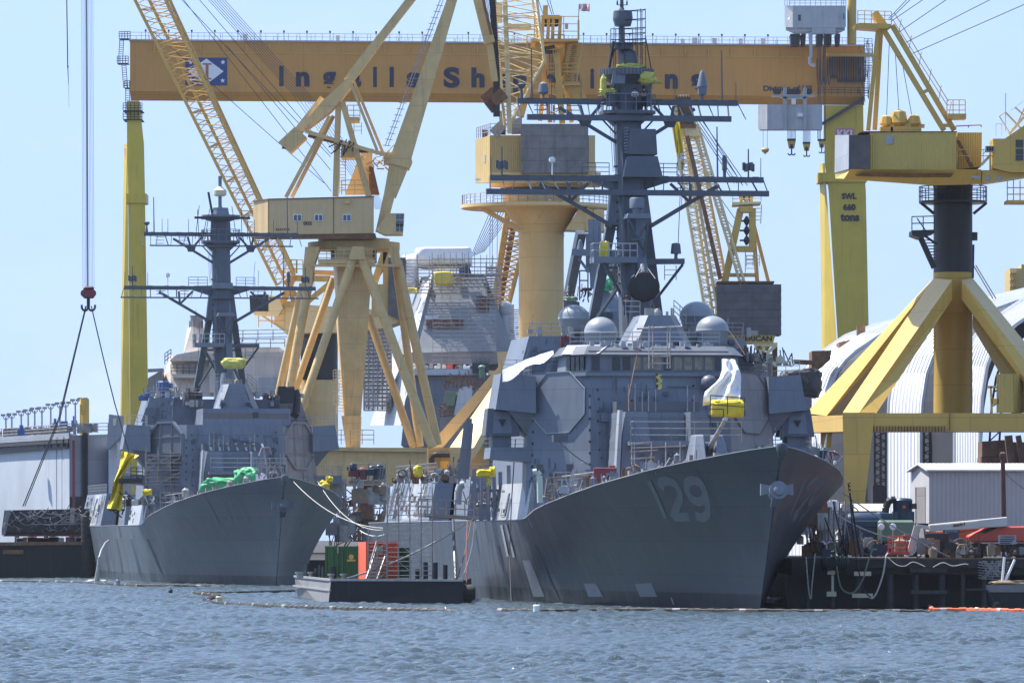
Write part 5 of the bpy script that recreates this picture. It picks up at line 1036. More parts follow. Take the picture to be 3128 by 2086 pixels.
cb = MB().prism([B(1085,1460,-1),B(1196,1460,-1),B(1190,1540,-1),Bb(1185,262,-1),Bb(1060,262,-1),Bb(1000,232,-1)], V(0,4,0)).build('cab', MT['tan'], T)
mb = MB()
for x, y in ((1142,1466),(1170,1466),(1142,1510),(1170,1510)): mb.prism([B(x,y,-1.03),B(x+24,y,-1.03),B(x+24,y+36,-1.03),B(x,y+36,-1.03)], V(0,-.05,0))
for x in (1142,1170): mb.prism([Bb(x,190,-1.03),Bb(x+22,190,-1.03),Bb(x+20,240,-1.03),Bb(x,240,-1.03)], V(0,-.05,0))
mb.build('cab_window', MT['wind'], cb)
mb = MB()
for k in range(30): x, y = q3.uniform(900,1110), q3.uniform(1010,1170); mb.tube(B(x,y,6), B(x+q3.uniform(-50,50),y+q3.uniform(-30,50),8), .1, None, 4)
mb.rail([B(990,1160,0),B(1060,1140,0),B(1130,1070,0)], 1.5, 1.0, .05, 2); mb.rail([B(810,825,2),B(895,825,2)], 2.0, 1.0, .06, 3); mb.box(tuple(B(810,828,2)), tuple(B(895,820,7))); mb.rail([B(770,1332,2),B(950,1332,2)], 1.9, 1.6, .06); mb.ladder(B(880,840,2), B(880,920,2), 1.0, .05); mb.ladder(B(775,1085,4), B(775,1330,4), .8, .06)
mb.build('access_gear', MT['tan'], T)
MB().frus([B(790,1335,12),B(960,1335,12),B(960,1335,16),B(790,1335,16)], [B(905,1040,12),B(985,1015,12),B(985,1015,16),B(905,1040,16)]).build('rear_frame', MT['yel_c'], T)
MB().frus([B(960,1335,9),B(1030,1335,9),B(1030,1335,13),B(960,1335,13)], [B(955,1140,9),B(985,1140,9),B(985,1140,13),B(955,1140,13)]).build('rear_frame', MT['rustb'], T)

# ---------------------------------------------------------------- generic lattice-boom revolver cranes
def boomlat(T, c0, c1, n, rc, rl, m, m2=None, mids=None):
    ch, la = MB(), MB(); lattice(ch, la, c0, c1, n, rc, rl)
    o = ch.build('boom', MT[m], T, 'auto'); la.build('lacing', MT[m2 or m], o); return o
# left one (boom rising to the upper left)
DL = 880
def Lc(x, y, d=0): return A0(x, y, DL+d)
T = thing('lattice_crane', 'yellow lattice-boom crane with a black pedestal behind the tan crane 005', 'crane', (A7b(620,1568,DL).x, DL, 2.6))
Ln = lambda u, v, d=0: W(u, v, DL+d)
boomlat(T, [Ln(846,872,-3),Ln(900,840,-3),Ln(900,832,5),Ln(868,850,5)], [Ln(392,-40,-3),Ln(488,-40,-3),Ln(500,-40,5),Ln(436,-40,5)], 26, .24, .075, 'yel_l')
MB().tube(Ln(896,840,4), Ln(486,-40,4), .22).build('boom_catwalk', MT['steel'], T)
hs = MB().prism([Ln(838,940,-2),Ln(860,926,-2),Ln(1218,950,-2),Ln(1218,985,-2),Ln(1165,1003,-2),Ln(1060,1016,-2),Ln(872,1018,-2),Ln(838,985,-2)], V(0,12,0)).build('machinery_deck', MT['yel_c'], T)
MB().prism([Ln(1135,868,-2.1),Ln(1186,868,-2.1),Ln(1186,968,-2.1),Ln(1135,968,-2.1)], V(0,11,0)).build('machinery_house', MT['yel_cc'], T)
MB().prism([Ln(1186,787,-3),Ln(1237,787,-3),Ln(1237,988,-3),Ln(1186,960,-3)], V(0,12,0)).build('counterweight', MT['conc_d'], T)
cb = MB().prism([Ln(762,902,-4),Ln(820,900,-4),Ln(820,950,-4),Ln(764,950,-4)], V(0,4,0)).build('cab', MT['black'], T)
MB().prism([Ln(820.3,902,-4),Ln(850,906,-4),Ln(864,940,-4),Ln(850,965,-4),Ln(775,962,-4),Ln(775,951,-4),Ln(820.3,951,-4)], V(0,5,0)).build('cab_bracket', MT['yel_c'], cb)
MB().lathe(Ln(975,1160,4), [(M_(57,DL),0),(M_(57,DL),M_(142,DL))], 30).build('pedestal', MT['black'], T, 'auto')
MB().lathe(Ln(975,1460,4), [(M_(58,DL),0),(M_(58,DL),M_(300,DL))], 30).build('lower_column', MT['yel_c'], T, 'auto')
mb = MB()
for a, b, w_ in (((860,935),(895,848),1.0),((900,940),(880,850),.7),((930,930),(1015,860),.8),((985,940),(1015,850),.9),((1010,860),(1120,935),1.2),((880,850),(1010,852),.9),((870,860),(930,930),.6),((1142,870),(1178,760),1.0),((1180,870),(1180,760),1.0),((1142,865),(1190,790),.5)):
    mb.beam(Ln(*a), Ln(*b), w_, w_)
mb.prism([Ln(862,928,-2.5),Ln(880,920,-2.5),Ln(945,920,-2.5),Ln(945,935,-2.5),Ln(865,938,-2.5)], V(0,3,0)); mb.beam(Ln(960,832,2), Ln(1100,838,2), .8, .7); mb.beam(Ln(1130,765,2), Ln(1190,765,2), .8)
mb.build('a_frame', MT['yel_l'], T)
mb = MB()
for x, y in ((870,800),(890,790)): mb.rail([Ln(x,835,-2),Ln(x+35,835,-2)], 2.0, .9, .07, 3)
mb.beam(Ln(800,963,-2), Ln(870,1010,-2), .3); mb.rail([Ln(790,1000,-2),Ln(870,1000,-2)], 3, 1.6, .08, 3); mb.build('access_platform', MT['yel_l'], T)
mb = MB()
for k in range(7): a = k/6; mb.tube(Ln(618+50*a,-20,2), Ln(905+85*a,300+40*a,2), .04, None, 4); mb.tube(Ln(900+95*a,300+45*a,2), Ln(1150+30*a,640,2), .035, None, 4)
for (a, b) in (((536,-20),(1010,480)),((545,-20),(1012,585)),((592,-20),(1010,470)),((470,100),(990,560)),((692,140),(1010,520))): mb.tube(Ln(*a,3), Ln(*b,3), .05, None, 4)
mb.build('pendant_rope', MT['wire'], T)

# distant boom just left of the centre column
T = thing('lattice_crane', 'distant yellow lattice boom leaning right beside the pale cylindrical crane column', 'crane', (W(1535,1640,1050).x, 1050, 2.6))
q_ = lambda u, v, d=0: W(u, v, 1050+d)
boomlat(T, [q_(1503,930),q_(1552,930),q_(1556,930,6),q_(1512,930,6)], [q_(1556,590),q_(1640,590),q_(1640,590,6),q_(1566,590,6)], 11, .34, .14, 'yel_l')
MB().tube(q_(1528,930,2), q_(1584,600,2), .5).build('boom_duct', MT['rustb'], T)
MB().prism([q_(1490,930,-2),q_(1570,930,-2),q_(1570,1300,-2),q_(1490,1300,-2)], V(0,8,0)).build('machinery_house', MT['yel_c'], T)
mb = MB()
for k in range(9): mb.tube(q_(1438+k*5,786-k*2,3), q_(1500+k*9,640,3), .06, None, 4)
for u in (1498,1505,1520): mb.tube(q_(u,600,3), q_(u-2,830,3), .05, None, 4)
mb.build('pendant_rope', MT['wire'], T)

# ---------------------------------------------------------------- centre crane on the thick column
DC = 800
def Cc(x, y, d=0): return A14(x, y, DC+d)
def Cb(x, y, d=0): return A14b(x, y, DC+d)
cu = 1654; 
T = thing('column_crane', 'pale yellow crane on a thick cylindrical column with grey concrete counterweight, behind the near destroyer', 'crane', (W(cu,1640,DC).x, DC+6, 2.6))
cc = V(W(cu,0,DC).x, DC+6, 0); sx = 1.0075
r_ = lambda px: M_(px, DC+6)
zv = lambda v: W(0,v,DC+3).z
MB().lathe(cc, [(r_(69),2.6),(r_(69),zv(722)),(r_(70.5),zv(720)),(r_(70.5),zv(712)),(r_(69),zv(710)),(r_(112),zv(636))], 56).build('column', MT['yel_c'], T, 'auto')
pl = MB().lathe(cc, [(r_(210),zv(635.8)),(r_(214),zv(634)),(r_(214),zv(624))], 48).build('service_platform', MT['yel_c'], T, 'auto')
for v in pl.data.vertices:
    if v.co.x < 0: v.co.x *= 1.15
mb = MB()
ring_ = [cc+V((1.15 if math.cos(a) < 0 else 1)*r_(210)*math.cos(a), r_(210)*math.sin(a), zv(624)) for a in np.linspace(math.pi,2*math.pi,28)]
mb.rail(ring_, 1.35, .9, .05, 3); mb.build('railing', MT['steel'], pl)
mb = MB()
for s_, u in ((-1,1470),(-1,1480)): mb.tube(W(u,638,DC+3), W(1588+ (u-1470),706,DC+3), .22)
mb.prism([W(1727,702,DC),W(1770,636,DC),W(1846,640,DC),W(1846,706,DC)], V(0,6,0)); mb.rail([W(1795,706,DC-1),W(1860,706,DC-1)], 3.2, 1.2, .06, 3); mb.ladder(W(1833,640,DC-1), W(1833,700,DC-1), 1.0, .06)
mb.build('bracket', MT['yel_c'], pl)
mb = MB()
for u in (1429,1441,1491,1680,1724,1803): mb.lathe(W(u,630,DC-5)+V(0,0,.7), [(0,0),(.16,.1),(0,.25)], 8)
mb.build('deck_light', MT['white'], pl)
MB().lathe(cc, [(r_(112),zv(623.8)),(r_(118),zv(612)),(r_(118),zv(580)),(r_(125),zv(578)),(r_(125),zv(560))], 48).build('turntable', MT['yel_c'], T, 'auto')
MB().lathe(cc, [(r_(122),zv(582)),(r_(130),zv(580)),(r_(130),zv(575)),(r_(122),zv(573))], 48).build('slewing_ring', MT['dark'], T, 'auto')
# house
hp = [(1452,7),(1496,-.5),(1800,-.5),(1818,2),(1818,13),(1452,13)]
hs = MB().frus([W(u,559,DC+d) if i not in (0,1) else W(u,559,DC+d) for i,(u,d) in enumerate(hp)], [W(u,427 if i in (0,5) else 414,DC+d) for i,(u,d) in enumerate(hp)]).build('machinery_house', MT['yel_cc'], T)
mb = MB().rail([W(1456,424,DC+6),W(1497,412,DC-.4),W(1590,412,DC-.4)], 1.5, 1.0, .05, 3); mb.build('railing', MT['steel'], hs)
mb = MB(); mb.prism([W(1478,473,DC+2.5),W(1483,473,DC+1.7),W(1483,497,DC+1.7),W(1478,497,DC+2.5)], V(-.04,-.05,0)); mb.build('notice', MT['haze_l'], hs)
MB().frus([W(1453,560.5,DC+7),W(1497,560.5,DC-.4),W(1500,545,DC-.8),W(1452,545,DC+6.8)], [W(1453,559.5,DC+8),W(1497,559.5,DC+.4),W(1500,553,DC+.2),W(1452,553,DC+7.5)]).build('house_skirt', MT['steel'], hs)
MB().prism([W(1497,527,DC-.8),W(1835,527,DC-.8),W(1835,560,DC-.8),W(1497,560,DC-.8)], V(0,10,0)).build('house_frame', MT['yel_c'], hs)
ct = MB()
for k in range(4): ct.prism([W(1591+(k % 2)*.6,379+k*37.5,DC-3+.03*k),W(1797,379+k*37.5,DC-3+.03*k),W(1797,379+k*37.5+37,DC-3+.03*k),W(1591+(k % 2)*.6,379+k*37.5+37,DC-3+.03*k)], V(0,2.2,0))
ct.build('counterweight', MT['conc'], T)
# A-frame and roof gear
def beams(lst, nm, m, par, fn, w=1.0, up=(0,1,0)):
    for (x0,y0,d0,x1,y1,d1,*ww) in lst:
        wd_ = ww[0] if ww else w; MB().beam(fn(x0,y0,d0), fn(x1,y1,d1), wd_, wd_, up=up).build(nm, MT[m], par)
beams([(560,290,2,425,800,1,.95),(600,330,9,560,830,10,.6),(670,350,2,712,845,1,.8),(690,330,9,775,840,10,.6),(575,380,5,625,840,5,.5)], 'frame_leg', 'yel_l', T, Cc)
beams([(520,600,2,720,640,2,.9),(745,290,4,720,520,4,.7),(800,310,4,745,560,4,.7)], 'frame_beam', 'yel_l', T, Cc)
hd = MB()
for x in (570,608,640,688): hd.prism([Cc(x,110,1),Cc(x+22,110,1),Cc(x+16,262,1),Cc(x-6,262,1)], V(0,5,0))
hd.prism([Cc(568,104,.8),Cc(694,104,.8),Cc(694,132,.8),Cc(568,132,.8)], V(0,5.4,0)); hd.prism([Cc(580,40,1),Cc(614,36,1),Cc(612,106,1),Cc(578,106,1)], V(0,3,0)); hdo = hd.build('frame_head', MT['yel_l'], T)
mb = MB()
for k in range(3): mb.tube(Cc(598+k*35,160,1.5), Cc(598+k*35,160,5), M_(12,DC), None, 12)
mb.tube(Cc(580,335,1), Cc(660,320,1), .25); mb.prism([Cc(580,345,1.2),Cc(660,345,1.2),Cc(660,362,1.2),Cc(580,362,1.2)], V(0,2,0)); mb.build('sheave', MT['dark'], hdo)
mb = MB().prism([Cc(498,266,0),Cc(822,266,0),Cc(822,284,0),Cc(498,290,0)], V(0,9,0)); mb.rail([Cc(520,266,0),Cc(822,266,0)], 3.0, 1.8, .06, 3); mb.prism([Cc(730,160,1),Cc(752,160,1),Cc(752,200,1),Cc(730,200,1)], V(0,.4,0)); mb.build('head_platform', MT['yel_l'], T)
mb = MB()
for (a, b, c_, e_) in ((800,300,765,560),(765,560,830,690)):
    p, r2 = Cc(a,b,3), Cc(c_,e_,3)
    for s_ in (-.9,.9): mb.beam(p+V(s_,0,0), r2+V(s_,0,0), .28, .5)
    for k in range(18): o = p.lerp(r2, k/18); mb.cbox(o, 1.7,.6,.12)
mb.rail([Cc(610,520,2),Cc(815,520,2)], 1.6, 1.3, .07, 3); mb.box(tuple(Cc(610,585,2)), tuple(Cc(830,580,5))); mb.rail([Cc(470,390,1),Cc(540,390,1)], 3.0, 1.0, .08, 3); mb.rail([Cc(650,390,1),Cc(725,390,1)], 3.0, 1.0, .08, 3)
for k in range(14): x, y = q3.uniform(480,720), q3.uniform(560,820); mb.tube(Cc(x,y,4), Cc(x+q3.uniform(-60,60),y+q3.uniform(-60,60),5), .1, None, 4)
mb.build('stairway', MT['yel_l'], T)
mb = MB()
for x in (622,634,645,655): mb.tube(Cc(x,362,3), Cc(x+4,840,3), .06, None, 4)
for x0, x1 in ((540,580),(600,640),(620,652)): mb.tube(Cc(x0,-20,3), Cc(x1,100,3), .05, None, 4)
for k in range(8): mb.tube(Cc(170+k*9,-20,3), Cc(215+k*8,260,3), .045, None, 4)
mb.build('rope', MT['wire'], T)
# boom seen end on
bo = boomlat(T, [Cc(318,860,-2),Cc(352,860,-2),Cc(352,860,2),Cc(318,860,2)], [Cc(262,360,-3),Cc(590,420,-3),Cc(560,380,3),Cc(270,340,3)], 4, .2, .08, 'yel_p')
boomlat(T, [Cc(262,360,-3),Cc(590,420,-3),Cc(560,380,3),Cc(270,340,3)], [Cc(245,-60,-3),Cc(528,-60,-3),Cc(500,-60,3),Cc(250,-60,3)], 5, .2, .08, 'yel_p')
MB().beam(Cc(352,915,-2.4), Cc(318,-40,-2.4), .65, .65).build('boom_spine', MT['yel_p'], bo)
mb = MB()
for k in range(16): mb.beam(Cc(250,20+k*40,-2), Cc(335,24+k*40,-2), .07)
mb.prism([Cc(262,20,1),Cc(300,20,1),Cc(300,160,1),Cc(262,160,1)], V(0,.3,0)); mb.prism([Cc(340,165,1),Cc(500,165,1),Cc(500,205,1),Cc(340,205,1)], V(0,.3,0)); mb.build('boom_rung', MT['yel_p'], bo)
mb = MB().beam(Cc(232,-20,-5), Cc(262,500,-5), .8, .4); mb.beam(Cc(262,500,-5), Cc(262,800,-5), .9, .4)
for k in range(30): mb.cbox(Cc(233+k,-10+k*17,-5.3), .9,.2,.14)
mb.build('cable_ladder', MT['black'], bo)
beams([(130,-40,-6,215,300,-6,1.5),(215,300,-6,250,560,-6,.9)], 'fly_jib', 'tan', T, Cc)
mb = MB(); mb.tube(Cc(165,-20,-8), Cc(225,240,-8), .2); mb.beam(Cc(170,690,-4), Cc(250,620,-4), 1.6, 1.2); mb.beam(Cc(195,690,-4), Cc(250,760,-4), 1.0); mb.beam(Cc(250,640,-4), Cc(300,700,-4), 2.6, 2.0); mb.build('jib_strut', MT['rustb'], T)
mb = MB(); mb.beam(Cc(240,920,0), Cc(300,860,0), 1.4); mb.prism([Cc(280,760,1),Cc(322,760,1),Cc(322,910,1),Cc(280,910,1)], V(0,3,0)); mb.prism([Cc(365,820,0),Cc(436,800,0),Cc(436,910,0),Cc(365,910,0)], V(0,3,0)); mb.build('roof_gear', MT['steel'], T)
mb = MB(); mb.prism([Cc(240,870,-.2),Cc(325,870,-.2),Cc(325,914,-.2),Cc(240,914,-.2)], V(0,3,0)); mb.prism([Cc(165,890,3),Cc(200,890,3),Cc(200,940,3),Cc(165,940,3)], V(0,2,0)); mb.build('winch', MT['rustb'], T)
# flag and staff
mb = MB().tube(Cc(822,275,1), Cc(822,140,1), .14); mb.tube(Cc(822,140,1), Cc(826,30,1), .06); fp = solo(mb, 'flagpole', MT['steel'], 'slim flagpole on top of the pale yellow column crane', 'flagpole')
P = []; Wf = 14
for j in range(14):
    P.append([Cc(827+72*i/Wf, 28+50*j/13-3*math.sin(i*.9)*i/Wf+2*i/Wf, 1)+V(0,.3*math.sin(i*.8+j*.15),0) for i in range(Wf+1)])
fl = thing('flag', 'small stars and stripes flag flying from the crane top pole', 'flag', tuple(P[0][0]))
for col in ('flag_r','white'):
    mb = MB()
    for s_ in range(13):
        if (s_ % 2 == 0) == (col == 'flag_r'):
            i0 = 6 if s_ < 7 else 0; mb.grid([P[s_][i0:], P[s_+1][i0:]])
    mb.build('stripe', MT[col], fl)
mb = MB(); mb.grid([r2[:7] for r2 in P[:8]]); cn = mb.build('canton', MT['flag_b'], fl)
mb = MB()
for j in range(1, 7):
    for i in range(1, 6): p = P[j][i]+V(.0,-.03,0); mb.cbox(p, .13,.02,.13)
mb.build('star', MT['white'], cn)
# legs of the base pyramid
def pleg(pts, d0, d1, dep, nm='pyramid_leg', m='yel_c', par=None): return None
n8 = Cr(1180,1080,3.564)
def NB(x, y, d=0): return n8(x, y, DC+d)
LgT = [Cb(392,1050,-3), Cb(445,1035,2), Cb(470,1120,2), Cb(420,1150,-3)]
# three visible boxes: the far one left, the near one with its sunlit top face
MB().prism([NB(440,1028,6),NB(610,1028,6),NB(1500,-60,6),NB(1400,-60,6)], V(0,4,0)).build('pyramid_leg', MT['yel_c'], T)
lgm = MB(); a_ = [NB(692,1018,-9),NB(858,1018,-9),NB(920,1100,-13),NB(700,1100,-13)]
MB().frus([NB(692,1018,-2),NB(955,1018,-12),NB(955,1140,-12),NB(700,1140,-10)], [NB(1470,-90,4),NB(1560,-90,-2),NB(1620,60,-2),NB(1520,140,-2)]).build('pyramid_leg', MT['yel_c'], T)
MB().prism([NB(440,1028,0),NB(1110,1018,0),NB(1110,1500,0),NB(440,1500,0)], V(0,10,0)).build('portal_beam', MT['tan'], T)
MB().prism([NB(694,1018,-11),NB(940,1018,-11),NB(880,1400,-11),NB(694,1400,-11)], V(0,9,0)).build('portal_column', MT['yel_c'], T)
mb = MB().path([NB(494,1200,-1),NB(494,1130,-1),NB(510,1105,-1),NB(550,1098,-1),NB(692,1098,-1)], .42, 8); mb.build('hose', MT['black'], T)
MB().prism([NB(585,1170,-3),NB(680,1170,-3),NB(680,1340,-3),NB(600,1340,-3)], V(0,1.5,0)).build('machinery_hood', MT['yel_r'], T)

# ---------------------------------------------------------------- American revolver crane behind the near ship
DA = 720
def Na(x, y, d=0): return N2(x, y, DA+d)
def Nb(x, y, d=0): return N2b(x, y, DA+d)
T = thing('lattice_crane', 'yellow lattice crane with dark slab counterweight lettered AMERICAN behind the radomes', 'crane', (Nb(1030,1568,DA-DA).x, DA+4, 2.6))
boomlat(T, [Nb(560,1330,-2),Nb(700,1330,-2),Nb(860,1330,4),Nb(640,1330,4)], [Na(195,640,-2),Na(330,640,-2),Na(440,640,4),Na(300,640,4)], 26, .2, .07, 'yel_p')
boomlat(T, [Nb(935,960,-1),Nb(985,960,-1),Nb(985,960,3),Nb(935,960,3)], [Na(400,640,-1),Na(470,640,-1),Na(470,640,3),Na(400,640,3)], 26, .16, .06, 'yel_p')
MB().beam(Nb(715,900,-3), Na(352,770,-3), .5, .5).build('boom_duct', MT['rustb'], T)
hd = MB().prism([Na(180,500,-2),Na(260,320,-2),Na(370,320,-2),Na(460,660,-2),Na(480,770,-2),Na(320,770,-2),Na(210,640,-2)], V(0,4,0)); hd.build('boom_head', MT['yel_p'], T)
mb = MB()
for k in range(16): x = 215+k*10; mb.beam(Na(x+20,330+(k % 3)*10,-2.4), Na(x+60,640,-2.4), .16)
mb.prism([Na(285,640,-2.5),Na(450,640,-2.5),Na(450,680,-2.5),Na(285,680,-2.5)], V(0,.4,0)); mb.build('sheave_frame', MT['rustb'], T)
mb = MB()
P = [[Na(190+i*9+y*.14+3*math.sin(i+y*.02), 620+y, -2.8)+V(0,.3*math.sin(i*1.3),0) for i in range(10)] for y in range(0, 340, 24)]; mb.grid(P); solo(mb, 'sheet', MT['tarp_y'], 'long yellow sheet hanging from the lattice boom head', 'sheet')
mb = MB()
for k in range(6): mb.tube(Na(250+k*13,950,-2), Na(250+k*13,1060,-2), .05, None, 4)
mb.tube(Na(288,1130,-2), Nb(250,640,-2), .05, None, 4); mb.build('hoist_rope', MT['wire'], T)
hookblock(2080, 497, 540, 24, DA-2, T)
mb = MB()
for (a, b, c_, d) in ((440,590,870,1165),(470,590,920,1165),(450,640,840,1165),(500,580,980,1190),(520,590,930,1190)): mb.tube(Na(a,b,2), Na(c_*1.03,d+120,2), .05, None, 4)
mb.tube(Nb(700,0,2), Nb(870,240,2), .045, None, 4); mb.tube(Nb(650,90,2), Nb(850,340,2), .045, None, 4); mb.build('pendant_rope', MT['wire'], T)
beams([(935,140,0,760,940,0,.85),(1060,140,3,1115,930,3,.5),(1055,210,6,1240,940,6,.42),(1062,130,0,1062,560,0,.85)], 'frame_leg', 'yel_r', T, Nb)
MB().prism([Nb(870,540,-.4),Nb(1090,540,-.4),Nb(1090,598,-.4),Nb(860,598,-.4)], V(0,2.5,0)).build('frame_beam', MT['yel_r'], T)
MB().prism([Nb(810,835,-.4),Nb(1110,835,-.4),Nb(1110,868,-.4),Nb(805,868,-.4)], V(0,2.5,0)).build('frame_beam', MT['yel_r'], T)
MB().prism([Nb(920,110,-1),Nb(1072,110,-1),Nb(1062,170,-1),Nb(930,170,-1)], V(0,3,0)).build('frame_beam', MT['yel_r'], T)
MB().prism([Nb(680,922,-1.5),Nb(1302,922,-1.5),Nb(1302,944,-1.5),Nb(680,944,-1.5)], V(0,9,0)).build('frame_deck', MT['rustb'], T)
hd = MB()
for x in (925,985,1035): hd.prism([Nb(x,-60,0),Nb(x+35,-60,0),Nb(x+35,60,0),Nb(x,60,0)], V(0,3,0))
hdo = hd.build('frame_head', MT['yel_r'], T)
mb = MB()
for x in (965,1025): mb.tube(Nb(x,-10,.5), Nb(x,-10,2), .6, None, 12)
mb.tube(Nb(925,268,0), Nb(1030,268,0), .12); mb.tube(Nb(925,373,0), Nb(1030,373,0), .12); mb.tube(Nb(925,480,0), Nb(1030,480,0), .12)
for y in (268,373,480): mb.lathe(Nb(1000,y,-.3), [(.1,-.6),(.45,0),(.1,.6)], 8)
mb.build('sheave', MT['dark'], hdo)
mb = MB().prism([Nb(850,62,-1),Nb(1158,58,-1),Nb(1158,80,-1),Nb(850,96,-1)], V(0,5,0)); mb.rail([Nb(850,62,-1),Nb(1158,58,-1)], 1.0*4.6/4, 1.1, .05, 3); mb.ladder(Nb(1110,90,0), Nb(1100,300,0), 1.2, .06, .45); mb.ladder(Nb(1040,600,1), Nb(1040,830,1), 1.2, .06, .45); mb.rail([Nb(1000,760,1),Nb(1140,760,1)], 1.3, 1, .05); mb.build('head_platform', MT['yel_p'], T)
ct = MB()
for k in range(6): ct.prism([Nb(677,957+92*k,-2.5+.02*(k%2)),Nb(1377,957+92*k,-2.5+.02*(k%2)),Nb(1379,957+92*k+90,-2.5+.02*(k%2)),Nb(677,957+92*k+90,-2.5+.02*(k%2))], V(0,6,0))
ct.build('counterweight', MT['conc_d'], T)
m9 = Cr(2000,960,3.564)
def N9(x, y, d=0): return m9(x, y, DA+d)
MB().prism([N9(640,226,-2.4),N9(1315,226,-2.4),N9(1290,310,-2.4),N9(640,310,-2.4)], V(0,6,0)).build('name_board', MT['yel_r'], T)
mb = MB(); put_text(mb, 'AMERICAN', N9(850,292,-2.46), M_(425/3.564,DA), M_(58/3.564,DA), .04); mb.build('lettering', MT['black'], T)
MB().frus([N9(1150,400,0),N9(1225,400,0),N9(1225,400,4),N9(1150,400,4)], [N9(1090,312,-2),N9(1290,312,-2),N9(1290,312,4),N9(1090,312,4)]).build('slewing_cone', MT['yel_c'], T)
mb = MB(); mb.beam(N9(1090,355,-2), N9(1330,560,-2), .4); mb.beam(N9(1320,340,-2), N9(1180,460,-2), .4); mb.beam(N9(1080,325,-2), N9(1335,332,-2), .5); mb.beam(N9(1185,330,-2), N9(1190,560,-2), .4); mb.build('base_brace', MT['yel_p'], T)
MB().prism([N9(1285,330,-1),N9(1336,330,-1),N9(1336,900,-1),N9(1285,900,-1)], V(0,2,0)).build('base_post', MT['rustb'], T); MB().prism([N9(1080,430,4),N9(1330,430,4),N9(1330,900,4),N9(1080,900,4)], V(0,6,0)).build('base_house', MT['prim'], T)

# ---------------------------------------------------------------- right-hand crane on the black column
DR = 520
def Rr(x, y, d=0): return A23(x, y, DR+d)
def Rb(x, y, d=0): return A23b(x, y, DR+d)
def Rc(x, y, d=0): return A23c(x, y, DR+d)
T = thing('column_crane', 'bright yellow crane on a black column with four-legged pyramid base, right', 'crane', (Rb(1305,1480).x, DR+9, 2.6))
kc = V(Rb(1306,0).x*(DR+9)/DR, DR+9, 0); rz = lambda v: W(0,v,DR+9).z; rp = lambda px: M_(px, DR+9)
MB().lathe(kc, [(rp(59.5),rz(833)),(rp(59.5),rz(575)),(rp(61),rz(572)),(rp(61),rz(566))], 40).build('black_column', MT['black'], T, 'auto')
MB().lathe(kc, [(rp(59.5),rz(1266)),(rp(59.5),rz(857)),(rp(60.2),rz(855)),(rp(60.2),rz(833.3))], 40).build('column', MT['yel_r'], T, 'auto')
pl = MB().lathe(kc, [(rp(60),rz(626)),(rp(104),rz(622)),(rp(104),rz(615))], 28).build('service_platform', MT['black'], T)
mb = MB(); mb.rail([kc+V(rp(103)*math.cos(a), rp(103)*math.sin(a), rz(615)) for a in np.linspace(0,2*math.pi,19)], 1.28, 1.2, .045, 3)
for s_ in (-1, 1): mb.beam(kc+V(s_*rp(100),-1,rz(622)), kc+V(s_*rp(60),-1,rz(655)), .25)
mb.build('railing', MT['black'], pl)
p2_ = MB().prism([Rb(1025,232,2),Rb(1180,228,2),Rb(1180,250,2),Rb(1082,285,2),Rb(1025,262,2)], V(0,4,0)).build('stair_landing', MT['black'], T)
mb = MB().rail([Rb(1025,232,2),Rb(1180,228,2)], 1.2, .95, .05, 2); mb.beam(Rb(1085,285,3), Rb(1178,490,3), .25, .5); mb.beam(Rb(1100,262,3), Rb(1200,330,3), .2)
for k in range(9): c_ = Rb(1092,300,3.2).lerp(Rb(1178,480,3.2), k/9); mb.cbox(c_+V(.45,0,0), .9,.5,.07)
mb.beam(Rb(1060,150,2), Rb(1130,250,2), .1); mb.build('stair', MT['black'], p2_)
mb = MB(); mb.prism([Rb(1438,245,5),Rb(1474,245,5),Rb(1474,300,5),Rb(1438,300,5)], V(0,1,0)); mb.path([Rb(1446,330,5),Rb(1442,560,5)], .12); mb.build('junction_box', MT['black'], T)
mb = MB()
for dx in (0,16): mb.tube(Rb(1445+dx,470,9), Rb(1580+dx*1.3,700,9), .05, None, 4)
mb.build('handrail', MT['yel_l'], T)
# pyramid legs: box section, upper face up
def boxleg(A, Bq): MB().frus(A, Bq).build('pyramid_leg', MT['yel_r'], T)
boxleg([Rb(552,1478,2),Rb(665,1478,-7),Rb(770,1500,-7),Rb(640,1500,4)], [Rb(1172,560,8),Rb(1300,572,2),Rb(1300,705,2),Rb(1180,700,9)])
boxleg([Rb(300,1482,22),Rb(440,1500,16),Rb(560,1500,20),Rb(330,1500,26)], [Rb(1172,560,14),Rb(1180,560,8),Rb(1180,690,9),Rb(1172,650,15)])
boxleg([Rb(2080,1478,-7),Rb(2190,1478,2),Rb(2100,1500,4),Rb(1960,1500,-7)], [Rb(1366,572,2),Rb(1442,560,8),Rb(1440,700,9),Rb(1366,705,2)])
boxleg([Rb(1900,1482,16),Rb(2000,1482,22),Rb(1800,1500,26),Rb(1680,1270,18)], [Rb(1440,700,9),Rb(1442,780,12),Rb(1442,900,14),Rb(1440,830,10)])
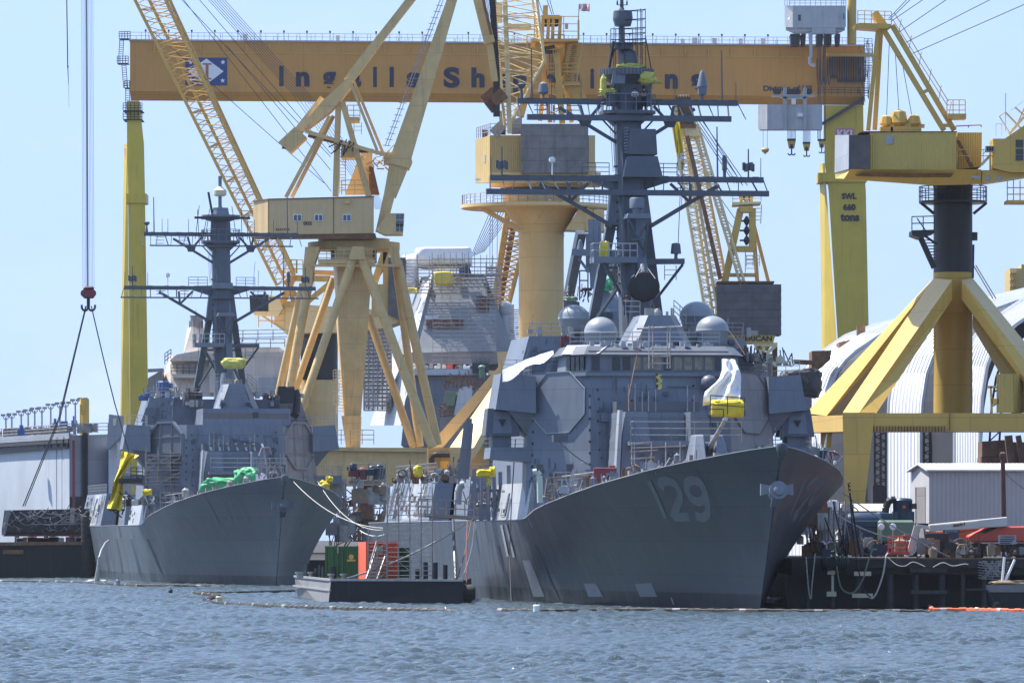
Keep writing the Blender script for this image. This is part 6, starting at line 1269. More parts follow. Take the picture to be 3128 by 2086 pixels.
# portal ring beams
MB().prism([Rc(770,26,-7),Rc(2150,26,-7),Rc(2150,152,-7),Rc(755,152,-7)], V(0,4,0)).build('portal_beam', MT['yel_r'], T)
MB().prism([Rc(170,48,22),Rc(560,48,22),Rc(560,160,22),Rc(170,160,22)], V(0,3,0)).build('portal_beam', MT['yel_r'], T)
MB().frus([Rc(556,40,-6.5),Rc(556,152,-6.5),Rc(300,160,22),Rc(300,48,22)], [Rc(640,40,-6.5),Rc(640,152,-6.5),Rc(440,160,22),Rc(440,48,22)]).build('portal_beam', MT['yel_r'], T)
MB().frus([Rc(572,765,-7.1),Rc(690,765,-7.2),Rc(690,765,-4),Rc(572,765,-3)], [Rc(550,22,-7.1),Rc(770,22,-7.2),Rc(770,22,-3),Rc(550,22,-2)]).build('portal_leg', MT['yel_r'], T)
MB().frus([Rc(400,265,23),Rc(470,265,23),Rc(470,265,26),Rc(400,265,26)], [Rc(400,150,23),Rc(480,150,23),Rc(480,150,26),Rc(400,150,26)]).build('portal_leg', MT['yel_r'], T)
MB().box(tuple(Rc(1280,22,-7.25)), tuple(Rc(1285,148,-7.05))).build('beam_seam', MT['rustb'], T)
mb = MB()
for k in range(24): mb.cbox(Rc(765+k*21,134,-7.1), .1,.15,.5)
mb.build('beam_stud', MT['rustb'], T)
eh = MB().prism([Rb(1610,1214,-6),Rb(1720,1212,-6),Rb(1722,1478,-6),Rb(1610,1478,-6)], V(0,1,0)); eh.prism([Rb(1723,1214,-6),Rb(1790,1216,-3),Rb(1790,1478,-3),Rb(1723,1478,-6)], V(0,3,0)); eh.build('electrical_house', MT['yel_rc'], T)
mb = MB(); mb.prism([Rb(1560,1300,-6),Rb(1572,1300,-6),Rb(1580,1480,-6),Rb(1566,1480,-6)], V(0,.4,0)); mb.box(tuple(Rb(1545,1310,-6)), tuple(Rb(1600,1298,-5))); mb.box(tuple(Rb(1570,1420,-6)), tuple(Rb(1612,1385,-5))); mb.build('bracket_lamp', MT['yel_l'], T)
# house
hs = MB().prism([Rr(738,905,0),Rr(1330,905,0),Rr(1330,1160,0),Rr(738,1160,0)], V(0,13,0)).build('machinery_house', MT['yel_rc'], T)
MB().prism([Rr(660,912,-.05),Rr(690,899,-.05),Rr(1335,899,-.05),Rr(1335,906,-.05),Rr(738,908,-.05)], V(0,13.1,0)).build('roof_edge', MT['rustb'], hs)
MB().prism([Rr(842,935,-.02),Rr(900,935,-.02),Rr(900,988,-.02),Rr(842,988,-.02)], V(0,-.06,0)).build('window', MT['haze_l'], hs)
ct = MB().frus([Rr(503,1185,7),Rr(598,1158,-.6),Rr(737,1155,-.6),Rr(737,1155,9)], [Rr(503,928,7),Rr(598,926,-.6),Rr(737,924,-.6),Rr(737,924,9)]).build('counterweight', MT['conc_d'], T)
MB().frus([Rr(499,1186,7.2),Rr(597,1158,-.7),Rr(592,1157,-.9),Rr(496,1184,7.0)], [Rr(503,926,7.1),Rr(598,924,-.7),Rr(594,924,-.9),Rr(499,926,6.9)]).build('lit_ballast_face', MT['haze_l'], ct)  # sunlit left face of the ballast, painted in pale grey
sb = MB().frus([Rr(500,1222,7),Rr(560,1224,0),Rr(1150,1270,0),Rr(1500,1262,0),Rr(1500,1262,13),Rr(500,1222,13)], [Rr(500,1186,7),Rr(605,1158,-.8),Rr(1150,1160,-.8),Rr(1500,1160,-.8),Rr(1500,1160,13),Rr(500,1186,13)]).build('machinery_deck', MT['yel_r'], T)
mb = MB(); mb.prism([Rr(690,1186,-.86),Rr(1310,1186,-.86),Rr(1290,1215,-.4),Rr(1000,1215,-.4),Rr(640,1205,-.5)], V(0,.3,0)); mb.build('deck_shadow_plate', MT['rustb'], sb)  # shadow below the house, painted in as a brown plate
MB().prism([Rr(1335,908,2),Rr(1505,908,2),Rr(1500,1140,2),Rr(1335,1160,2)], V(0,9,0)).build('switch_house', MT['yel_rc'], T)
mb = MB(); mb.prism([Rr(1330,960,.8),Rr(1350,960,.8),Rr(1450,1140,.8),Rr(1425,1145,.8)], V(0,.5,0)); mb.build('house_brace', MT['rustb'], T)
md = MB()
for x, s_, y in ((848,.8,905),(936,1.1,900),(1040,.85,905)):
    p = Rr(x,y,2); md.cbox(p+V(0,0,.15), 1.4*s_,1.6,.5); md.lathe(p+V(0,0,.4), [(.35*s_,0),(.75*s_,.35),(.55*s_,1.2*s_),(.2,1.35*s_)], 8); md.beam(p+V(.2,0,.6), p+V(1.0*s_,-.3,.5), .35)
md.build('winch_hood', MT['yel_r'], T)
# A-frame
beams([(792,215,1,725,895,1,.38),(812,215,3,770,890,3,.42)], 'frame_leg', 'yel_r', T, Rr)
for (a,b,c_,d,dd) in ((828,200,1245,895,1),(890,175,1315,895,1.2)): MB().beam(Rr(a,b,dd), Rr(c_,d,dd), M_(34/2.24,DR), M_(44/2.24,DR), up=(0,1,0)).build('frame_brace', MT['yel_r'], T)
for (a,b,c_,d) in ((800,240,880,180),(1090,640,1130,620),(1230,860,1310,860)): MB().beam(Rr(a,b,1), Rr(c_,d,1), .3).build('frame_tie', MT['yel_r'], T)
MB().prism([Rr(755,92,1),Rr(790,72,1),Rr(860,168,1),Rr(800,200,1)], V(0,2,0)).build('frame_head', MT['yel_r'], T)
mb = MB().prism([Rr(632,168,0),Rr(670,158,0),Rr(890,166,0),Rr(860,196,0),Rr(800,198,0),Rr(640,186,0)], V(0,3.5,0)); mb.rail([Rr(655,160,0),Rr(885,166,0)], 1.1, .6, .035, 3); mb.rail([Rr(655,160,0),Rr(655,160,3.5)], 1.1, .8, .035, 3); mb.build('head_platform', MT['yel_r'], T)
mb = MB(); mb.tube(Rr(905,90,1), Rr(1275,695,1), .04, None, 4); mb.tube(Rr(890,130,1), Rr(1265,720,1), .035, None, 4)
for k in range(6): p = Rr(900,180,1).lerp(Rr(1310,860,1), (k+.5)/6); mb.tube(p, p+V(.25,0,1.35), .035, None, 4)
mb.rail([Rr(1265,790,0),Rr(1390,790,0)], 1.35, .5, .04, 3); mb.box(tuple(Rr(1270,815,0)), tuple(Rr(1385,790,2))); mb.rail([Rr(1325,880,0),Rr(1500,872,0)], .2, 1.0, .06, 1); mb.rail([Rr(1335,1110,-.8),Rr(1690,1110,-.8)], 1.1, 1.1, .035, 2); mb.build('access_rail', MT['yel_l'], T)
mb = MB()
for (a, b) in (((865,130),(1010,-20)),((870,140),(1040,-25)),((880,150),(1130,-20)),((940,220),(1290,-20)),((985,292),(1600,-20)),((1030,368),(1800,30))): mb.tube(Rr(*a,1), Rr(*b,1), .035, None, 4)
for (a, b) in (((870,300),(850,850)),((912,370),(940,820)),((960,440),(1035,850))): mb.tube(Rr(*a,1.5), Rr(*b,2), .03, None, 4)
mb.build('pendant_rope', MT['wire'], T)
# cab and jib foot at the right edge
cb = MB().prism([Rr(1580,950,-1),Rr(1660,950,-1),Rr(1792,860,-1),Rr(1960,860,-1),Rr(1960,1180,-1),Rr(1700,1180,-1),Rr(1580,1150,-1)], V(0,4,0)).build('cab', MT['yel_r'], T)
mb = MB()
for x in (1735,1800,1862):
    for y in (958,1020,1062): mb.prism([Rr(x,y,-1.02),Rr(x+50,y,-1.02),Rr(x+50,y+(52 if y < 1000 else 38),-1.02),Rr(x,y+(52 if y < 1000 else 38),-1.02)], V(0,-.06,0))
mb.build('cab_window', MT['glass'], cb)
mb = MB().prism([Rr(1530,1000,-1.2),Rr(1588,1000,-1.2),Rr(1588,1040,-1.2),Rr(1530,1040,-1.2)], V(0,1,0)); mb.build('air_unit', MT['haze_l'], cb)
mb = MB()
for k in range(3): mb.prism([Rr(1536+k*17,1004,-1.22),Rr(1549+k*17,1004,-1.22),Rr(1549+k*17,1034,-1.22),Rr(1536+k*17,1034,-1.22)], V(0,-.03,0))
mb.build('louvre', MT['dark'], cb)
jf = MB().frus([Rr(1460,1160,-.5),Rr(1800,1160,-.5),Rr(1800,1160,3),Rr(1460,1160,3)], [Rr(1500,1152,-.5),Rr(1792,1150,-.5),Rr(1792,1150,3),Rr(1500,1152,3)])
jf.frus([Rr(1330,1262,-.4),Rr(1480,1262,-.4),Rr(1480,1262,4),Rr(1330,1262,4)], [Rr(1330,1170,-.4),Rr(1960,1162,-.4),Rr(1960,1162,4),Rr(1330,1170,4)]); 
MB().prism([Rr(1505,1255,-.3),Rr(1960,1185,-.3),Rr(1960,1165,-.3),Rr(1505,1165,-.3)], V(0,3.5,0)).build('jib_foot', MT['yel_r'], T)
mb = MB()
for x in (1535,1610): mb.prism([Rr(x,1205,-.33),Rr(x+26,1205,-.33),Rr(x+22,1235,-.33),Rr(x,1237,-.33)], V(0,-.04,0))
mb.prism([Rr(1410,1205,-.83),Rr(1490,1205,-.83),Rr(1490,1232,-.83)], V(0,-.04,0)); mb.build('lightening_hole', MT['haze_l'], T)
mb = MB()
for (a, b, c_, d, w_) in ((1665,770,1790,900,.16),(1625,800,1700,920,.10),(1730,735,1792,790,.14),(1690,920,1792,800,.24),(1740,860,1800,730,.12),(1620,800,1668,768,.06),(1700,760,1792,690,.03),(1500,1130,1565,1060,.25),(1580,970,1510,1060,.06),(1600,850,1600,940,.05),(1640,850,1640,940,.05),(1600,850,1645,850,.05)): mb.beam(Rr(a,b,0), Rr(c_,d,0), w_, w_)
mb.tube(Rr(1666,900,0), Rr(1666,640,0), .045, None, 4); mb.build('jib_gear', MT['yel_p'], T)
mb = MB()
for x in (1678,1720,1765,1810): mb.tube(Rr(x,1235,-1), Rr(x,1388,-1), .05, None, 4)
for y in (1285,1330,1385): mb.tube(Rr(1676,y,-1), Rr(1830,y,-1), .05, None, 4); mb.tube(Rr(1676,y,-1), Rr(1676,y,2), .05, None, 4)
mb.box(tuple(Rr(1675,1390,-1)), tuple(Rr(1840,1383,2))); mb.build('hanging_basket', MT['yel_l'], T)
# ================================================================ YARD, BACKGROUND SHIPS, SMALL CRAFT, CLUTTER
q4 = random.Random(33)
# ---------------------------------------------------------------- far ship under scaffold (grey tower)
Fg = Cr(1050,720,2.97)
def Q(x, y, d=0): return Fg(x, y, 940+d)
T = thing('ship', 'half-built grey ship with a tapering tower wrapped in scaffolding, behind the tan crane', 'ship', (Q(1000,1568).x, 945, 0))
tw = MB().frus([Q(618,1062,0),Q(1385,1050,0),Q(1548,1045,6),Q(1548,1045,40),Q(440,1105,40),Q(470,1100,14)], [Q(803,350,8),Q(1275,350,8),Q(1283,352,10),Q(1283,352,32),Q(700,380,32),Q(720,380,20)]).build('tower', MT['bgray'], T)
MB().prism([Q(805,350,7.9),Q(1275,350,7.9),Q(1275,356,7.8),Q(803,356,7.8)], V(0,.1,0)).build('tower_rim', MT['bgray_l'], tw)
mb = MB()
for a in ((748,760,1000,825,3),(1000,760,1085,818,3),(1020,380,1075,448,7.2),(1205,548,1320,688,5.0)): mb.prism([Q(a[0],a[1],a[4]),Q(a[2],a[1],a[4]),Q(a[2],a[3],a[4]-.8),Q(a[0],a[3],a[4]-.8)], V(0,-.3,0))
mb.build('opening', MT['brown'], tw)
MB().prism([Q(735,725,3.4),Q(860,722,3.4),Q(860,758,3.2),Q(748,758,3.2),Q(748,828,2.4),Q(735,828,2.4)], V(0,-.2,0)).build('opening_frame', MT['bgray_l'], tw)
MB().prism([Q(1070,615,5.6),Q(1105,615,5.6),Q(1105,690,4.9),Q(1070,690,4.9)], V(0,-.3,0)).build('blue_door', MT['bluet'], tw)
mb = MB()
for a in ((790,455,770,510),(1280,440,1315,515),(1290,440,1325,515)): mb.beam(Q(a[0],a[1],6.5), Q(a[2],a[3],5.8), .3)
for k in range(5): mb.cbox(Q(760+k*10,1130,-1), .25,.1,1.4)
mb.build('vent_slot', MT['dark'], tw)
lo = MB().prism([Q(610,1062,-2),Q(1390,1056,-2),Q(1400,1160,-2),Q(590,1165,-2)], V(0,40,0)).build('lower_tower', MT['prim'], T)
ld = MB().prism([Q(600,1212,-6),Q(1290,1206,-6),Q(1290,1262,-6),Q(590,1265,-6)], V(0,40,0)).build('deck_edge', MT['bgray_l'], T)
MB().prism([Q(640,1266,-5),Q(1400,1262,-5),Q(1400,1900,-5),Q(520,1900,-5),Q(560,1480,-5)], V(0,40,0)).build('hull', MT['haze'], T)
MB().frus([Q(240,1720,20),Q(520,1720,-4.5),Q(560,1480,-4.5),Q(640,1280,-4.5),Q(560,1720,30)], [Q(440,1100,36),Q(600,1080,-1),Q(620,1070,-1),Q(640,1080,-1),Q(640,1080,30)]).build('flared_side', MT['bgray_l'], T)  # sunlit left slope: light painted in with the paler grey
MB().frus([Q(540,1060,1),Q(620,1060,-.3),Q(640,1060,1),Q(600,1060,20)], [Q(740,420,14),Q(804,350,7.7),Q(815,360,8.2),Q(790,420,20)]).build('lit_flank', MT['bgray_l'], tw)  # sun on this flank is painted with the paler grey too
mb = MB().lathe(Q(1470,730,10), [(.9,0),(1.1,.9),(1.1,1.4)]+[(1.1*math.cos(a), 1.4+1.0*math.sin(a)) for a in np.linspace(.1,1.57,7)], 24); mb.build('radome', MT['bgray_l'], T, True)
MB().lathe(Q(1475,960,10), [(1.5,0),(1.2,2),(1.0,4.2)], 14).build('radome_base', MT['bgray_l'], T, 'auto')
w_ = MB(); w_.blob(Q(910,205,20), M_(265,940/2.97)/1.0*.98, 9, M_(82,940/2.97)*1.0, seed=12, wr=.05, e=.22, nu=40, nv=20); solo(w_, 'sheeting_enclosure', MT['sheet'], 'white shrink-wrapped enclosure on top of the scaffolded grey tower', 'enclosure', smooth=True)
w_ = MB(); w_.blob(Q(605,330,26), M_(75,940/2.97), 6, M_(150,940/2.97), seed=15, wr=.10, e=.3); solo(w_, 'sheeting_enclosure', MT['sheet'], 'narrow white sheeting left of the grey scaffolded tower', 'enclosure', smooth=True)
w_ = MB(); w_.blob(Q(908,392,3), M_(86,940/2.97), 2.5, M_(58,940/2.97), seed=4, wr=.12, e=.28); solo(w_, 'cover', MT['tarp_y'], 'yellow tarpaulin box high on the grey scaffolded tower', 'tarp', smooth=True)
w_ = MB(); w_.blob(Q(618,500,10), M_(45,940/2.97), 1.5, M_(25,940/2.97), seed=5, wr=.3); solo(w_, 'cover', MT['tarp_y'], 'small crumpled yellow tarp left of the grey scaffolded tower', 'tarp', smooth=True)
mb = MB().prism([Q(1045,300,4),Q(1135,262,4),Q(1160,345,4),Q(1045,345,4)], V(0,3,0)); solo(mb, 'cover', MT['bluet'], 'dark green tarp corner on top of the grey tower scaffold', 'tarp')
def scaffold(o, ux, uy, nx, ny, nz, label, planks=True, group='scaffolds round the unfinished ships', **kw):
    t = thing('scaffold', label, 'scaffold', tuple(o), 0, group)
    MB().scaf(o, ux, uy, nx, ny, nz, **kw).build('frame', MT['scaf'], t)
    if planks:
        mb = MB(); u = Vector(ux).normalized()*kw.get('bx', 2.0)*nx; v = Vector(uy).normalized()*kw.get('by', 1.5)*ny
        for k in range(1, nz+1):
            z = Vector(o)+V(0,0,kw.get('lz',2.0)*k+.06); f = [z+V(0,0,0), z+u, z+u+v*.8, z+v*.8]; mb.prism(f, V(0,0,.07))
        mb.build('plank', MT['wood'], t)
    return t
scaffold(Q(808,1160,-4), (1,0,0), (0,1,0), 7, 1, 11, 'tall scaffold covering the front of the grey tower', False, bx=M_(570,940/2.97)/7, by=1.3, lz=M_(810,940/2.97)/11, r=.03, diag=.28)
scaffold(Q(560,520,4), (1,0,0), (0,1,0), 5, 1, 5, 'scaffold beside the upper left of the grey tower', False, bx=1.9, by=1.5, lz=M_(300,940/2.97)/5, r=.06)
scaffold(Q(800,350,4), (1,0,0), (0,1,0), 11, 2, 2, 'scaffold crown around the white wrapped enclosure', False, bx=M_(610,940/2.97)/11, by=2, lz=1.3, r=.05, jit=.3)
scaffold(Q(1290,620,6), (1,0,0), (0,1,0), 3, 2, 7, 'scaffold down the right shoulder of the grey tower', False, bx=M_(140,940/2.97)/3, by=2, lz=M_(330,940/2.97)/7, r=.06)
scaffold(Q(1500,1050,0), (1,0,0), (0,1,0), 2, 1, 10, 'narrow scaffold between the grey tower and the thick yellow column', False, bx=1.9, by=2, lz=M_(380,940/2.97)/10, r=.06)
scaffold(Q(180,1580,4), (1,0,0), (0,1,0), 6, 3, 20, 'dense scaffold tower behind the splayed legs of the tan crane', True, bx=M_(250,940/2.97)/6, by=1.8, lz=M_(720,940/2.97)/20, r=.06, diag=.35)
# cargo and gear on its deck edge
for i in range(16):
    x = 640+i*38+q4.uniform(-8,8); c = q4.choice(['redpaint','beige','white','prim','redp'])
    s_ = q4.uniform(.4,.8); mb = MB().cbox(Q(x,1208,-4)+V(0,0,s_*.5), q4.uniform(.5,1.1), .8, s_); mb.cbox(Q(x,1208,-4)+V(0,0,s_+.05), q4.uniform(.2,.4), .4, .1)
    solo(mb, 'crate', MT[c], 'small coloured crate in the row along the far grey ship deck edge', 'crate', 'crates along the far deck edge', bevel=.06)
mb = MB().lathe(Q(1253,1290,-8), [(.48,0),(.48,1.5),(.6,1.55),(.6,1.8),(.4,2.0),(0,2.1)], 20); solo(mb, 'vent_stack', MT['greenm'], 'dark round capped vent stack in front of the grey tower', 'vent', smooth='auto')
mb = MB(); mb.cbox(Q(1240,1200,-7), 2.6,1.5,1.6); mb.rail([Q(1170,1155,-9),Q(1320,1155,-9)], .6, .6, .04); solo(mb, 'generator', MT['bluet'], 'dark machinery housing behind the capped vent stack', 'machine')
# ---------------------------------------------------------------- pale primer ship (left background)
def E(x, y, d=0): return W(360+x/3.564, 1080+y/3.564, 860+d)
T = thing('ship', 'beige primed ship superstructure rising behind the left destroyer mast', 'ship', (E(900,1568).x, 862, 0))
bh = MB().frus([E(440,470,4),E(560,470,0),E(1760,470,0),E(1760,470,30),E(440,470,30)], [E(560,90,8),E(600,20,3),E(1760,-20,3),E(1760,-20,30),E(560,20,30)]).build('superstructure', MT['beige'], T)
MB().prism([E(560,80,-.5),E(640,10,-.5),E(1080,-70,-.5),E(1760,-70,-.5),E(1760,-20,-.5),E(860,80,-.5)], V(0,20,0)).build('bridge_deck', MT['beige'], bh)
A_ = Cr(0,600)
def E2(x, y, d=0): return A_(x, y, 860+d)
tw = MB().frus([E2(1255,1080,2),E2(1400,1080,0),E2(1480,1080,6),E2(1255,1080,12)], [E2(1280,905,3.5),E2(1310,893,2),E2(1390,893,5),E2(1300,893,10)]).build('pilot_tower', MT['beige'], T)
mb = MB()
for x in (1318,1368): mb.prism([E2(x,945,.8),E2(x+26,945,.8),E2(x+26,1008,.6),E2(x,1008,.6)], V(0,-.2,0))
mb.build('tower_window', MT['prim'], tw); MB().lathe(E2(1345,895,4), [(.95,0),(.95,1.6),(1.05,1.7)], 12).build('tower_stack', MT['prim'], tw)
mb = MB()
for x in (1297,1306,1380,1388): mb.tube(E2(x,900,3), E2(x,852,3), .06, None, 4)
mb.rail([E2(1128,1150,0),E2(1170,1120,0)], 1.6, .7, .06, 3); mb.rail([E2(1170,1215,-1.5),E2(1335,1215,-1.5)], 1.4, .9, .06, 3); mb.build('railing', MT['dark'], T)
MB().prism([E2(1165,1215,-1.5),E2(1335,1215,-1.5),E2(1335,1240,-1.5),E2(1200,1240,-1.5)], V(0,3,0)).build('balcony', MT['beige'], T)
mb = MB().prism([E2(1240,1160,-.3),E2(1335,1140,-.3),E2(1335,1205,-.3),E2(1240,1205,-.3)], V(0,.3,0)); mb.build('recess', MT['prim'], bh)
rw = MB().prism([W(640,1078,859),W(900,1075,859),W(900,1200,859),W(640,1200,859)], V(0,20,0)).build('side_wall', MT['beige'], T)
mb = MB().rail([W(650,1045,858),W(880,1040,858)], 1.6, 2.2, .07, 3); mb.rail([W(652,1062,857),W(870,1060,857)], 1.2, 2.2, .07, 2); mb.build('railing', MT['scaf'], T)
mb = MB().frus([E(1530,470,-3),E(1720,470,-3),E(1720,470,3),E(1530,470,3)], [E(1535,260,-3),E(1715,255,-3),E(1715,255,3),E(1535,260,3)]); solo(mb, 'deckhouse_module', MT['haze_l'], 'pale boxy deckhouse module behind the left destroyer right shoulder', 'deckhouse')
mb = MB(); mb.prism([W(452,1155,862),W(497,1128,862),W(497,1200,862),W(452,1200,862)], V(0,4,0)); mb.beam(W(452,1132,861), W(500,1130,861), .5); solo(mb, 'deckhouse_module', MT['prim'], 'grey half-hidden module between the gantry leg and beige ship', 'deckhouse')
# ---------------------------------------------------------------- third destroyer behind the near one
def K(x, y, d=0): return W(1650+x/3.564, 600+y/3.564, 640+d)
T = thing('warship', 'grey destroyer mast and deckhouse showing between the thick yellow column and the near mast', 'warship', (K(640,1400).x, 645, 0))
MB().beam(K(305,1110,8), K(445,390,4), .95, .9).build('mast_leg', MT['mast'], T); MB().beam(K(830,1000,8), K(790,620,4), .95, .9).build('mast_leg', MT['mast'], T)
MB().frus([K(545,1010,0),K(690,1010,0),K(690,1010,4),K(545,1010,4)], [K(520,250,2),K(660,250,2),K(660,250,6),K(520,250,6)]).build('mast', MT['haze'], T)
mb = MB().beam(K(345,608,-1), K(560,615,-1), .7, .7); mb.beam(K(415,670,0), K(535,830,0), .3); mb.lathe(K(435,590,-1), [(.45,-.1),(.4,.1),(.15,1.1),(0,1.2)], 10); mb.beam(K(710,820,0), K(785,760,2), .5)
for k in range(16): mb.cbox(K(522,420+k*26,.5), .5,.6,.3)
mb.build('signal_platform', MT['haze'], T)
MB().frus([K(540,1440,-3),K(1000,1440,-3),K(1000,1440,6),K(540,1440,6)], [K(690,990,0),K(800,990,0),K(800,990,5),K(690,990,5)]).build('director_pedestal', MT['haze'], T)
mb = MB(); mb.prism([K(620,1262,-3.2),K(705,1262,-3.2),K(705,1330,-3.4),K(620,1330,-3.4)], V(0,-.2,0)); mb.prism([K(716,1262,-3.2),K(790,1262,-3.2),K(790,1330,-3.4),K(716,1330,-3.4)], V(0,-.2,0)); mb.build('bridge_window', MT['glass'], T)
MB().prism([K(430,1260,-2.9),K(900,1250,-2.9),K(900,1900,-2.9),K(430,1900,-2.9)], V(0,12,0)).build('deckhouse', MT['haze'], T)
MB().prism([K(255,1110,2),K(430,1150,2),K(430,1500,2),K(255,1500,2)], V(0,9,0)).build('upper_deckhouse', MT['primb'], T)
mb = MB()
for k in range(26): x, y = q4.uniform(270,560), q4.uniform(1030,1160); mb.tube(K(x,y,0), K(x+q4.uniform(-20,20),y+q4.uniform(-90,30),1), .08, None, 4)
mb.rail([K(430,1130,0),K(520,1130,0)], 3.2, 1.0, .08, 3); mb.box(tuple(K(460,1018,0)), tuple(K(560,1008,3))); mb.build('deck_fitting', MT['dark'], T)
mb = MB().blob(K(705,960,-1), .75,.5,.6, seed=9, wr=.35); solo(mb, 'cover', MT['tarp_g'], 'small crumpled green tarp on the background mast base', 'tarp', smooth=True)
mb = MB().blob(K(325,1120,-1), .7,.5,.25, seed=19, wr=.35); solo(mb, 'cover', MT['greenm'], 'green tarp heaped beside the thick yellow column top edge', 'tarp', smooth=True)
# pale hull plates of a further ship seen under the crane leg (px 1340-1530)
def n8p(x, y, d=0): return W(1180+x/3.564, 1080+y/3.564, 850+d)
T = thing('ship', 'pale grey unfinished ship side glimpsed behind the left pyramid leg of the column crane', 'ship', (n8p(800,800).x, 772, 0))
MB().prism([n8p(735,670,-1),n8p(790,390,-1),n8p(830,365,-1),n8p(950,345,-1),n8p(900,650,-1)], V(0,4,0)).build('bulwark', MT['bgray_l'], T)
MB().prism([n8p(950,345,-.9),n8p(1070,340,-.9),n8p(1020,640,-.9),n8p(902,650,-.9)], V(0,4,0)).build('bulwark', MT['haze'], T)
MB().prism([n8p(590,680,0),n8p(640,400,0),n8p(780,420,0),n8p(730,670,0)], V(0,4,0)).build('bulwark', MT['prim'], T)
MB().prism([n8p(580,690,-.5),n8p(1100,640,-.5),n8p(1060,1300,-.5),n8p(600,1300,-.5)], V(0,6,0)).build('hull', MT['prim'], T)
MB().prism([n8p(660,420,-1.1),n8p(760,420,-1.1),n8p(740,570,-1.1),n8p(650,570,-1.1)], V(0,1,0)).build('locker', MT['greenm'], T)
MB().prism([n8p(1280,560,-2),n8p(1390,455,-2),n8p(1400,640,-2),n8p(1300,760,-2)], V(0,3,0)).build('bulwark', MT['bgray_l'], T)
MB().prism([n8p(1020,640,1),n8p(1400,560,1),n8p(1400,1300,1),n8p(1020,1300,1)], V(0,6,0)).build('hull', MT['primb'], T)
mb = MB()
for k in range(60): x, y = q4.uniform(620,1060), q4.uniform(300,400); mb.tube(n8p(x,y,-1), n8p(x+q4.uniform(-30,30),y-q4.uniform(20,120),-1), .07, None, 4)
for k in range(20): x, y = q4.uniform(560,700), q4.uniform(520,700); mb.tube(n8p(x,y,-1), n8p(x+q4.uniform(-60,60),y-q4.uniform(-20,60),-1), .08, None, 4)
mb.build('deck_fitting', MT['rustb'], T)
# ---------------------------------------------------------------- floating dock and its lamps (far left)
Fl = Cr(0,1250)
DK_ = lambda u: 760+ (212-u)*.18
T = thing('floating_dock', 'grey floating dock with pale lit inner wall and row of floodlights, far left', 'dock', (W(150,1640,790).x, 790, 0))
def Kd(u, v, dd=0): return W(u, v, DK_(u)+dd)
MB().prism([Kd(-260,1382),Kd(212,1345),Kd(212,1800),Kd(-260,1800)], V(4,14,0)).build('inner_wall', MT['dockw'], T)  # sun on this wall is painted in as a paler dock grey
MB().prism([Kd(212.2,1330,-.2),W(331,1326,764),W(331,1800,764),Kd(212.2,1800,-.2)], V(2,15,0)).build('end_wall', MT['dock'], T)
MB().prism([Kd(212.3,1517,-.3),W(331,1515,763.8),W(331,1800,763.8),Kd(212.3,1800,-.3)], V(0,.2,0)).build('dark_band', MT['black'], T)
MB().prism([Kd(-260,1350,-2.6),Kd(210,1322,-2.6),Kd(210,1340,-2.6),Kd(-260,1370,-2.6)], V(0,16,0)).build('top_deck', MT['dock'], T)
mb = MB(); mb.prism([Kd(-260,1372,-3.2),Kd(208,1342,-3.2),Kd(208,1352,-3.2),Kd(-260,1382,-3.2)], V(0,2.6,0)); mb.prism([Kd(-260,1392,-2.0),Kd(206,1350,-2.0),Kd(206,1368,-2.0),Kd(-260,1404,-2.0)], V(0,1.6,0))
for k in range(24): u = -240+19*k; v = 1377-.078*(u+260)*1.0; mb.beam(Kd(u,v-4,-3), Kd(u+1,v+20,-2), .5)
mb.build('fender_rail', MT['dark'], T)
mb = MB()
for u in (14,67,90,118,168,175,190): mb.beam(Kd(u,1370,-.3), Kd(u,1800,-.3), .22 if u in (14,67,118,175) else .1)
mb.build('wall_pipe', MT['brown'], T)
mb = MB(); mb.beam(W(225,1345,758.8), W(225,1800,758.8), .34); mb.build('red_pipe', MT['redpaint'], T)
mb = MB(); mb.beam(W(257,1312,761), W(257,1518,761), .42); mb.beam(W(264,1312,761), W(264,1518,761), .42); mb.build('wall_conduit', MT['black'], T)
g = MB().prism([W(333,1265,758),W(372,1270,758),W(372,1330,758),W(328,1372,758),W(328,1330,758)], V(0,4,0)); g.build('end_bracket', MT['dock'], T); MB().prism([W(345,1278,757.8),W(356,1278,757.8),W(354,1300,757.8),W(345,1300,757.8)], V(0,.2,0)).build('bracket_hole', MT['yelb'], T)
MB().prism([W(331.5,1370,762),W(358,1350,762),W(358,1420,762),W(350,1800,762),W(331.5,1800,762)], V(0,6,0)).build('end_house', MT['bgray_l'], T)
mb = MB().rail([Kd(-200,1352,-2),Kd(205,1324,-2),W(330,1322,762)], 1.25, 1.4, .05, 3)
for k in range(60): u = q4.uniform(0,300); p = Kd(u,1334-.06*u,0); mb.cbox(p+V(0,0,.4), q4.uniform(.3,1.1), .6, q4.uniform(.4,1.3))
mb.build('deck_gear', MT['junk'], T)
mb = MB()
for u, v, w_, h_ in ((65,1312,20,18),(168,1292,14,20),(227,1284,16,20),(195,1300,40,14)): mb.cbox(W(u,v+h_/2,772)+V(0,0,0), M_(w_,772),1.5,M_(h_,772)); mb.lathe(W(u,v-2,772), [(M_(w_,772)*.3,-.2),(M_(w_,772)*.3,.5)], 10)
mb.build('blue_machinery', MT['blueb'], T)
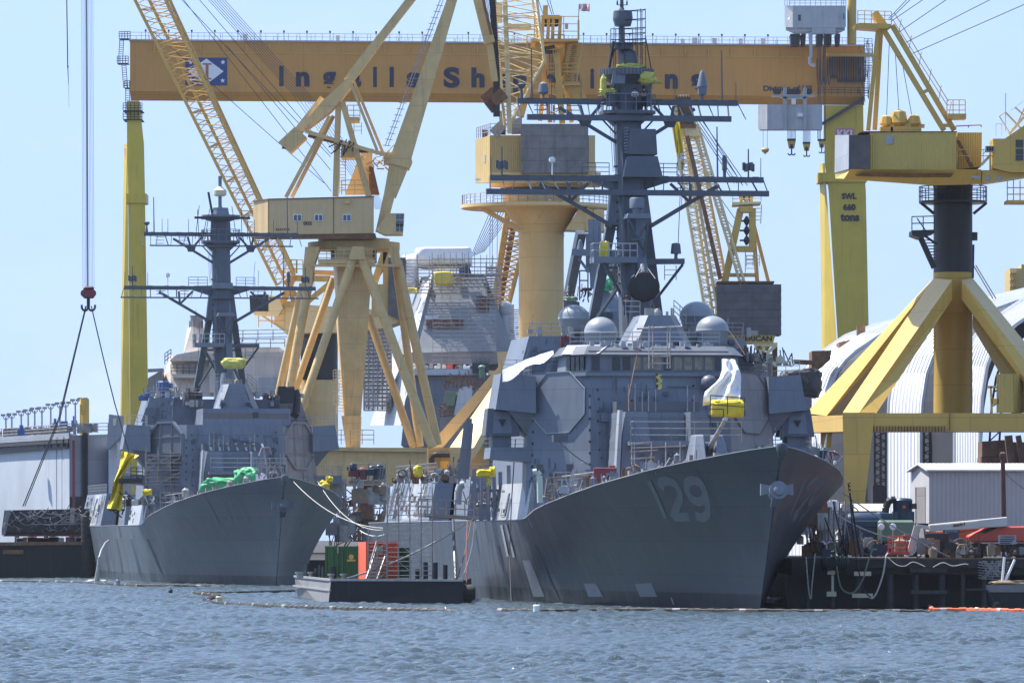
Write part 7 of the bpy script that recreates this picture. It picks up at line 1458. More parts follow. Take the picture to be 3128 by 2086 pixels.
for u, v, D_ in ((18,1268,800),(36,1265,798),(65,1257,794),(86,1253,792),(106,1248,788),(128,1246,786),(155,1236,782),(183,1232,778),(201,1230,776),(230,1222,770),(252,1218,768)):
    t = thing('floodlight_mast', 'slim floodlight mast with twin lamp heads on the floating dock top deck', 'light mast', tuple(W(u,1330,D_)), 0, 'floodlight masts along the floating dock')
    MB().tube(W(u,1330,D_), W(u,v+6,D_), .15, .11, 8).build('pole', MT['dock'], t)
    mb = MB()
    for s_ in (-1, 1): mb.path([W(u,v+14,D_), W(u+s_*6,v+11,D_), W(u+s_*8.5,v+4,D_)], .07, 4)
    mb.build('arm', MT['dock'], t)
    for s_ in (-1, 1): MB().cbox(W(u+s_*8.5,v,D_), .6,.4,.3).build('lamp_head', MT['lamp'], t)
mb = MB().lathe(W(258,1330,765), [(.62,0),(.62,4.6),(.55,4.7),(.55,4.8)], 14); mb.cbox(W(253,1240,764.4), .5,.5,2.0); mb.tube(W(246,1305,764), W(246,1235,764), .12); solo(mb, 'mooring_post', MT['yel_r'], 'stout yellow post at the dock corner beside the last floodlights', 'post', smooth='auto')
# ---------------------------------------------------------------- black pontoon and timber works at lower left
def Pn(x, y, d=0): return Fl(x, y, 715+d)
T = thing('barge', 'black deck barge low in the water at far left before the floating dock', 'barge', (Pn(300,1150).x, 720, 0))
MB().prism([Pn(-300,925),Pn(590,918),Pn(596,1200),Pn(-300,1200)], V(0,14,0)).build('hull', MT['barge_d'], T)
mb = MB().beam(Pn(-300,922,-.2), Pn(590,915,-.2), .4); mb.beam(Pn(20,975,-.4), Pn(160,975,-.4), .5); mb.build('rub_rail', MT['rustb'], T)
T = thing('workboat_stage', 'dark cluttered work stage of pipes and timber standing on the black barge', 'work stage', tuple(Pn(300,918,6)))
MB().prism([Pn(30,690,4),Pn(600,680,4),Pn(600,830,4),Pn(10,840,4)], V(0,8,0)).build('upper_stage', MT['black'], T)
MB().prism([Pn(40,838,4.5),Pn(600,832,4.5),Pn(600,868,4.5),Pn(20,868,4.5)], V(0,8,0)).build('stage_beam', MT['brown'], T)
mb = MB()
for x in (100,190,205,300,340,470,500,560): mb.prism([Pn(x,860,4),Pn(x+q4.uniform(18,46),860,4),Pn(x+q4.uniform(18,46),920,4),Pn(x,920,4)], V(0,1.6,0))
mb.build('rusty_post', MT['rustb'], T)
mb = MB()
for k in range(90):
    x, y = q4.uniform(20,590), q4.uniform(690,835); mb.tube(Pn(x,y,3.6), Pn(x+q4.uniform(-40,40),y+q4.uniform(-25,25),3.9), .06, None, 4)
for k in range(14): a = Pn(q4.uniform(60,560),700,3.5); mb.path(sag(a, a+V(q4.uniform(2,5),0,q4.uniform(-1,1)), q4.uniform(.6,1.6), 8), .05, 4)
mb.build('hanging_line', MT['junk'], T)
mb = MB(); mb.prism([Pn(10,860,3.8),Pn(35,690,3.8),Pn(75,690,3.8),Pn(35,860,3.8)], V(0,.5,0)); mb.prism([Pn(480,672,3.7),Pn(510,672,3.7),Pn(510,785,3.7),Pn(480,785,3.7)], V(0,.4,0)); mb.box(tuple(Pn(215,790,3.6)), tuple(Pn(530,782,3.9))); mb.build('pale_board', MT['prim'], T)
for k in range(22):
    x = q4.uniform(60,580); c = q4.choice(['rustb','redpaint','yelb','junk','dark']); mb = MB().cbox(Pn(x,912,3.2)+V(0,0,.3), q4.uniform(.5,1.6), .8, q4.uniform(.4,.9)); mb.tube(Pn(x-5,905,3.2), Pn(x+12,902,3.2), .12)
    solo(mb, 'scrap_heap', MT[c], 'small heap of rusty scrap on the black barge edge', 'scrap', 'scrap along the black barge edge', bevel=.05)
mb = MB()
for k in range(12): p = Pn(600,760+k*36,0); mb.lathe(p, [(.75,-.5),(.85,0),(.75,.5)], 12)
solo(mb, 'fender_stack', MT['rubber'], 'column of black rubber tyres between the black barge and left destroyer', 'fender', smooth='auto')
# ---------------------------------------------------------------- hook block with slings, upper left
DH = 560
def Hh(u, v, d=0): return W(u, v, DH+d)
T = thing('hook_block', 'dark red crane hook block hanging on many ropes at upper left', 'hook block', tuple(Hh(270,940)))
MB().frus([Hh(254,912,-.5),Hh(288,912,-.5),Hh(288,912,.6),Hh(254,912,.6)], [Hh(252,884,-.6),Hh(290,884,-.6),Hh(290,884,.7),Hh(252,884,.7)]).frus([Hh(252,884,-.6),Hh(290,884,-.6),Hh(290,884,.7),Hh(252,884,.7)], [Hh(256,875,-.5),Hh(286,875,-.5),Hh(286,875,.6),Hh(256,875,.6)]).build('cheek', MT['hookred'], T, bevel=.12)
mb = MB()
for k in range(4): mb.tube(Hh(258+k*8,896,-.68), Hh(258+k*8,896,.75), .38, None, 14)
mb.build('sheave', MT['redpaint'], T)
mb = MB(); mb.tube(Hh(270,912), Hh(270,938), .16); c = Hh(270,932)
for s_ in (-1, 1): mb.path([c+V(s_*(.32-.32*math.cos(a)),0,-.12-.42*math.sin(a)) for a in np.linspace(0,3.5,10)], .11, 6)
mb.build('hook', MT['dark'], T)
mb = MB()
for k in range(9): x = 253+k*4.3; mb.tube(Hh(x-4,-60), Hh(x,877), .015 if k != 3 else .04, None, 4)
mb.tube(Hh(265,-60), Hh(269,877), .05, None, 4); mb.build('hoist_rope', MT['wire'], T)
mb = MB(); mb.path([Hh(262,935), Hh(215,1130), Hh(180,1275), Hh(70,1545,10)], .06, 5); mb.path([Hh(264,935), Hh(218,1130), Hh(184,1275), Hh(76,1545,10)], .05, 5); solo(mb, 'lifting_sling', MT['wire'], 'long twin wire sling from the red hook slanting down left', 'sling')
mb = MB(); mb.path([Hh(279,935), Hh(315,1090), Hh(350,1230), Hh(394,1380,30)], .06, 5); solo(mb, 'lifting_sling', MT['wire'], 'single wire sling from the red hook slanting down right to yellow cover', 'sling')
mb = MB(); mb.tube(Hh(203,-60), Hh(207,205), .055, None, 5); mb.tube(Hh(207,200), Hh(209,258), .05, .03, 5); mb.tube(Hh(209,258), Hh(211,328), .015, None, 4); mb.lathe(Hh(207.5,205), [(.03,-.1),(.1,0),(.03,.15)], 8); solo(mb, 'tag_line', MT['wire'], 'lone dark rope dangling left of the red hook ropes', 'rope')
# ---------------------------------------------------------------- left destroyer extras
wB = lambda u, v, D_: W(u, v, D_)
mb = MB().blob(W(686,1490,622), M_(62,622), 1.6, M_(26,622), seed=22, wr=.42, fr=1.3); solo(mb, 'cover', MT['tarp_g'], 'dark green rumpled tarp over the left part of the destroyer foredeck', 'tarp', smooth=True)
mb = MB().blob(W(752,1462,620), M_(37,620), 1.5, M_(30,620), seed=28, wr=.25); solo(mb, 'cover', MT['tarp_g'], 'bright green tarp over a mound on the left destroyer foredeck', 'tarp', smooth=True)
mb = MB().blob(W(715,1110,646), M_(34,646), 1.2, M_(15,646), seed=31, wr=.22, e=.5); solo(mb, 'cover', MT['tarp_p'], 'pale yellow cover on the pedestal at the left destroyer mast foot', 'tarp', smooth=True)
P = []
for i in range(15):
    a = i/14; l_ = [(378,1378),(372,1430),(352,1480),(346,1520),(334,1552)]; r2 = [(432,1392),(414,1404),(384,1450),(382,1510),(380,1560)]
    k = a*4; j = min(3, int(k)); f = k-j; L_ = (l_[j][0]+(l_[j+1][0]-l_[j][0])*f, l_[j][1]+(l_[j+1][1]-l_[j][1])*f); R_ = (r2[j][0]+(r2[j+1][0]-r2[j][0])*f, r2[j][1]+(r2[j+1][1]-r2[j][1])*f)
    P.append([W(L_[0]+(R_[0]-L_[0])*t/9, L_[1]+(R_[1]-L_[1])*t/9, 641+.7*math.sin(t*1.1+i*.6)+.5*noise.noise(V(t*.5,i*.5,3))) for t in range(10)])
P = [[p-V(0,4,0) for p in r__] for r__ in P]
solo(MB().grid(P), 'cover', MT['tarp_y'], 'long bright yellow sheet draped down the side of the left destroyer', 'tarp', smooth=True)
mb = MB().blob(W(450,1503,632), M_(14,632), .6, M_(9,632), seed=35, wr=.3); solo(mb, 'cover', MT['tarp_y'], 'small yellow cover on the left destroyer side deck near the rails', 'tarp', smooth=True)
for u, v, s_ in ((990,1485,1.0),(1006,1465,.6)): 
    mb = MB().blob(W(u,v,640), M_(16*s_,640), .6, M_(16*s_,640), seed=int(u), wr=.3); solo(mb, 'cover', MT['tarp_y'], 'yellow wrapped item on the left destroyer port rail' if s_ == 1 else 'smaller yellow bundle above the port rail of the left destroyer', 'tarp', smooth=True)
t = thing('hanging_stage', 'dark hanging work platform with mesh sides beside the yellow sheet', 'work platform', tuple(W(358,1560,638)))
mb = MB()
for v in (1517,1535,1555): mb.tube(W(334,v,638), W(380,v,638), .06, None, 4); mb.tube(W(334,v,640), W(380,v,640), .06, None, 4)
for u in (334,345,357,368,380): mb.tube(W(u,1517,638), W(u,1558,638), .05, None, 4)
mb.beam(W(378,1556,638), W(372,1572,638), .15); mb.beam(W(340,1556,638), W(372,1580,638), .15); mb.build('frame', MT['black'], t); MB().box(tuple(W(333,1560,638)), tuple(W(381,1555,640))).build('floor', MT['dark'], t)
mb = MB().box(tuple(W(362,1476,636)), tuple(W(436,1462,640))); mb.rail([W(400,1462,636),W(436,1462,636)], 1.2, .6, .05); mb.beam(W(372,1476,637), W(425,1460,637), .15); mb.ladder(W(372,1500,637), W(396,1524,637), .7, .06); solo(mb, 'gangway', MT['black'], 'dark slatted gangway landing under the left destroyer sponson', 'gangway')
for (o, ux, nx, nz, lb) in ((W(444,1480,640), (1,.15,0), 3, 4, 'tube scaffold below the starboard radar panel of the left destroyer'), (W(445,1478,645), (1,.15,0), 2, 3, 'second tube scaffold bay just aft of the starboard radar panel')):
    scaffold(o, ux, (0,1,0), nx, 1, nz, lb, True, bx=M_(115,640)/nx, by=1.2, lz=M_(88,640)/nz if nz > 3 else 1.1, r=.05)
# clutter on its decks
def clutter(n, u0, u1, vfun, D_, cols, label, cat, grp, nm='deck_gear', smin=.25, smax=.9):
    for k in range(n):
        u = q4.uniform(u0,u1); p = W(u, vfun(u), D_+q4.uniform(-1,1)); mb = MB(); r_ = q4.random(); s_ = q4.uniform(smin,smax)
        if r_ < .35: mb.cbox(p+V(0,0,s_/2), s_*q4.uniform(.6,1.5), s_, s_); mb.cbox(p+V(0,0,s_+.05), s_*.5, s_*.5, .12)
        elif r_ < .6: mb.lathe(p, [(s_*.35,0),(s_*.4,.05),(s_*.4,s_*.9),(s_*.2,s_),(s_*.1,s_*1.15)], 10)
        elif r_ < .8:
            for j in range(5): a = p+V(q4.uniform(-.5,.5),0,0); mb.tube(a, a+V(q4.uniform(-.5,.5),q4.uniform(-.2,.2),s_*q4.uniform(1.0,2.4)), .05, None, 4)
        else: mb.path([p+V(math.cos(a)*s_*.5,q4.uniform(-.1,.1),s_*.5+math.sin(a)*s_*.5) for a in np.linspace(0,6.28*1.6,18)], .05, 4)
        o = solo(mb, nm, MT[q4.choice(cols)], label, cat, grp)
clutter(34, 330, 560, lambda u: 1552-(u-330)*.10, 640, ['junk','steel','rustb','wood','prim','dark','white'], 'small dockyard gear lying along the left destroyer starboard deck edge', 'deck gear', 'gear on the left destroyer side deck')
clutter(16, 560, 850, lambda u: 1520-(u-560)*.20, 618, ['junk','steel','prim','dark','white'], 'small gear on the left destroyer foredeck by the rail', 'deck gear', 'gear on the left destroyer foredeck')
clutter(22, 420, 620, lambda u: 1218+q4.uniform(-6,6), 652, ['junk','dark','rustb','blueb','steel'], 'small gear on the left destroyer upper deck before the mast', 'deck gear', 'gear on the left destroyer upper deck')
clutter(18, 800, 900, lambda u: 1225+q4.uniform(-6,6), 654, ['junk','dark','rustb','steel'], 'small gear on the left destroyer upper deck right of the mast', 'deck gear', 'gear on the left destroyer port upper deck')
mb = MB().cbox(W(507,1205,660), M_(38,660),2,M_(30,660)); mb.cbox(W(515,1178,660), M_(26,660),1.6,M_(18,660)); mb.lathe(W(498,1200,659), [(.7,0),(.75,.9),(.7,1.3)], 12); solo(mb, 'tank_set', MT['blueb'], 'blue tank and red box stacked at the left destroyer upper deck edge', 'tank', bevel=.1)
mb = MB(); mb.path([W(u_,v_,650) for u_,v_ in ((852,1195),(900,1192),(908,1215),(905,1260),(895,1275))], .45, 8); mb.cbox(W(878,1210,650), 1.6,1.2,1.6); mb.cbox(W(862,1194,650), .9,.8,1.0); solo(mb, 'hose_reel', MT['black'], 'thick black hose and reel on the left destroyer port deckhouse top', 'hose')
mb = MB()
for k in range(16): p = W(790+q4.uniform(0,80),1445+q4.uniform(-10,20),612); mb.tube(p, p+V(q4.uniform(-.8,.8),0,q4.uniform(.5,2.0)), .07, None, 4)
mb.path([W(792,1392,612),W(800,1368,612),W(823,1366,612),W(829,1388,612)], .1); mb.path([W(805,1368,612),W(812,1405,612),W(818,1440,612)], .12); solo(mb, 'mooring_gear', MT['prim'], 'tangle of struts and bent pipe on the left destroyer foredeck tip', 'deck gear')
# ---------------------------------------------------------------- near destroyer extras
P = []
for i in range(12):
    a = i/11; l_ = [(2204,1096),(2206,1128),(2196,1160),(2150,1200),(2146,1240)]; r2 = [(2245,1098),(2254,1120),(2264,1142),(2262,1200),(2260,1220)]
    k = a*4; j = min(3, int(k)); f = k-j; L_ = [l_[j][c]+(l_[j+1][c]-l_[j][c])*f for c in (0,1)]; R_ = [r2[j][c]+(r2[j+1][c]-r2[j][c])*f for c in (0,1)]
    P.append([W(L_[0]+(R_[0]-L_[0])*t/9, L_[1]+(R_[1]-L_[1])*t/9, 434-i*.22+.35*math.sin(t*1.2+i*.5)+.6*noise.noise(V(t*.4,i*.6,1))) for t in range(10)])
solo(MB().grid(P), 'plastic_sheet', MT['sheet'], 'twisted white plastic sheet hanging above the yellow cover before the bridge', 'sheet', smooth=True)
P = []
for i in range(9):
    a = i/8; l_ = [(1538,1134),(1535,1162)]; P.append([W(1535+(1690-1535)*t/11, 1130+(1070-1130)*(t/11)**1.3-9*math.sin(t/11*3.14)+a*(36-20*(t/11)**1.2+7*math.sin(t*.9))+4*noise.noise(V(t*.5,i*.5,2)), 441-.8*a+.3*math.sin(t*1.3)) for t in range(12)])
solo(MB().grid(P), 'plastic_sheet', MT['sheet'], 'white plastic sheet draped over the starboard bridge wing of the near destroyer', 'sheet', smooth=True)
mb = MB().blob(W(2222,1248,431), M_(50,431), 1.3, M_(26,431), seed=41, wr=.13, e=.38); solo(mb, 'cover', MT['tarp_y'], 'bright yellow cover over the gun platform before the bridge', 'tarp', smooth=True)
mb = MB(); mb.rail([W(2170,1262,429),W(2275,1270,429)], 1.3, 1.1, .04, 2); mb.rail([W(2170,1300,429),W(2210,1300,429)], 1.2, .8, .04, 2); solo(mb, 'railing', MT['dark'], 'thin dark railing in front of the bright yellow gun cover', 'railing')
for u, v, w_, h_, sd_, lb in ((1483,1445,26,11,42,'fat yellow roll lying on a shelf at the near destroyer side'),(1504,1440,9,14,43,'upright yellow wrap next to the fat yellow roll'),(1277,1440,13,16,44,'yellow hood over machinery on the near destroyer after deck'),(1516,1280,4,20,45,'thin yellow strip hanging behind the antenna box'),(1780,1058,7,16,46,'yellow wrap hanging between the radomes'),(1846,770,16,30,47,'torn yellow sheet on the lower mast platform'),(1492,1470,5,14,48,'yellow strip hanging below the fat yellow roll')):
    mb = MB().blob(W(u,v,452), M_(w_,452), .5, M_(h_,452), seed=sd_, wr=.22, e=.5); solo(mb, 'cover', MT['tarp_y'], lb, 'tarp', smooth=True)
# ladder frame hung before the bridge
mb = MB()
for u in (1983,1994,2039,2047): mb.tube(W(u,995,432), W(u,1125,432), .05, None, 5)
mb.tube(W(1945,1004,432), W(2084,998,432), .07, None, 6)
for v in (1065,1088,1110): mb.tube(W(1990,v,432), W(2048,v,432), .05, None, 5)
solo(mb, 'ladder_frame', MT['scaf'], 'pale tube ladder frame hung in front of the near destroyer bridge windows', 'scaffold')
mb = MB().path([W(1962,1010,432), W(1940,1110,430), W(1920,1210,426), W(1921,1255,425)], .035, 4); mb.path([W(2228,1010,440), W(2276,1084,438)], .03, 4); solo(mb, 'rigging_line', MT['rustb'], 'thin brown line slanting down across the bridge front', 'rope')
t = thing('chain_hoist', 'yellow chain hoist hanging under the bridge windows', 'hoist', tuple(W(2016,1185,437)))
mb = MB()
for k in range(9): mb.cbox(W(2013+q4.uniform(-3,6),1146+k*5,437), .25,.2,.13)
mb.build('chain', MT['tarp_p'], t); MB().tube(W(2006,1140,437.3), W(2006,1186,437.3), .09).build('backing_strap', MT['dark'], t)
mb = MB()
for u0_, u1_, v_ in ((1925,1990,1356),(1925,2010,1380),(1925,2000,1402),(1930,2095,1368)): mb.tube(W(u0_,v_,424), W(u1_,v_-6,424), .05, None, 5)
for u in (1930,1938,1990,2034,2078): mb.tube(W(u,1350,424), W(u,1420,424), .05, None, 5)
solo(mb, 'scaffold', MT['scaf'], 'low tube scaffold on the foredeck beside the gun', 'scaffold')
mb = MB()
for (a, b) in (((1664,1520),(1672,1460)),((1672,1460),(1810,1452)),((1664,1520),(1692,1524)),((1672,1480),(1700,1480)),((1680,1460),(1690,1522)),((1700,1460),(1712,1515)),((1672,1500),(1712,1500))): mb.tube(W(*a,428), W(*b,428), .06, None, 5)
solo(mb, 'cable_rack', MT['wood'], 'orange-brown tube rack on the near destroyer foredeck edge', 'rack')
mb = MB().path([W(1628,1442,432),W(1640,1440,432),W(1648,1452,432),W(1650,1535,432)], .22, 10); solo(mb, 'vent_pipe', MT['hose'], 'pale green gooseneck vent pipe at the near destroyer deck edge', 'pipe', smooth='auto')
mb = MB().path([W(1440,1478,462),W(1450,1478,462),W(1454,1490,462)], .2, 10); solo(mb, 'vent_pipe', MT['hose'], 'short pale green vent bend near the leaning davit', 'pipe', smooth='auto')
mb = MB().path([W(1398,1540,470),W(1400,1500,470),W(1406,1482,470),W(1418,1480,470)], .3, 10); solo(mb, 'vent_pipe', MT['haze_l'], 'fat silver gooseneck vent on the near destroyer after deck', 'pipe', smooth='auto')
mb = MB().cbox(W(1848,1450,427)+V(0,0,0), M_(70,427), 1.6, M_(44,427)); mb.cbox(W(1870,1425,427), M_(20,427), .8, .2); solo(mb, 'tool_locker', MT['redpaint'], 'dull red steel locker on the near destroyer foredeck', 'locker', bevel=.05)
mb = MB().beam(W(1432,1292,464), W(1414,1462,464), .75, .6, .95, .7); mb.cbox(W(1434,1290,464), .4,.5,.6); solo(mb, 'davit', MT['haze'], 'tall leaning grey davit post against the yellow crane leg', 'davit')
clutter(46, 1200, 1420, lambda u: 1470+q4.uniform(-12,8), 485, ['junk','steel','prim','dark','rustb','haze_l'], 'small gear heaped on the near destroyer after deckhouse top', 'deck gear', 'gear on the near destroyer after deckhouse')
clutter(30, 1425, 1590, lambda u: 1585+q4.uniform(-60,0), 462, ['junk','steel','haze_l','dark','rustb','prim'], 'small gear on the near destroyer side passage', 'deck gear', 'gear in the near destroyer side passage')
clutter(36, 1620, 2080, lambda u: 1530-(u-1640)*.27, 424, ['junk','steel','haze_l','dark','rustb','prim','haze'], 'small gear along the near destroyer foredeck rail', 'deck gear', 'gear along the near destroyer foredeck rail', smin=.2, smax=.7)
clutter(16, 2330, 2560, lambda u: 1392+(u-2330)*.12, 412, ['white','steel','redpaint','junk','haze_l'], 'small gear on the near destroyer port bow deck', 'deck gear', 'gear on the near destroyer port bow', smin=.2, smax=.6)
clutter(24, 1600, 1760, lambda u: 1080+q4.uniform(-4,8), 452, ['junk','steel','haze_l','dark'], 'small gear on the near destroyer upper deck by the left radomes', 'deck gear', 'gear by the left radomes', smin=.2, smax=.6)
clutter(20, 2250, 2420, lambda u: 1100+(u-2250)*.1+q4.uniform(-4,4), 452, ['junk','steel','yelb','dark','rustb'], 'small gear on the near destroyer upper deck right of the radomes', 'deck gear', 'gear by the right radomes', smin=.2, smax=.7)
# side passage structures: dark bays and pillars of the near destroyer flank
mb = MB(); 
for u in (1448,1470,1492,1512,1530,1556): mb.beam(W(u,1590,458), W(u+q4.uniform(-4,4),1440+q4.uniform(-40,20),458), .3, .3)
mb.box(tuple(W(1440,1500,458)), tuple(W(1560,1494,460))); mb.box(tuple(W(1440,1548,458)), tuple(W(1560,1543,460))); mb.ladder(W(1480,1450,457), W(1480,1540,457), .6, .04); solo(mb, 'side_staging', MT['haze'], 'grey staging of posts and shelves along the near destroyer side passage', 'staging')
# ---------------------------------------------------------------- people on the mast
def person(loc, h, shirt, trous, label, face=0, hat=None, arms='rail'):
    s = h/1.75; t = thing('person', label, 'person', tuple(loc), face)
    J = {'pel':(0,0,.95),'ch':(0,-.03,1.22),'nk':(0,-.04,1.47),'hd':(0,-.07,1.58),'tp':(0,-.06,1.72),
         'sl':(-.19,-.03,1.41),'sr':(.19,-.03,1.41),'el':(-.27,-.08,1.14),'er':(.27,-.08,1.14),'wl':(-.16,-.32,1.05),'wr':(.16,-.32,1.05),'hl':(-.13,-.40,1.05),'hr':(.13,-.40,1.05),
         'pl':(-.09,0,.92),'pr':(.09,0,.92),'kl':(-.11,-.03,.50),'kr':(.12,.0,.50),'al':(-.12,.03,.08),'ar':(.13,.04,.08),'tl':(-.13,-.13,.03),'tr':(.15,-.13,.03)}
    Rr_ = {'pel':.135,'ch':.15,'nk':.06,'hd':.098,'tp':.075,'sl':.065,'sr':.065,'el':.048,'er':.048,'wl':.033,'wr':.033,'hl':.036,'hr':.036,'pl':.095,'pr':.095,'kl':.062,'kr':.062,'al':.045,'ar':.045,'tl':.035,'tr':.035}
    E_ = [('pel','ch'),('ch','nk'),('nk','hd'),('hd','tp'),('ch','sl'),('ch','sr'),('sl','el'),('sr','er'),('el','wl'),('er','wr'),('wl','hl'),('wr','hr'),('pel','pl'),('pel','pr'),('pl','kl'),('pr','kr'),('kl','al'),('kr','ar'),('al','tl'),('ar','tr')]
    for sd_, hh in ((-1,'hl'),(1,'hr')):
        b_ = J[hh]
        for f in range(5):
            k1, k2 = f'{hh}f{f}a', f'{hh}f{f}b'; o_ = (f-2)*.018
            ln = (.05,.062,.068,.062,.05)[f]
            if f == 0: J[k1] = (b_[0]-sd_*.045, b_[1]+.0, b_[2]+.0); J[k2] = (b_[0]-sd_*.055, b_[1]-.035, b_[2]-.02)
            else: J[k1] = (b_[0]+o_, b_[1]-ln*.7, b_[2]); J[k2] = (b_[0]+o_, b_[1]-ln, b_[2]-ln*.7)
            Rr_[k1] = .009; Rr_[k2] = .008; E_ += [(hh,k1),(k1,k2)]
    def skin(names, grow, nm, m, par):
        idx = {k: i for i, k in enumerate(names)}; me = bpy.data.meshes.new(nm)
        me.from_pydata([tuple(c*s for c in J[k]) for k in names], [(idx[a], idx[b]) for a, b in E_ if a in idx and b in idx], [])
        o = bpy.data.objects.new(nm, me); COL.objects.link(o); o.parent = par
        md = o.modifiers.new('skin','SKIN'); sv = me.skin_vertices[0].data
        for k, i in idx.items(): r__ = (Rr_[k]+grow)*s; sv[i].radius = (r__*(1.25 if k in ('ch','pel') else 1), r__)
        sv[0].use_root = True; o.modifiers.new('sub','SUBSURF').render_levels = 1; me.materials.append(MT[m]); return o
    allk = list(J); skin(allk, 0, 'body', 'skin', t)
    skin(['pel','ch','sl','sr','el','er'], .016, 'shirt', shirt, t)
    skin(['pel','pl','pr','kl','kr','al','ar'], .016, 'trousers', trous, t)
    skin(['al','tl'], .016, 'shoe', 'rubber', t); skin(['ar','tr'], .016, 'shoe', 'rubber', t)
    MB().lathe(Vector(loc)+V(0,-.06*s,1.60*s), [(.115*s,0),(.118*s,.05*s),(.09*s,.13*s),(0,.16*s)], 12).build('hair' if hat is None else 'hard_hat', MT[hat or 'hair'], t, True)
    f = MB()
    for sd_ in (-1, 1): f.lathe(Vector(loc)+V(sd_*.035*s,-.165*s,1.60*s), [(.008,0),(.014,.006),(0,.012)], 6); f.lathe(Vector(loc)+V(sd_*.1*s,-.07*s,1.575*s), [(.012,0),(.025,.02),(.012,.04)], 6)
    f.beam(Vector(loc)+V(0,-.168*s,1.60*s), Vector(loc)+V(0,-.19*s,1.56*s), .02); f.cbox(Vector(loc)+V(0,-.16*s,1.53*s), .05*s,.02,.01); f.build('face_feature', MT['hair'], t)
    return t
pz = FA.w((0,0,zpl)) if False else None
zp_ = FA.L(1913,312,57).z-.75
pA = FA.w(V(.35,55.35,zp_)); person(pA, 1.72, 'cloth_w', 'denim', 'person in a white T-shirt leaning on the upper mast platform rail')
pB = FA.w(V(1.1,55.6,zp_)); person(pB, 1.85, 'cloth_d', 'cloth_d', 'person in dark navy work clothes standing on the upper mast platform')
pC = W(1912,965,449.5); person(V(pC.x,pC.y,pC.z), 1.8, 'cloth_d', 'denim', 'person in dark top and jeans working at the near mast foot', .6)
# ---------------------------------------------------------------- centre barge with containers and scaffold stair
T = thing('barge', 'flat black and grey barge moored between the two destroyers', 'barge', (W(1200,1772,455).x, 455, 0))
n0, n1, n2_, n3 = W(1013,1772,444), W(1415,1774,440), W(1440,1770,470), W(901,1771,486)
zt = 1.75
def flat(p, z): return V(p.x, p.y, z)
bw_ = [flat(n0,-.8),flat(n1,-.8),flat(n2_,-.8),flat(n3,-.8)]; 
MB().frus([V(n0.x-.3,n0.y+.3,-.8),flat(n1,-.8),flat(n2_,-.8),V(n3.x+.4,n3.y,-.8)], [flat(n0,zt),flat(n1,zt),flat(n2_,zt),flat(n3,zt)]).build('hull', MT['barge_d'], T)
MB().frus([V(n3.x+.36,n3.y-.05,-.8),V(n0.x-.34,n0.y+.25,-.8),V(n0.x-.30,n0.y+.3,-.8),V(n3.x+.4,n3.y,-.8)], [flat(n3,zt-.02)+V(-.05,-.05,0),flat(n0,zt-.02)+V(-.05,-.05,0),flat(n0,zt-.02),flat(n3,zt-.02)]).build('end_plate', MT['barge_l'], T)
mb = MB()
for a, b in ((n0,n1),(n0,n3)): mb.beam(flat(a,zt+.03), flat(b,zt+.03), .22, .16)
mb.beam(flat(n0,zt-.75)+V(-.1,-.12,0), flat(n3,zt-.75)+V(-.1,-.12,0), .14, .14)
for u in (912,920,950,985,1012,1050): p = W(u,1770,470 if u < 1000 else 447); mb.lathe(V(p.x,p.y,zt), [(.18,0),(.18,.35),(.28,.36),(.28,.48)], 10)
mb.build('deck_edge', MT['steel'], T)
mb = MB()
for u, D_ in ((940,478),(968,470),(980,468),(990,466),(1020,462),(1275,450),(1300,450),(1330,447),(1360,445)): p = W(u,1760,D_); mb.tube(V(p.x,p.y,zt), V(p.x,p.y,zt+q4.uniform(.7,1.4)), .18, None, 10)
mb.build('bollard', MT['dark'], T)
def container(u0_, u1_, vt, vb, D_, dep, m, lb):
    t = thing('container', lb, 'container', tuple(W((u0_+u1_)/2, vb, D_)))
    a, b = W(u0_,vb,D_), W(u1_,vt,D_)
    MB().box((a.x,D_,a.z), (b.x,D_+dep,b.z)).build('body', MT[m], t)
    mb = MB()
    for x in (a.x-.03, b.x-.12): mb.box((x,D_-.05,a.z), (x+.15,D_+.1,b.z+.03))
    for z in (a.z, b.z-.14): mb.box((a.x+.13,D_-.04,z), (b.x-.13,D_+.1,z+.15))
    mb.build('corner_frame', MT[m], t)
    mb = MB()
    for k in range(4): x = a.x+(b.x-a.x)*(.25+.17*k); mb.tube(V(x,D_-.06,a.z+.2), V(x,D_-.06,b.z-.2), .03, None, 5)
    mb.build('lock_rod', MT['steel' if m != 'green' else 'green'], t)
    return t
tg = container(994, 1094, 1668, 1764, 462, 6, 'green', 'dark green shipping container on the barge, left of the red one')
mb = MB().lathe(W(1073,1700,461.9), [(.12,0),(.2,.02),(.2,.05)], 14, (0,-1,0)); mb.prism([W(1060,1708,461.92),W(1086,1708,461.92),W(1086,1714,461.92),W(1060,1714,461.92)], V(0,-.03,0)); mb.build('logo', MT['tarp_p'], tg)
mb = MB(); mb.cbox(W(1032,1680,461.9), .12,.05,.5); mb.build('plate', MT['steel'], tg)
container(1214, 1250, 1671, 1764, 458, 5, 'green', 'dark green shipping container on the barge, right of the scaffold stair')
tr_ = thing('container', 'bright red steel container on the barge with its long side to the left', 'container', tuple(W(1150,1768,452)))
MB().frus([W(1095,1768,458),W(1121,1768,451.5),W(1213,1766,451.5),W(1213,1766,460)], [W(1095,1655,458),W(1121,1654,451.5),W(1213,1654,451.5),W(1213,1654,460)]).build('body', MT['red'], tr_)
mb = MB(); mb.beam(W(1121,1768,451.4), W(1121,1654,451.4), .16); mb.beam(W(1121,1656,451.4), W(1213,1656,451.4), .14); mb.beam(W(1213,1656,451.4), W(1213,1766,451.4), .14)
for k in range(4): mb.tube(W(1135+k*20,1660,451.35), W(1135+k*20,1762,451.35), .035, None, 5)
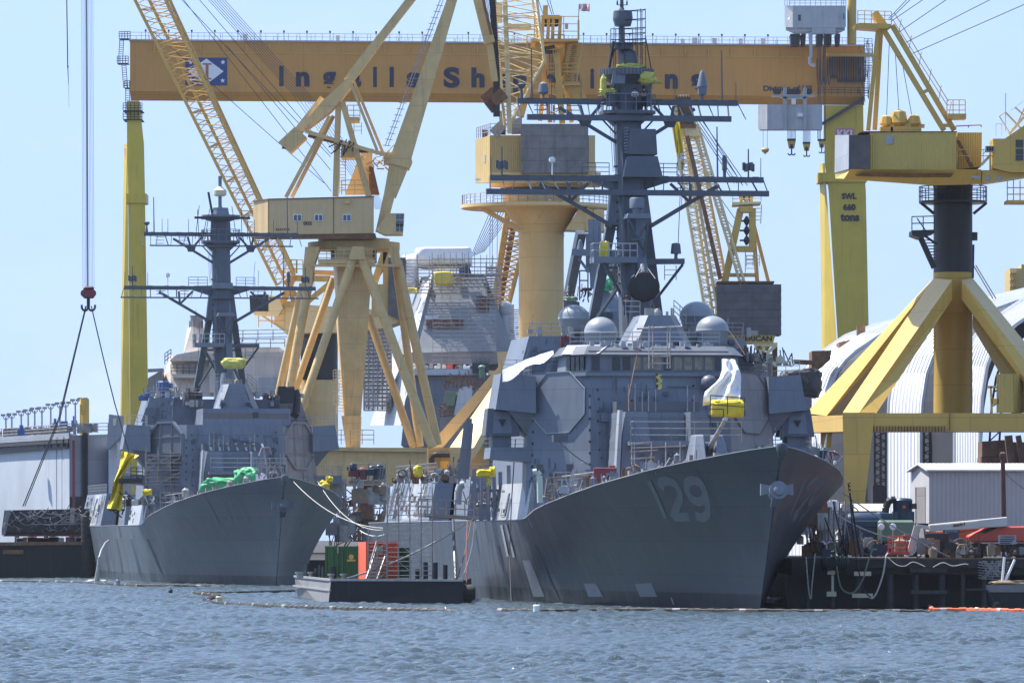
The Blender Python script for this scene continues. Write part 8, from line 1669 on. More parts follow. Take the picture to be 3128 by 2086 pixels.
mb.build('frame', MT['red'], tr_); MB().box(tuple(W(1152,1690,451.3)), tuple(W(1170,1668,451.4))).build('plate', MT['haze_l'], tr_)
st = scaffold(flat(W(1182,1768,447),zt), (1,0,0), (0,1,0), 4, 2, 9, 'tall tube scaffold stair tower on the barge between the destroyers', False, 'scaffolds on the barge', bx=M_(138,447)/4, by=1.3, lz=M_(255,447)/9, r=.03, diag=.35)
mb = MB(); 
for s_ in (-.42,.42): mb.beam(W(1136,1768,448)+V(s_,0,0), W(1160,1700,449.5)+V(s_,0,0), .06, .22)
for k in range(12): c_ = W(1136,1766,448).lerp(W(1160,1700,449.5), k/12); mb.cbox(c_, .84,.25,.05)
mb.rail([W(1128,1766,448),W(1150,1690,449.5)], .95, .7, .03, 2); solo(mb, 'stair', MT['steel'], 'aluminium stair leaning on the red container', 'stair')
scaffold(flat(W(1124,1768,450),zt), (1,0,0), (0,1,0), 2, 1, 5, 'short scaffold bay beside the red container front', False, 'scaffolds on the barge', bx=M_(56,450)/2, by=1.2, lz=M_(112,450)/5, r=.035)
# gangway to the near destroyer
mb = MB(); g0, g1 = W(1278,1572,452), W(1448,1582,456)
mb.beam(g0, g1, 1.2, .25); 
for s_ in (-.6,.6): mb.rail([g0+V(0,s_,0), g1+V(0,s_,0)], 1.25, .9, .045, 2)
mb.path([g0+V(0,-.6,0), W(1268,1545,452), W(1280,1526,452), W(1310,1528,452)], .05); solo(mb, 'gangway', MT['prim'], 'light gangway with handrails from the scaffold to the near destroyer', 'gangway')
# mooring lines
def line(pts, s, r, m, nm, lb, cat, grp=None):
    mb = MB()
    for a, b in zip(pts, pts[1:]): mb.path(sag(a, b, s), r, 5)
    return solo(mb, nm, MT[m], lb, cat, grp)
line([W(885,1458,597), W(1170,1612,520)], 1.2, .035, 'rope', 'mooring_line', 'pale mooring line from the left destroyer stem to the barge scaffold, upper of the pair', 'mooring line')
line([W(970,1470,610), W(1172,1618,520)], 1.4, .035, 'rope', 'mooring_line', 'pale mooring line from the left destroyer port rail', 'mooring line')
line([W(1100,1620,560), W(1175,1632,520)], .3, .05, 'rope', 'mooring_line', 'short pale line ending at the scaffold behind the containers', 'mooring line')
line([W(1445,1585,455), W(1052,1768,447)], .5, .07, 'rope', 'mooring_line', 'long pale line from the near destroyer side down to the barge bollard', 'mooring line')
line([W(1440,1590,454), W(1395,1770,447)], .4, .035, 'rustb', 'mooring_line', 'thin brown line hanging from the near destroyer to the barge', 'mooring line')
mb = MB().path([W(1384,1588,458), W(1388,1680,450), W(1392,1768,447)], .12, 6); solo(mb, 'hose', MT['black'], 'thick black hose hanging straight down to the barge', 'hose')
mb = MB().path([W(1428,1590,452), W(1424,1680,450), W(1425,1800,447)], .06, 5); solo(mb, 'hose', MT['redpaint'], 'dull red hose hanging beside the near destroyer hull', 'hose')
mb = MB().path([W(1575,1340,448), W(1562,1540,446), W(1556,1700,444), W(1562,1850,438)], .045, 5); solo(mb, 'drop_line', MT['black'], 'long black line hanging down the near destroyer side to the water', 'rope')
for i, (a, b, s_) in enumerate((((1618,1560),(1625,1608),.2),((1612,1575),(1628,1612),.1),((1450,1590),(1432,1720),.6),((1455,1600),(1402,1768),.9))):
    line([W(*a,440), W(*b,440)], s_, .03, 'rope', 'loose_rope', 'loose pale rope end dangling from the near destroyer deck break', 'rope', 'loose ropes at the deck break')
mb = MB()
for k in range(7): mb.lathe(W(1408+k*5,1812+6*math.sin(k*2),441), [(.5,-.35),(.62,0),(.5,.35)], 10, (1,0,0))
solo(mb, 'fender', MT['rubber'], 'cluster of black rubber fenders between barge and near destroyer', 'fender', smooth='auto')
# pier gear between the destroyers: platforms, racks, boxes
Gp = Cr(700,1250)
def Gq(x, y, d=0): return Gp(x, y, 660+d)
T = thing('pier_staging', 'steel staging of decks and posts on the pier between the destroyers', 'staging', tuple(Gq(950,900)))
mb = MB()
for x in (790,860,890,985,1065): mb.beam(Gq(x,900,0), Gq(x+q4.uniform(-8,8),470,0), .35)
for y in (490,500,716): mb.box(tuple(Gq(820,y+10,0)), tuple(Gq(1070,y,5)))
mb.rail([Gq(840,490,0),Gq(1070,490,0)], 2.0, 1.6, .07, 3); mb.rail([Gq(850,716,0),Gq(1070,716,0)], 2.0, 1.6, .07, 3); mb.build('frame', MT['scaf'], T)
MB().prism([Gq(892,520,2),Gq(980,520,2),Gq(980,700,2),Gq(892,700,2)], V(0,3,0)).build('purple_panel', MT['redpaint'], T); MB().prism([Gq(985,520,2.5),Gq(1060,520,2.5),Gq(1055,640,2.5),Gq(985,640,2.5)], V(0,3,0)).build('yellow_panel', MT['yel_r'], T)
for x, y, w_, h_, c, lb in ((912,450,60,60,'redpaint','dull red box on the pier staging beside blue tanks'),(980,430,70,44,'bluet','dark blue tank set on top of the pier staging'),(1030,440,80,80,'bluet','tall blue tank at the right end of the pier staging'),(850,405,50,30,'bluet','small blue drum rack on the pier staging left end'),(860,440,80,40,'redpaint','long dull red beam load on the pier staging')):
    p = Gq(x,y+h_/2,1); mb = MB().cbox(p+V(0,0,M_(h_/2.24,660)/2), M_(w_/2.24,660), 2.2, M_(h_/2.24,660)); mb.lathe(p+V(0,0,M_(h_/2.24,660)), [(.5,0),(.4,.3),(0,.45)], 10); mb.tube(p+V(-.6,-1.2,0), p+V(-.6,-1.2,M_(h_/2.24,660)), .12); solo(mb, 'tank' if c == 'bluet' else 'steel_box', MT[c], lb, 'tank' if c == 'bluet' else 'box', bevel=.08)
clutter(40, 1015, 1180, lambda u: 1600+q4.uniform(-110,70), 650, ['junk','rustb','scaf','prim','steel','wood'], 'jumble of pipes and steel on the pier between the destroyers', 'pier gear', 'gear on the pier between the destroyers', smin=.5, smax=2.0)
mb = MB()
for k in range(60): x, y = q4.uniform(740,1060), q4.uniform(560,920); mb.tube(Gq(x,y,3), Gq(x+q4.uniform(-120,20),y+q4.uniform(-90,160),3), .07, None, 4)
for k in range(8): mb.path(sag(Gq(720+k*12,560+k*10,-2), Gq(840+k*22,900,-2), 1.5), .07, 4)
solo(mb, 'pipe_heap', MT['rustb'], 'heap of dark pipes and cables sloping down between the pier and left destroyer', 'pipes')
struct(MB().box((-36, 668, -3), (-10, 905, 2.4)), 'pier_ground', MT['quay'])
# ---------------------------------------------------------------- buoys, boom lines, outfall
def boomline(pts, r, m, lb, fl=None, grp=None, cat='float boom'):
    t = thing('float_boom', lb, cat, tuple(V(pts[0].x, pts[0].y, 0)), 0, grp)
    mb = MB(); path_ = []
    for a, b in zip(pts, pts[1:]):
        n = max(2, int((b-a).length/.5))
        for i in range(n): p = a.lerp(b, i/n); path_.append(V(p.x+.1*noise.noise(p*.5), p.y+.4*noise.noise(p*.3), .11+.04*noise.noise(p*.9)))
    path_.append(pts[-1])
    for i, (a, b) in enumerate(zip(path_, path_[1:])): mb.tube(a, b, r*(1+.25*(i % 2)), None, 6)
    mb.build('boom', MT[m], t)
    if fl:
        mb = MB()
        for i in range(0, len(path_)-1, fl): a, b = path_[i], path_[i+1]; mb.tube(a+V(0,0,.03), b+V(0,0,.03), r*1.1, None, 8)
        mb.build('float', MT['creamb' if m == 'orange' else 'junk'], t)
    return t
def wl(u, v): D_ = H*F/(v-YH); return V((u-CX)*D_/F, D_, 0)
boomline([wl(590,1816),wl(650,1822),wl(670,1824),wl(628,1836),wl(645,1846),wl(700,1850),wl(850,1858),wl(1000,1863),wl(1200,1868),wl(1380,1872)], .16, 'boomd', 'dark floating boom hooking round a white buoy in mid foreground', 9)
boomline([wl(592,1816),wl(720,1814),wl(900,1808)], .14, 'boomd', 'dark floating boom running left of the centre barge', None)
boomline([wl(1520,1869),wl(1640,1871),wl(1900,1868),wl(2100,1869),wl(2320,1871),wl(2560,1872),wl(2840,1872)], .13, 'boomd', 'float boom with pale blocks along the near destroyer waterline', 10)
boomline([wl(0,1778),wl(120,1779),wl(250,1783),wl(420,1792),wl(700,1793)], .14, 'boomd', 'dark floating boom along the left destroyer waterline', 14)
boomline([wl(2935,1846),wl(2900,1852),wl(2842,1856),wl(2846,1868),wl(2950,1867),wl(3060,1870),wl(3160,1871)], .14, 'orange', 'bright orange floating boom by the quay at lower right', 7)
def buoy(u, v, D_, w_, h_, m, lb, cat='buoy'):
    p = wl(u, v); r_ = M_(w_/2, p.y); hh = M_(h_, p.y)
    t = thing('buoy', lb, cat, (p.x,p.y,0)); MB().lathe(p, [(r_*.95,-.3),(r_,hh*.75),(r_*1.08,hh*.78),(r_*1.08,hh*.88),(r_*.8,hh)], 16).build('body', MT[m], t, 'auto'); MB().tube(p+V(0,0,hh), p+V(0,0,hh+.15), .05).build('lifting_eye', MT['dark'], t)
buoy(361,1791,0,13,22,'haze_l','white post buoy beside the left destroyer hull'); buoy(521,1814,0,13,15,'black','small black marker buoy in open water'); buoy(669,1846,0,19,26,'yelb','pale post buoy in the crook of the floating boom'); buoy(1639,1872,0,20,26,'white','white post buoy in front of the near destroyer')
t = thing('outfall', 'white jet of water pouring from a hose on the left destroyer side', 'water jet', tuple(wl(292,1786)))
MB().path([W(332,1650,640),W(322,1658,639),W(310,1680,638),W(303,1702,637)], .11, 6).build('hose', MT['haze_l'], t)
mb = MB(); 
for k in range(9): mb.tube(W(302+q4.uniform(-1,1),1702,637), wl(290+q4.uniform(-5,5),1779)+V(0,q4.uniform(-1,1)+2,0), .07, .16, 6)
mb.blob(wl(291,1778)+V(0,2,.05), .9,.9,.18, seed=3, wr=.4); mb.build('water_jet', MT['foam'], t, True)
# ---------------------------------------------------------------- right-hand quay
DQ = 405
def Z(u, v, d=0): return W(u, v, DQ+d)
x0, x1 = Z(2420,1700).x, 46
zq_ = Z(0,1706).z
struct(MB().box((x0, DQ+.6, zq_-1.1), (90, DQ+75, zq_)), 'quay_deck', MT['quay'])
T = thing('quay_wall', 'dark timber quay face with piles and bracing beside the near destroyer', 'quay wall', (Z(2760,1862).x, DQ+2, 0))
MB().box((x0, DQ+7, -3), (89, DQ+7.6, zq_-1.12)).build('back_wall', MT['black'], T)
MB().box((x0, DQ, zq_-.62), (80, DQ+.58, zq_+.02)).build('kerb_beam', MT['quay'], T)
MB().box((Z(2600,0).x, DQ-.04, zq_-.02), (80, DQ+.3, zq_+.06)).build('kerb_strip', MT['rustb'], T)
for u, w_ in ((2470,14),(2545,16),(2624,18),(2722,20),(2800,20),(2880,20),(2945,14),(3010,18),(3080,18),(3150,20)):
    a = Z(u,1700); MB().tube(V(a.x,DQ+.9,-3), V(a.x,DQ+.9,zq_-.63), M_(w_/2,DQ), None, 12).build('pile', MT['pile'], T, 'auto')
MB().box(tuple(Z(2780,1747,.1)), tuple(Z(2892,1733,.5))).build('brace', MT['pile'], T); MB().box(tuple(Z(2785,1814,.1)), tuple(Z(2894,1802,.5))).build('brace', MT['pile'], T); MB().box(tuple(Z(2950,1803,.6)), tuple(Z(3100,1796,1))).build('brace', MT['pile'], T)
for a in ((2528,1754,2550,1741),(2610,1758,2660,1745),(2526,1821,2554,1806),(2604,1825,2665,1812),(2540,1806,2546,1756)): MB().box(tuple(Z(a[0],a[1],.0)), tuple(Z(a[2],a[3],.4))).build('marker_board', MT['yelb'], T)
for k in range(10): 
    p = Z(2520+k*7,1720+3*math.sin(k),-.3); mb = MB().lathe(p, [(.34,-.2),(.46,0),(.34,.2)], 12, (1,.2,0)); solo(mb, 'tyre_fender', MT['rubber'], 'black tyre fender hung along the quay edge near the bow', 'fender', 'tyre fenders at the quay edge', smooth='auto')
mb = MB()
for k in range(24): a = k/24; mb.tube(Z(2990+q4.uniform(0,90),1712,-.1), Z(2990+q4.uniform(0,90),1768+q4.uniform(-10,4),-.1), .025, None, 4)
for k in range(7): mb.path(sag(Z(2988,1716+k*8,-.1), Z(3085,1716+k*8,-.1), .1, 8), .03, 4)
solo(mb, 'cargo_net', MT['junk'], 'cargo net hung on the quay face at right', 'net')
def hosel(pts, r, m, lb):
    P = []; pts = [Z(*p) for p in pts]; n = len(pts)
    for i in range(n-1):
        p0, p1, p2, p3 = pts[max(0,i-1)], pts[i], pts[i+1], pts[min(n-1,i+2)]
        for k in range(7):
            t = k/7; P.append(.5*((2*p1)+(p2-p0)*t+(2*p0-5*p1+4*p2-p3)*t*t+(3*p1-p0-3*p2+p3)*t**3))
    P.append(pts[-1]); solo(MB().path(P, r, 6), 'hose', MT[m], lb, 'hose', smooth=True)
hosel([(2712,1690,-.2),(2706,1700,-.4),(2698,1750,-.5),(2682,1800,-.5),(2668,1824,-.5),(2658,1824,-.5),(2650,1812,-.5)], .06, 'creamb', 'thick cream hose looping down off the quay edge')
hosel([(2678,1678,-.2),(2665,1680,-.4),(2650,1720,-.5),(2635,1770,-.6),(2612,1805,-.6),(2590,1810,-.6),(2568,1790,-.6),(2556,1730,-.6),(2548,1640,-.6)], .055, 'greenm', 'grey green hose hanging in a deep loop below the quay')
hosel([(2490,1690,-.3),(2487,1720,-.5),(2480,1790,-.6),(2477,1828,-.6),(2470,1800,-.6),(2462,1700,-.5)], .045, 'rope', 'pale doubled hose hanging close to the near destroyer bow')
hosel([(2712,1702,-.2),(2740,1725,-.4),(2765,1728,-.4),(2790,1716,-.4),(2826,1730,-.4)], .032, 'rope', 'pale cable waving along the quay face, left of two')
hosel([(2850,1732,-.4),(2880,1718,-.4),(2910,1728,-.4),(2945,1722,-.4),(2958,1724,-.4)], .032, 'rope', 'pale cable waving along the quay face, right of two')
hosel([(2595,1470,0),(2600,1560,-.4),(2612,1680,-.5),(2635,1790,-.6),(2660,1824,-.6)], .05, 'black', 'black line from the bow edge down to the water loop')
for (a, b, r_, m, lb) in (((2575,1505,0),(2900,1700,6),.05,'scaf','long mooring wire from the near bow to the far quay, upper one'),((2550,1568,2),(2735,1645,8),.05,'rope','pale mooring rope from the near bow to the quay, lower one'),((2592,1475,0),(2630,1700,2),.07,'black','dark mooring rope dropping steeply from the bow edge'),((2520,1580,1),(2575,1705,2),.06,'black','dark mooring rope left of the steep one'),((2545,1530,1),(2590,1710,2),.05,'black','dark mooring rope crossing behind the bow')):
    line([Z(*a), Z(*b)], .25, r_, m, 'mooring_line', lb, 'mooring line')
# shed
DS = 470
def Sd(u, v, d=0): return W(u, v, DS+d)
T = thing('shed', 'long beige corrugated shed with white roof and grey gable door', 'shed', tuple(Sd(2980,1690)))
g0, g1, g2 = Sd(2784,1640,7), Sd(2839,1640), Sd(3350,1640)
zt0, zr, zg = Sd(0,1438).z, Sd(0,1424).z, 2.0
MB().frus([V(g1.x,g1.y,zg),V(g2.x,g2.y,zg),V(g2.x,g2.y+8,zg),V(g0.x,g0.y,zg)], [V(g1.x,g1.y,zt0),V(g2.x,g2.y,zt0),V(g2.x,g2.y+8,zt0),V(g0.x,g0.y,zt0)]).build('wall', MT['shed'], T)
gm = (V(g0.x,g0.y,0)+V(g1.x,g1.y,0))/2
MB().prism([V(g0.x-.02,g0.y-.03,zg),V(g1.x-.02,g1.y-.03,zg),V(g1.x-.02,g1.y-.03,zt0),V(gm.x-.02,gm.y-.03,zr+.1),V(g0.x-.02,g0.y-.03,zt0)], V(.04,.05,0)).build('gable', MT['shed_g'], T)
mb = MB(); ov = V(-.25,-.1,0); e1, e0_, ap = V(g1.x,g1.y-.25,zt0-.02), V(g0.x-.2,g0.y+.2,zt0-.02), V(gm.x,gm.y,zr+.16)
mb.prism([e1+ov, V(g2.x,g2.y-.25,zt0-.02), V(g2.x,g2.y+3.5,zr+.16), ap+ov], V(0,0,.12)); mb.prism([ap+ov, V(g2.x,g2.y+3.6,zr+.16), V(g2.x,g2.y+8,zt0), e0_+ov], V(0,0,.12)); mb.build('roof', MT['shed_r'], T)
d0, d1 = V(g0.x,g0.y,0).lerp(V(g1.x,g1.y,0),.3), V(g0.x,g0.y,0).lerp(V(g1.x,g1.y,0),.8)
dr_ = MB().prism([V(d0.x-.06,d0.y-.06,zg),V(d1.x-.06,d1.y-.06,zg),V(d1.x-.06,d1.y-.06,Sd(0,1486).z),V(d0.x-.06,d0.y-.06,Sd(0,1486).z)], V(.02,.02,0)).build('door', MT['prim'], T)
MB().prism([V(d0.x-.1,d0.y-.1,zg),V(d0.x+.12,d0.y-.2,zg),V(d0.x+.12,d0.y-.2,Sd(0,1486).z),V(d0.x-.1,d0.y-.1,Sd(0,1486).z)], V(-.02,-.02,0)).build('door_jamb', MT['brown'], dr_)
mb = MB().tube(Z(3063,1395,20), Z(3066,1590,20), .17, .19, 10); mb.lathe(Z(3063,1395,20), [(.17,-.2),(.24,0),(.24,.25),(.1,.35)], 10); solo(mb, 'pole', MT['brown'], 'dark red-brown pole standing in front of the beige shed', 'pole', smooth='auto')
line([Z(3066,1440,20), Z(3140,1500,20)], .1, .02, 'wire', 'guy_wire', 'thin guy wire from the brown pole to the right', 'wire')
mb = MB(); mb.prism([Sd(2560,1538,30),Sd(2700,1538,30),Sd(2700,1560,27),Sd(2560,1560,27)], V(0,6,0)); mb.prism([Sd(2560,1562,28),Sd(2700,1562,28),Sd(2700,1700,28),Sd(2560,1700,28)], V(0,5,0)); solo(mb, 'low_building', MT['beige'], 'low beige roofed building behind the yellow portal leg', 'building')
# fabric hangar of three hoops
T = thing('hangar', 'white corrugated arched hangar shells behind the yellow pyramid crane', 'hangar', (W(3150,1640,600).x, 600, 2))
PRF = [(0,0),(0,14),(.2,17.5),(.65,20.5),(1.3,22.3),(2.3,23.7),(3.5,24.8),(6.75,27),(10,28.2),(17,29.9),(26,31),(40,31.6)]
PRF = PRF+[(80-x, z) for x, z in PRF[-2::-1]]
def hoop(u0_, D0, u1_, D1, sc):
    P = [[V(W(u,0,D_).x+x*sc, D_, 2+z*sc*k_) for x, z in PRF] for u, D_, k_ in ((u0_,D0,1),((u0_+u1_)/2,(D0+D1)/2,.985),(u1_,D1,.97))]
    o = MB().grid(P).build('shell', MT['fabric'], T, 'auto')
    rb = MB()
    for k in range(0, 11):
        f = k/10; rw = [p.lerp(q_, f)+V(-.06,-.02,.06) for p, q_ in zip(P[0], P[-1])]
        for a, b in zip(rw, rw[1:]): rb.beam(a, b, .3 if k in (0,10) else .06, .3 if k in (0,10) else .14)
    rb.build('rib', MT['fabric'], o); ch, off = MB(), V(.9,1.2,-.9)
    for a, b in zip(P[-1][:12], P[-1][1:12]):
        ch.tube(a+off, b+off, .12, None, 4); ch.tube(a+off+V(.9,0,-.7), b+off+V(.9,0,-.7), .12, None, 4)
        n = max(1, int((b-a).length/1.2))
        for i in range(n): c_, e_ = a.lerp(b,i/n)+off, a.lerp(b,(i+1)/n)+off+V(.9,0,-.7); ch.tube(c_, e_, .07, None, 4)
    ch.build('arch_truss', MT['dark'], T); return P
h1 = hoop(2410, 672, 2522, 640, .96); h2 = hoop(2712, 606, 2815, 590, .97); h3 = hoop(2918, 572, 2997, 560, .96)
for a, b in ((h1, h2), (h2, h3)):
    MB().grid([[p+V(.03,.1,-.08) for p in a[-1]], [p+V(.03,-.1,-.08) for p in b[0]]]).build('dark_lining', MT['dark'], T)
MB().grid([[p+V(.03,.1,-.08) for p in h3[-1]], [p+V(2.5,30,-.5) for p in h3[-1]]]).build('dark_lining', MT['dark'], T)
mb = MB()
for u in (2672,2690,2706,2822,2840,2862): mb.beam(W(u,1690,585), W(u,1300,585), .22)
for k in range(14):
    for u in (2672,2822): mb.beam(W(u,1310+k*24,585), W(u+34,1322+k*24,585), .12); mb.beam(W(u+34,1322+k*24,585), W(u,1334+k*24,585), .12)
mb.build('lattice_post', MT['dark'], T)
MB().prism([W(2666,1482,584),W(2702,1482,584),W(2702,1540,584),W(2666,1540,584)], V(0,2,0)).build('lower_panel', MT['dark'], T)
mb = MB(); mb.prism([W(3000,1348,548),W(3085,1342,548),W(3085,1395,548),W(3000,1395,548)], V(0,5,0)); mb.prism([W(2998,1396,547.5),W(3140,1396,547.5),W(3140,1418,547.5),W(2998,1418,547.5)], V(0,5,0)); mb.beam(W(3080,1330,547), W(3090,1420,547), .7); mb.beam(W(3110,1330,547), W(3125,1420,547), .5); mb.prism([W(3090,1350,547.8),W(3140,1350,547.8),W(3140,1395,547.8),W(3090,1395,547.8)], V(0,4,0)); solo(mb, 'steel_platform', MT['brick'], 'rusty steel platform building above the beige shed roof', 'platform')
mb = MB(); mb.prism([W(3085,820,900),W(3140,820,900),W(3140,960,900),W(3085,960,900)], V(0,10,0))
for k in range(6):
    for j in range(3): mb.prism([W(3085+j*7,830+k*20,899.9),W(3090+j*7,830+k*20,899.9),W(3090+j*7,836+k*20,899.9),W(3085+j*7,836+k*20,899.9)], V(0,-1.0,0))
mb.prism([W(3120,808,900),W(3140,808,900),W(3140,820,900),W(3120,820,900)], V(0,5,0)); solo(mb, 'boom_rest_tower', MT['yel_cc'], 'pale yellow studded block tower at the right edge above the hangar', 'tower')
# bits on the skyline behind the near destroyer's port side
mb = MB(); mb.prism([W(2480,1072,640),W(2540,1070,640),W(2535,1100,640),W(2500,1130,640),W(2480,1130,640)], V(0,6,0)); mb.beam(W(2425,1105,640), W(2485,1108,640), .5); mb.prism([W(2564,1045,660),W(2640,1030,660),W(2640,1075,660),W(2564,1075,660)], V(0,6,0)); mb.lathe(W(2630,1030,660), [(.5,0),(.5,1.3)], 10); solo(mb, 'hull_block', MT['rustb'], 'rusty unfinished hull block with an arm above the hangar edge', 'hull block')
mb = MB(); mb.blob(W(2425,1165,600), 1.6,1,1.0, seed=9, wr=.3); mb.tube(W(2428,1165,600), W(2438,1128,600), .2, .1); mb.blob(W(2455,1170,600), 1.8,1,1.4, seed=10, wr=.2); mb.tube(W(2414,1170,600), W(2414,1140,600), .05); solo(mb, 'machinery', MT['dark'], 'dark lumpy machinery on the skyline left of the hangar', 'machine', smooth=True)
MB_ = MB().prism([W(2405,1160,620),W(2480,1160,620),W(2480,1560,620),W(2405,1560,620)], V(0,4,0)); solo(MB_, 'hull_block', MT['haze'], 'grey hull section behind the near destroyer port wing', 'hull block')
# boom lift
T = thing('boom_lift', 'red and white telescopic boom lift with its basket lowered, on the quay', 'boom lift', tuple(Z(3040,1700,14)))
Zl = lambda u, v, d=0: Z(u, v, 12+d)
MB().frus([Zl(2958,1650),Zl(3035,1655),Zl(3035,1655,2),Zl(2958,1650,2)], [Zl(2960,1640),Zl(3010,1610),Zl(3010,1610,2),Zl(2960,1640,2)]).build('chassis_nose', MT['redp'], T)
MB().prism([Zl(2958,1636,-.2),Zl(3022,1608,-.2),Zl(3130,1606,-.2),Zl(3200,1625,-.2),Zl(3200,1655,-.2),Zl(2962,1656,-.2)], V(0,2.6,0)).build('turret', MT['redp'], T, bevel=.1)
MB().prism([Zl(2992,1625,-.25),Zl(3040,1606,-.25),Zl(3060,1606,-.25),Zl(3010,1628,-.25)], V(0,-.05,0)).build('turret_grille', MT['dark'], T)
bm = MB().prism([Zl(2838,1601,-.9),Zl(3077,1578,-.9),Zl(3078,1608,-.9),Zl(2838,1619,-.9)], V(0,.9,0)).build('boom', MT['creamb'], T, bevel=.05)
MB().prism([Zl(2840,1606,-.85),Zl(2990,1592,-.85),Zl(2990,1613,-.85),Zl(2840,1620,-.85)], V(0,-.2,0)).build('boom_section', MT['creamb'], bm)
mb = MB(); put_text(mb, 'snorkel', Zl(2912,1609,-1.12), M_(36,DQ+12), M_(11,DQ+12), .05, (1,0,.12)); mb.build('lettering', MT['brown'], bm)
mb = MB(); mb.beam(Zl(2802,1604,-.7), Zl(2778,1690,-.7), .42, .4); mb.beam(Zl(2812,1604,-.6), Zl(2788,1692,-.6), .12, .12); mb.prism([Zl(2800,1600,-.8),Zl(2840,1606,-.8),Zl(2835,1618,-.8),Zl(2800,1606,-.8)], V(0,.7,0)); mb.build('jib', MT['creamb'], T)
bk = MB()
for u in (2714,2730,2748,2766,2772): bk.tube(Zl(u,1638,-1.5), Zl(u,1692,-1.5), .05, None, 5); bk.tube(Zl(u,1640,-.2), Zl(u,1692,-.2), .05, None, 5)
for v in (1638,1655,1672): bk.tube(Zl(2712,v,-1.5), Zl(2772,v,-1.5), .06, None, 5); bk.tube(Zl(2712,v,-.2), Zl(2772,v,-.2), .05, None, 5)
bk.box(tuple(Zl(2712,1694,-1.5)), tuple(Zl(2774,1684,-.2))); bk.prism([Zl(2758,1634,-1.5),Zl(2784,1630,-1.5),Zl(2784,1642,-1.5),Zl(2758,1645,-1.5)], V(0,.5,0)); bk.build('basket', MT['redp'], T)
for u in (2985, 3120):
    w_ = MB().lathe(Zl(u,1682,-.4), [(.2,-.25),(.56,-.25),(.62,0),(.56,.25),(.2,.25)], 20, (0,1,0)).build('wheel', MT['rubber'], T, 'auto'); MB().lathe(Zl(u,1682,-.75), [(.1,-.02),(.3,0),(.3,.1)], 14, (0,1,0)).build('hub', MT['prim'], w_)
MB().box(tuple(Zl(2970,1684,.3)), tuple(Zl(3150,1660,1.8))).build('chassis', MT['dark'], T)
sgn = thing('warning_sign', 'white notice board with rows of dark lettering hung on the red boom lift', 'sign', tuple(Zl(3078,1662,-1.4)))
MB().prism([Zl(3050,1634,-1.4),Zl(3104,1634,-1.4),Zl(3104,1662,-1.4),Zl(3050,1662,-1.4)], V(0,.05,0)).build('board', MT['pink'] if False else MT['haze_l'], sgn)
mb = MB(); put_text(mb, 'WARNING', Zl(3056,1643,-1.43), M_(42,DQ+11), M_(7,DQ+11), .03)
mb.build('heading', MT['redpaint'], sgn); mb = MB()
for k in range(3): mb.box(tuple(Zl(3055,1648+k*5.5,-1.44)), tuple(Zl(3099-k*6,1645.5+k*5.5,-1.42)))
mb.build('text_line', MT['navy'], sgn)
# blue dust collector, tanks, machines on the quay
Zm = lambda u, v, d=0: Z(u, v, 22+d)
T = thing('dust_collector', 'tall dark blue cylindrical dust collector with curved black duct on the quay', 'machine', tuple(Zm(2758,1690)))
MB().lathe(Zm(2757,1602), [(M_(29,427),0),(M_(30,427),M_(72,427)),(M_(31,427),M_(74,427)),(M_(26,427),M_(80,427)),(.2,M_(82,427))], 26).build('drum', MT['bluet'], T, 'auto')
MB().box(tuple(Zm(2728,1600,-.6)), tuple(Zm(2790,1562,.6))).build('side_box', MT['bluet'], T)
mb = MB().path([Zm(2735,1526,-.3),Zm(2722,1526,-.3),Zm(2712,1534,-.3),Zm(2706,1550,-.3),Zm(2704,1570,-.3),Zm(2708,1590,-.3)], .26, 10); mb.build('duct', MT['black'], T)
mb = MB(); mb.beam(Zm(2786,1546,-.5), Zm(2800,1545,-.5), .4); mb.box(tuple(Zm(2730,1606,-1)), tuple(Zm(2840,1598,1))); mb.build('fan_motor', MT['dark'], T); MB().box(tuple(Zm(2758,1552,-.95)), tuple(Zm(2767,1544,-.9))).build('label_plate', MT['redp'], T)
mb = MB()
for u in (2730,2755,2785): mb.beam(Zm(u,1602,-.3), Zm(u,1700,-.3), .22)
mb.build('stand', MT['dark'], T)
mb = MB().lathe(Zm(2640,1594,-1), [(.1,-1.3),(.6,-1.2),(.68,-.9),(.68,.9),(.6,1.2),(.1,1.3)], 18, (1,0,0)); mb.cbox(Zm(2640,1612,-1), 2.2,.9,.4); mb.lathe(Zm(2640,1586,-1), [(.2,0),(.2,.35)], 10); solo(mb, 'tank', MT['bluet'], 'horizontal dark blue pressure tank left of the dust collector', 'tank', smooth='auto')
mb = MB().cbox(Zm(2690,1592,-.5), 1.6,1.4,1.2); mb.lathe(Zm(2690,1578,-.5), [(.6,0),(.5,.3),(.1,.35)], 14); mb.path([Zm(2700,1590,-.6),Zm(2706,1600,-.6),Zm(2702,1612,-.6)], .15); solo(mb, 'compressor', MT['bluet'], 'dark blue compressor box between the two blue tanks', 'machine', bevel=.05)
mb = MB().cbox(Zm(2655,1640,-2), 3.8,1.8,2.4); mb.cbox(Zm(2655,1608,-2), 3.9,1.9,.1); solo(mb, 'equipment_skid', MT['bluet'], 'large dark blue equipment skid low on the quay behind the baskets', 'machine', bevel=.05)
mb = MB().cbox(Zm(2736,1622,-3), 2.6,1.6,1.6); mb.cbox(Zm(2730,1608,-3), 1.8,1.4,.5); solo(mb, 'machine_cover', MT['greenm'], 'grey green rounded machine above the red lift basket', 'machine', bevel=.15)
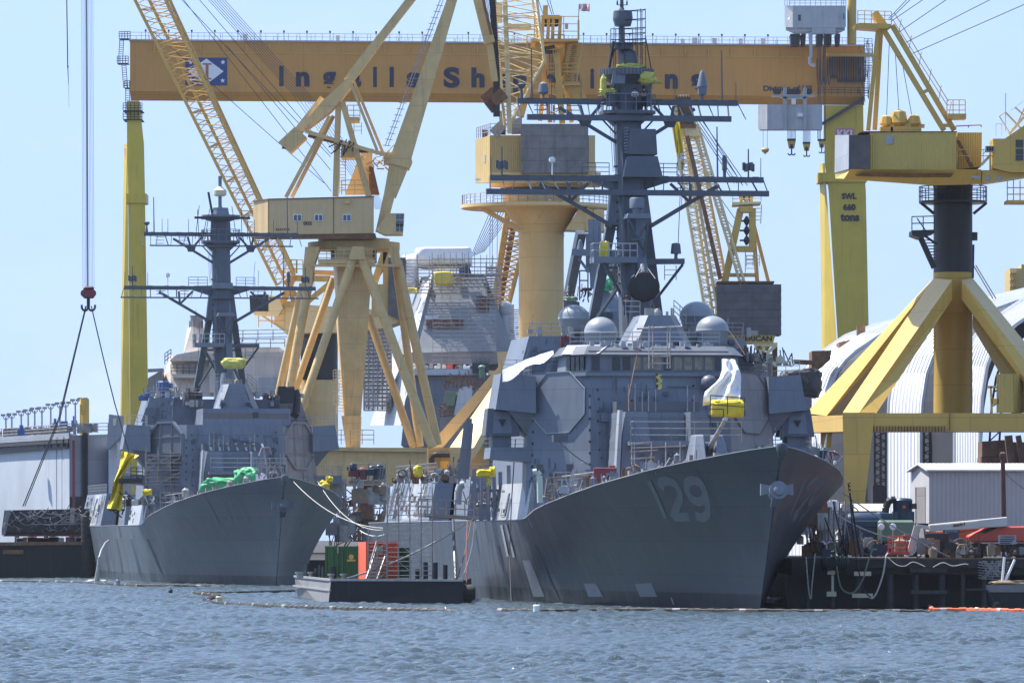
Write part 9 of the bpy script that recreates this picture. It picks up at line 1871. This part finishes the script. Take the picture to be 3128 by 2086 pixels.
for u, lb in ((2692,'round work light with white lens, left one by the green machine'),(2728,'round work light with white lens on the green machine')):
    t = thing('work_light', lb, 'lamp', tuple(Zm(u,1615,-5))); MB().lathe(Zm(u,1608,-5), [(.1,0),(.24,.15),(.27,.3)], 14, (0,-1,.1)).build('housing', MT['dark'], t); MB().lathe(Zm(u,1608,-5.3), [(.25,0),(.2,.04),(0,.06)], 14, (0,-1,.1)).build('lens', MT['white'], t); MB().tube(Zm(u,1612,-5), Zm(u,1690,-5), .06).build('stand', MT['steel'], t)
mb = MB().cbox(Zm(2862,1668,-6), 1.7,1.2,1.9); 
for k in range(5): mb.lathe(Zm(2840+k*11,1646,-6), [(.2,0),(.25,.1),(.15,.3)], 8)
solo(mb, 'gas_bottle_rack', MT['black'], 'black caged rack of gas bottles on the quay', 'rack', bevel=.04)
mb = MB().box(tuple(Zm(2888,1648,-2)), tuple(Zm(2922,1622,0))); mb.cbox(Zm(2905,1620,-1), 1.2,.6,.15); solo(mb, 'steel_bin', MT['bluet'], 'slate blue steel bin under the lift boom', 'bin', bevel=.04)
mb = MB().box(tuple(Zm(2830,1655,-1)), tuple(Zm(2888,1622,1))); mb.box(tuple(Zm(2925,1655,-1)), tuple(Zm(3010,1615,1))); mb.beam(Zm(2905,1618,-1), Zm(2990,1612,-1), .3); solo(mb, 'cable_drum_stand', MT['orange'], 'orange machine body partly hidden behind the white lift boom', 'machine', bevel=.05)
mb = MB().path([Zm(2922,1650,-4),Zm(2940,1660,-4),Zm(2962,1652,-4),Zm(2955,1662,-4),Zm(2930,1660,-4)], .16, 8); solo(mb, 'hose_coil', MT['tarp_y'], 'coil of yellow hose on the quay by the lift', 'hose', smooth=True)
mb = MB(); mb.beam(Zm(2870,1632,-5), Zm(2930,1668,-5), .25,.3); mb.beam(Zm(2880,1660,-5), Zm(2905,1650,-5), .2); mb.cbox(Zm(2902,1678,-5), .7,.6,.6); solo(mb, 'timber_frame', MT['wood'], 'leaning weathered timber frame on the quay edge', 'timber')
mb = MB().lathe(Zm(2935,1676,-5), [(.2,-.3),(.75,-.3),(.75,-.22),(.35,-.2),(.35,.2),(.75,.22),(.75,.3),(.2,.3)], 20, (0,1,.05)); solo(mb, 'cable_reel', MT['junk'], 'wooden cable reel next to the lift wheel', 'reel', smooth='auto')
mb = MB().cbox(Zm(2938,1692,-7), 1.8,1.0,1.1); mb.cbox(Zm(2938,1678,-7), 1.2,.7,.2); solo(mb, 'steel_box', MT['rustb'], 'rusty steel box under the cable reel', 'box', bevel=.04)
clutter(70, 2465, 2850, lambda u: 1700+q4.uniform(-18,2), 420, ['junk','rustb','steel','wood','dark','prim','redpaint','haze_l','white','bluet'], 'small dockyard gear heaped along the quay edge', 'quay gear', 'gear heaped along the quay edge', nm='quay_gear', smin=.3, smax=1.1)
clutter(34, 2850, 3128, lambda u: 1703+q4.uniform(-12,2), 416, ['junk','rustb','steel','wood','dark'], 'small dockyard gear on the quay around the boom lift', 'quay gear', 'gear around the boom lift', nm='quay_gear', smin=.2, smax=.8)
clutter(30, 2440, 2600, lambda u: 1640+q4.uniform(-60,50), 440, ['junk','rustb','steel','scaf','wood','redpaint','white'], 'stacked poles and boxes on the quay behind the near bow', 'quay gear', 'gear on the quay behind the bow', nm='quay_gear', smin=.5, smax=1.5)
clutter(30, 2480, 2560, lambda u: 1400+(u-2480)*.3+q4.uniform(-6,6), 470, ['redpaint','steel','bluet','white','scaf'], 'small red and blue gear beyond the bow rail', 'deck gear', 'gear beyond the bow rail', smin=.4, smax=1.0)
mb = MB()
for k in range(4): p = Zm(2530+k*16,1700,-4); mb.tube(p, p+V(.1,0,M_(150+20*(k % 2),423)), .09, None, 6)
for v in (1560,1600,1650): mb.tube(Zm(2526,v,-4), Zm(2582,v,-4), .05, None, 4)
solo(mb, 'pole_rack', MT['scaf'], 'rack of upright steel poles behind the near bow', 'rack')
# small workboat at the right edge
T = thing('workboat', 'rust-streaked pale pontoon boat bow at the lower right corner', 'boat', (38, 402, 0))
p0, p1 = wl(3020,1862), wl(3160,1862); D_ = 398
MB().frus([W(3028,1862,D_),W(3200,1862,D_),W(3200,1862,D_+4),W(3045,1862,D_+4)], [W(3018,1808,D_),W(3200,1808,D_),W(3200,1808,D_+4),W(3040,1808,D_+4)]).build('hull', MT['barge_d'], T)
MB().frus([W(3015,1808,D_-.05),W(3200,1808,D_-.05),W(3200,1808,D_+4),W(3038,1808,D_+4)], [W(3012,1786,D_-.1),W(3200,1786,D_-.1),W(3200,1786,D_+4),W(3036,1786,D_+4)]).build('gunwale', MT['barge_l'], T)
mb = MB(); mb.tube(W(3061,1778,D_+1), W(3068,1700,D_+1), .09, None, 8); mb.tube(W(3070,1776,D_+1), W(3100,1708,D_+1), .09, None, 8); mb.build('gallows', MT['white'], T)
mb = MB(); mb.blob(W(3085,1780,D_+1), 1.2,.5,.16, seed=2, wr=.3); mb.tube(W(3050,1778,D_+1), W(3120,1780,D_+1), .1); mb.build('deck_roll', MT['wood'], T, True)
mb = MB(); mb.tube(W(3016,1802,D_-.1), W(3045,1850,D_-.2), .05); mb.lathe(W(3046,1850,D_-.2), [(.1,-.3),(.3,-.1),(.3,.2),(.05,.35)], 10); mb.build('fender', MT['rubber'], T)

# ---------------------------------------------------------------- summer haze over the yard
hz = bpy.data.materials.new('thin_haze'); hz.use_nodes = True; hn = hz.node_tree.nodes; hn.clear()
pv = hn.new('ShaderNodeVolumePrincipled'); pv.inputs['Color'].default_value = (.86, .92, 1, 1); pv.inputs['Density'].default_value = .00003; pv.inputs['Anisotropy'].default_value = .2
ho = hn.new('ShaderNodeOutputMaterial'); hz.node_tree.links.new(pv.outputs[0], ho.inputs['Volume'])
struct(MB().box((-2600, -320, -4.5), (2600, 4700, 135)), 'haze', hz, 'stuff')
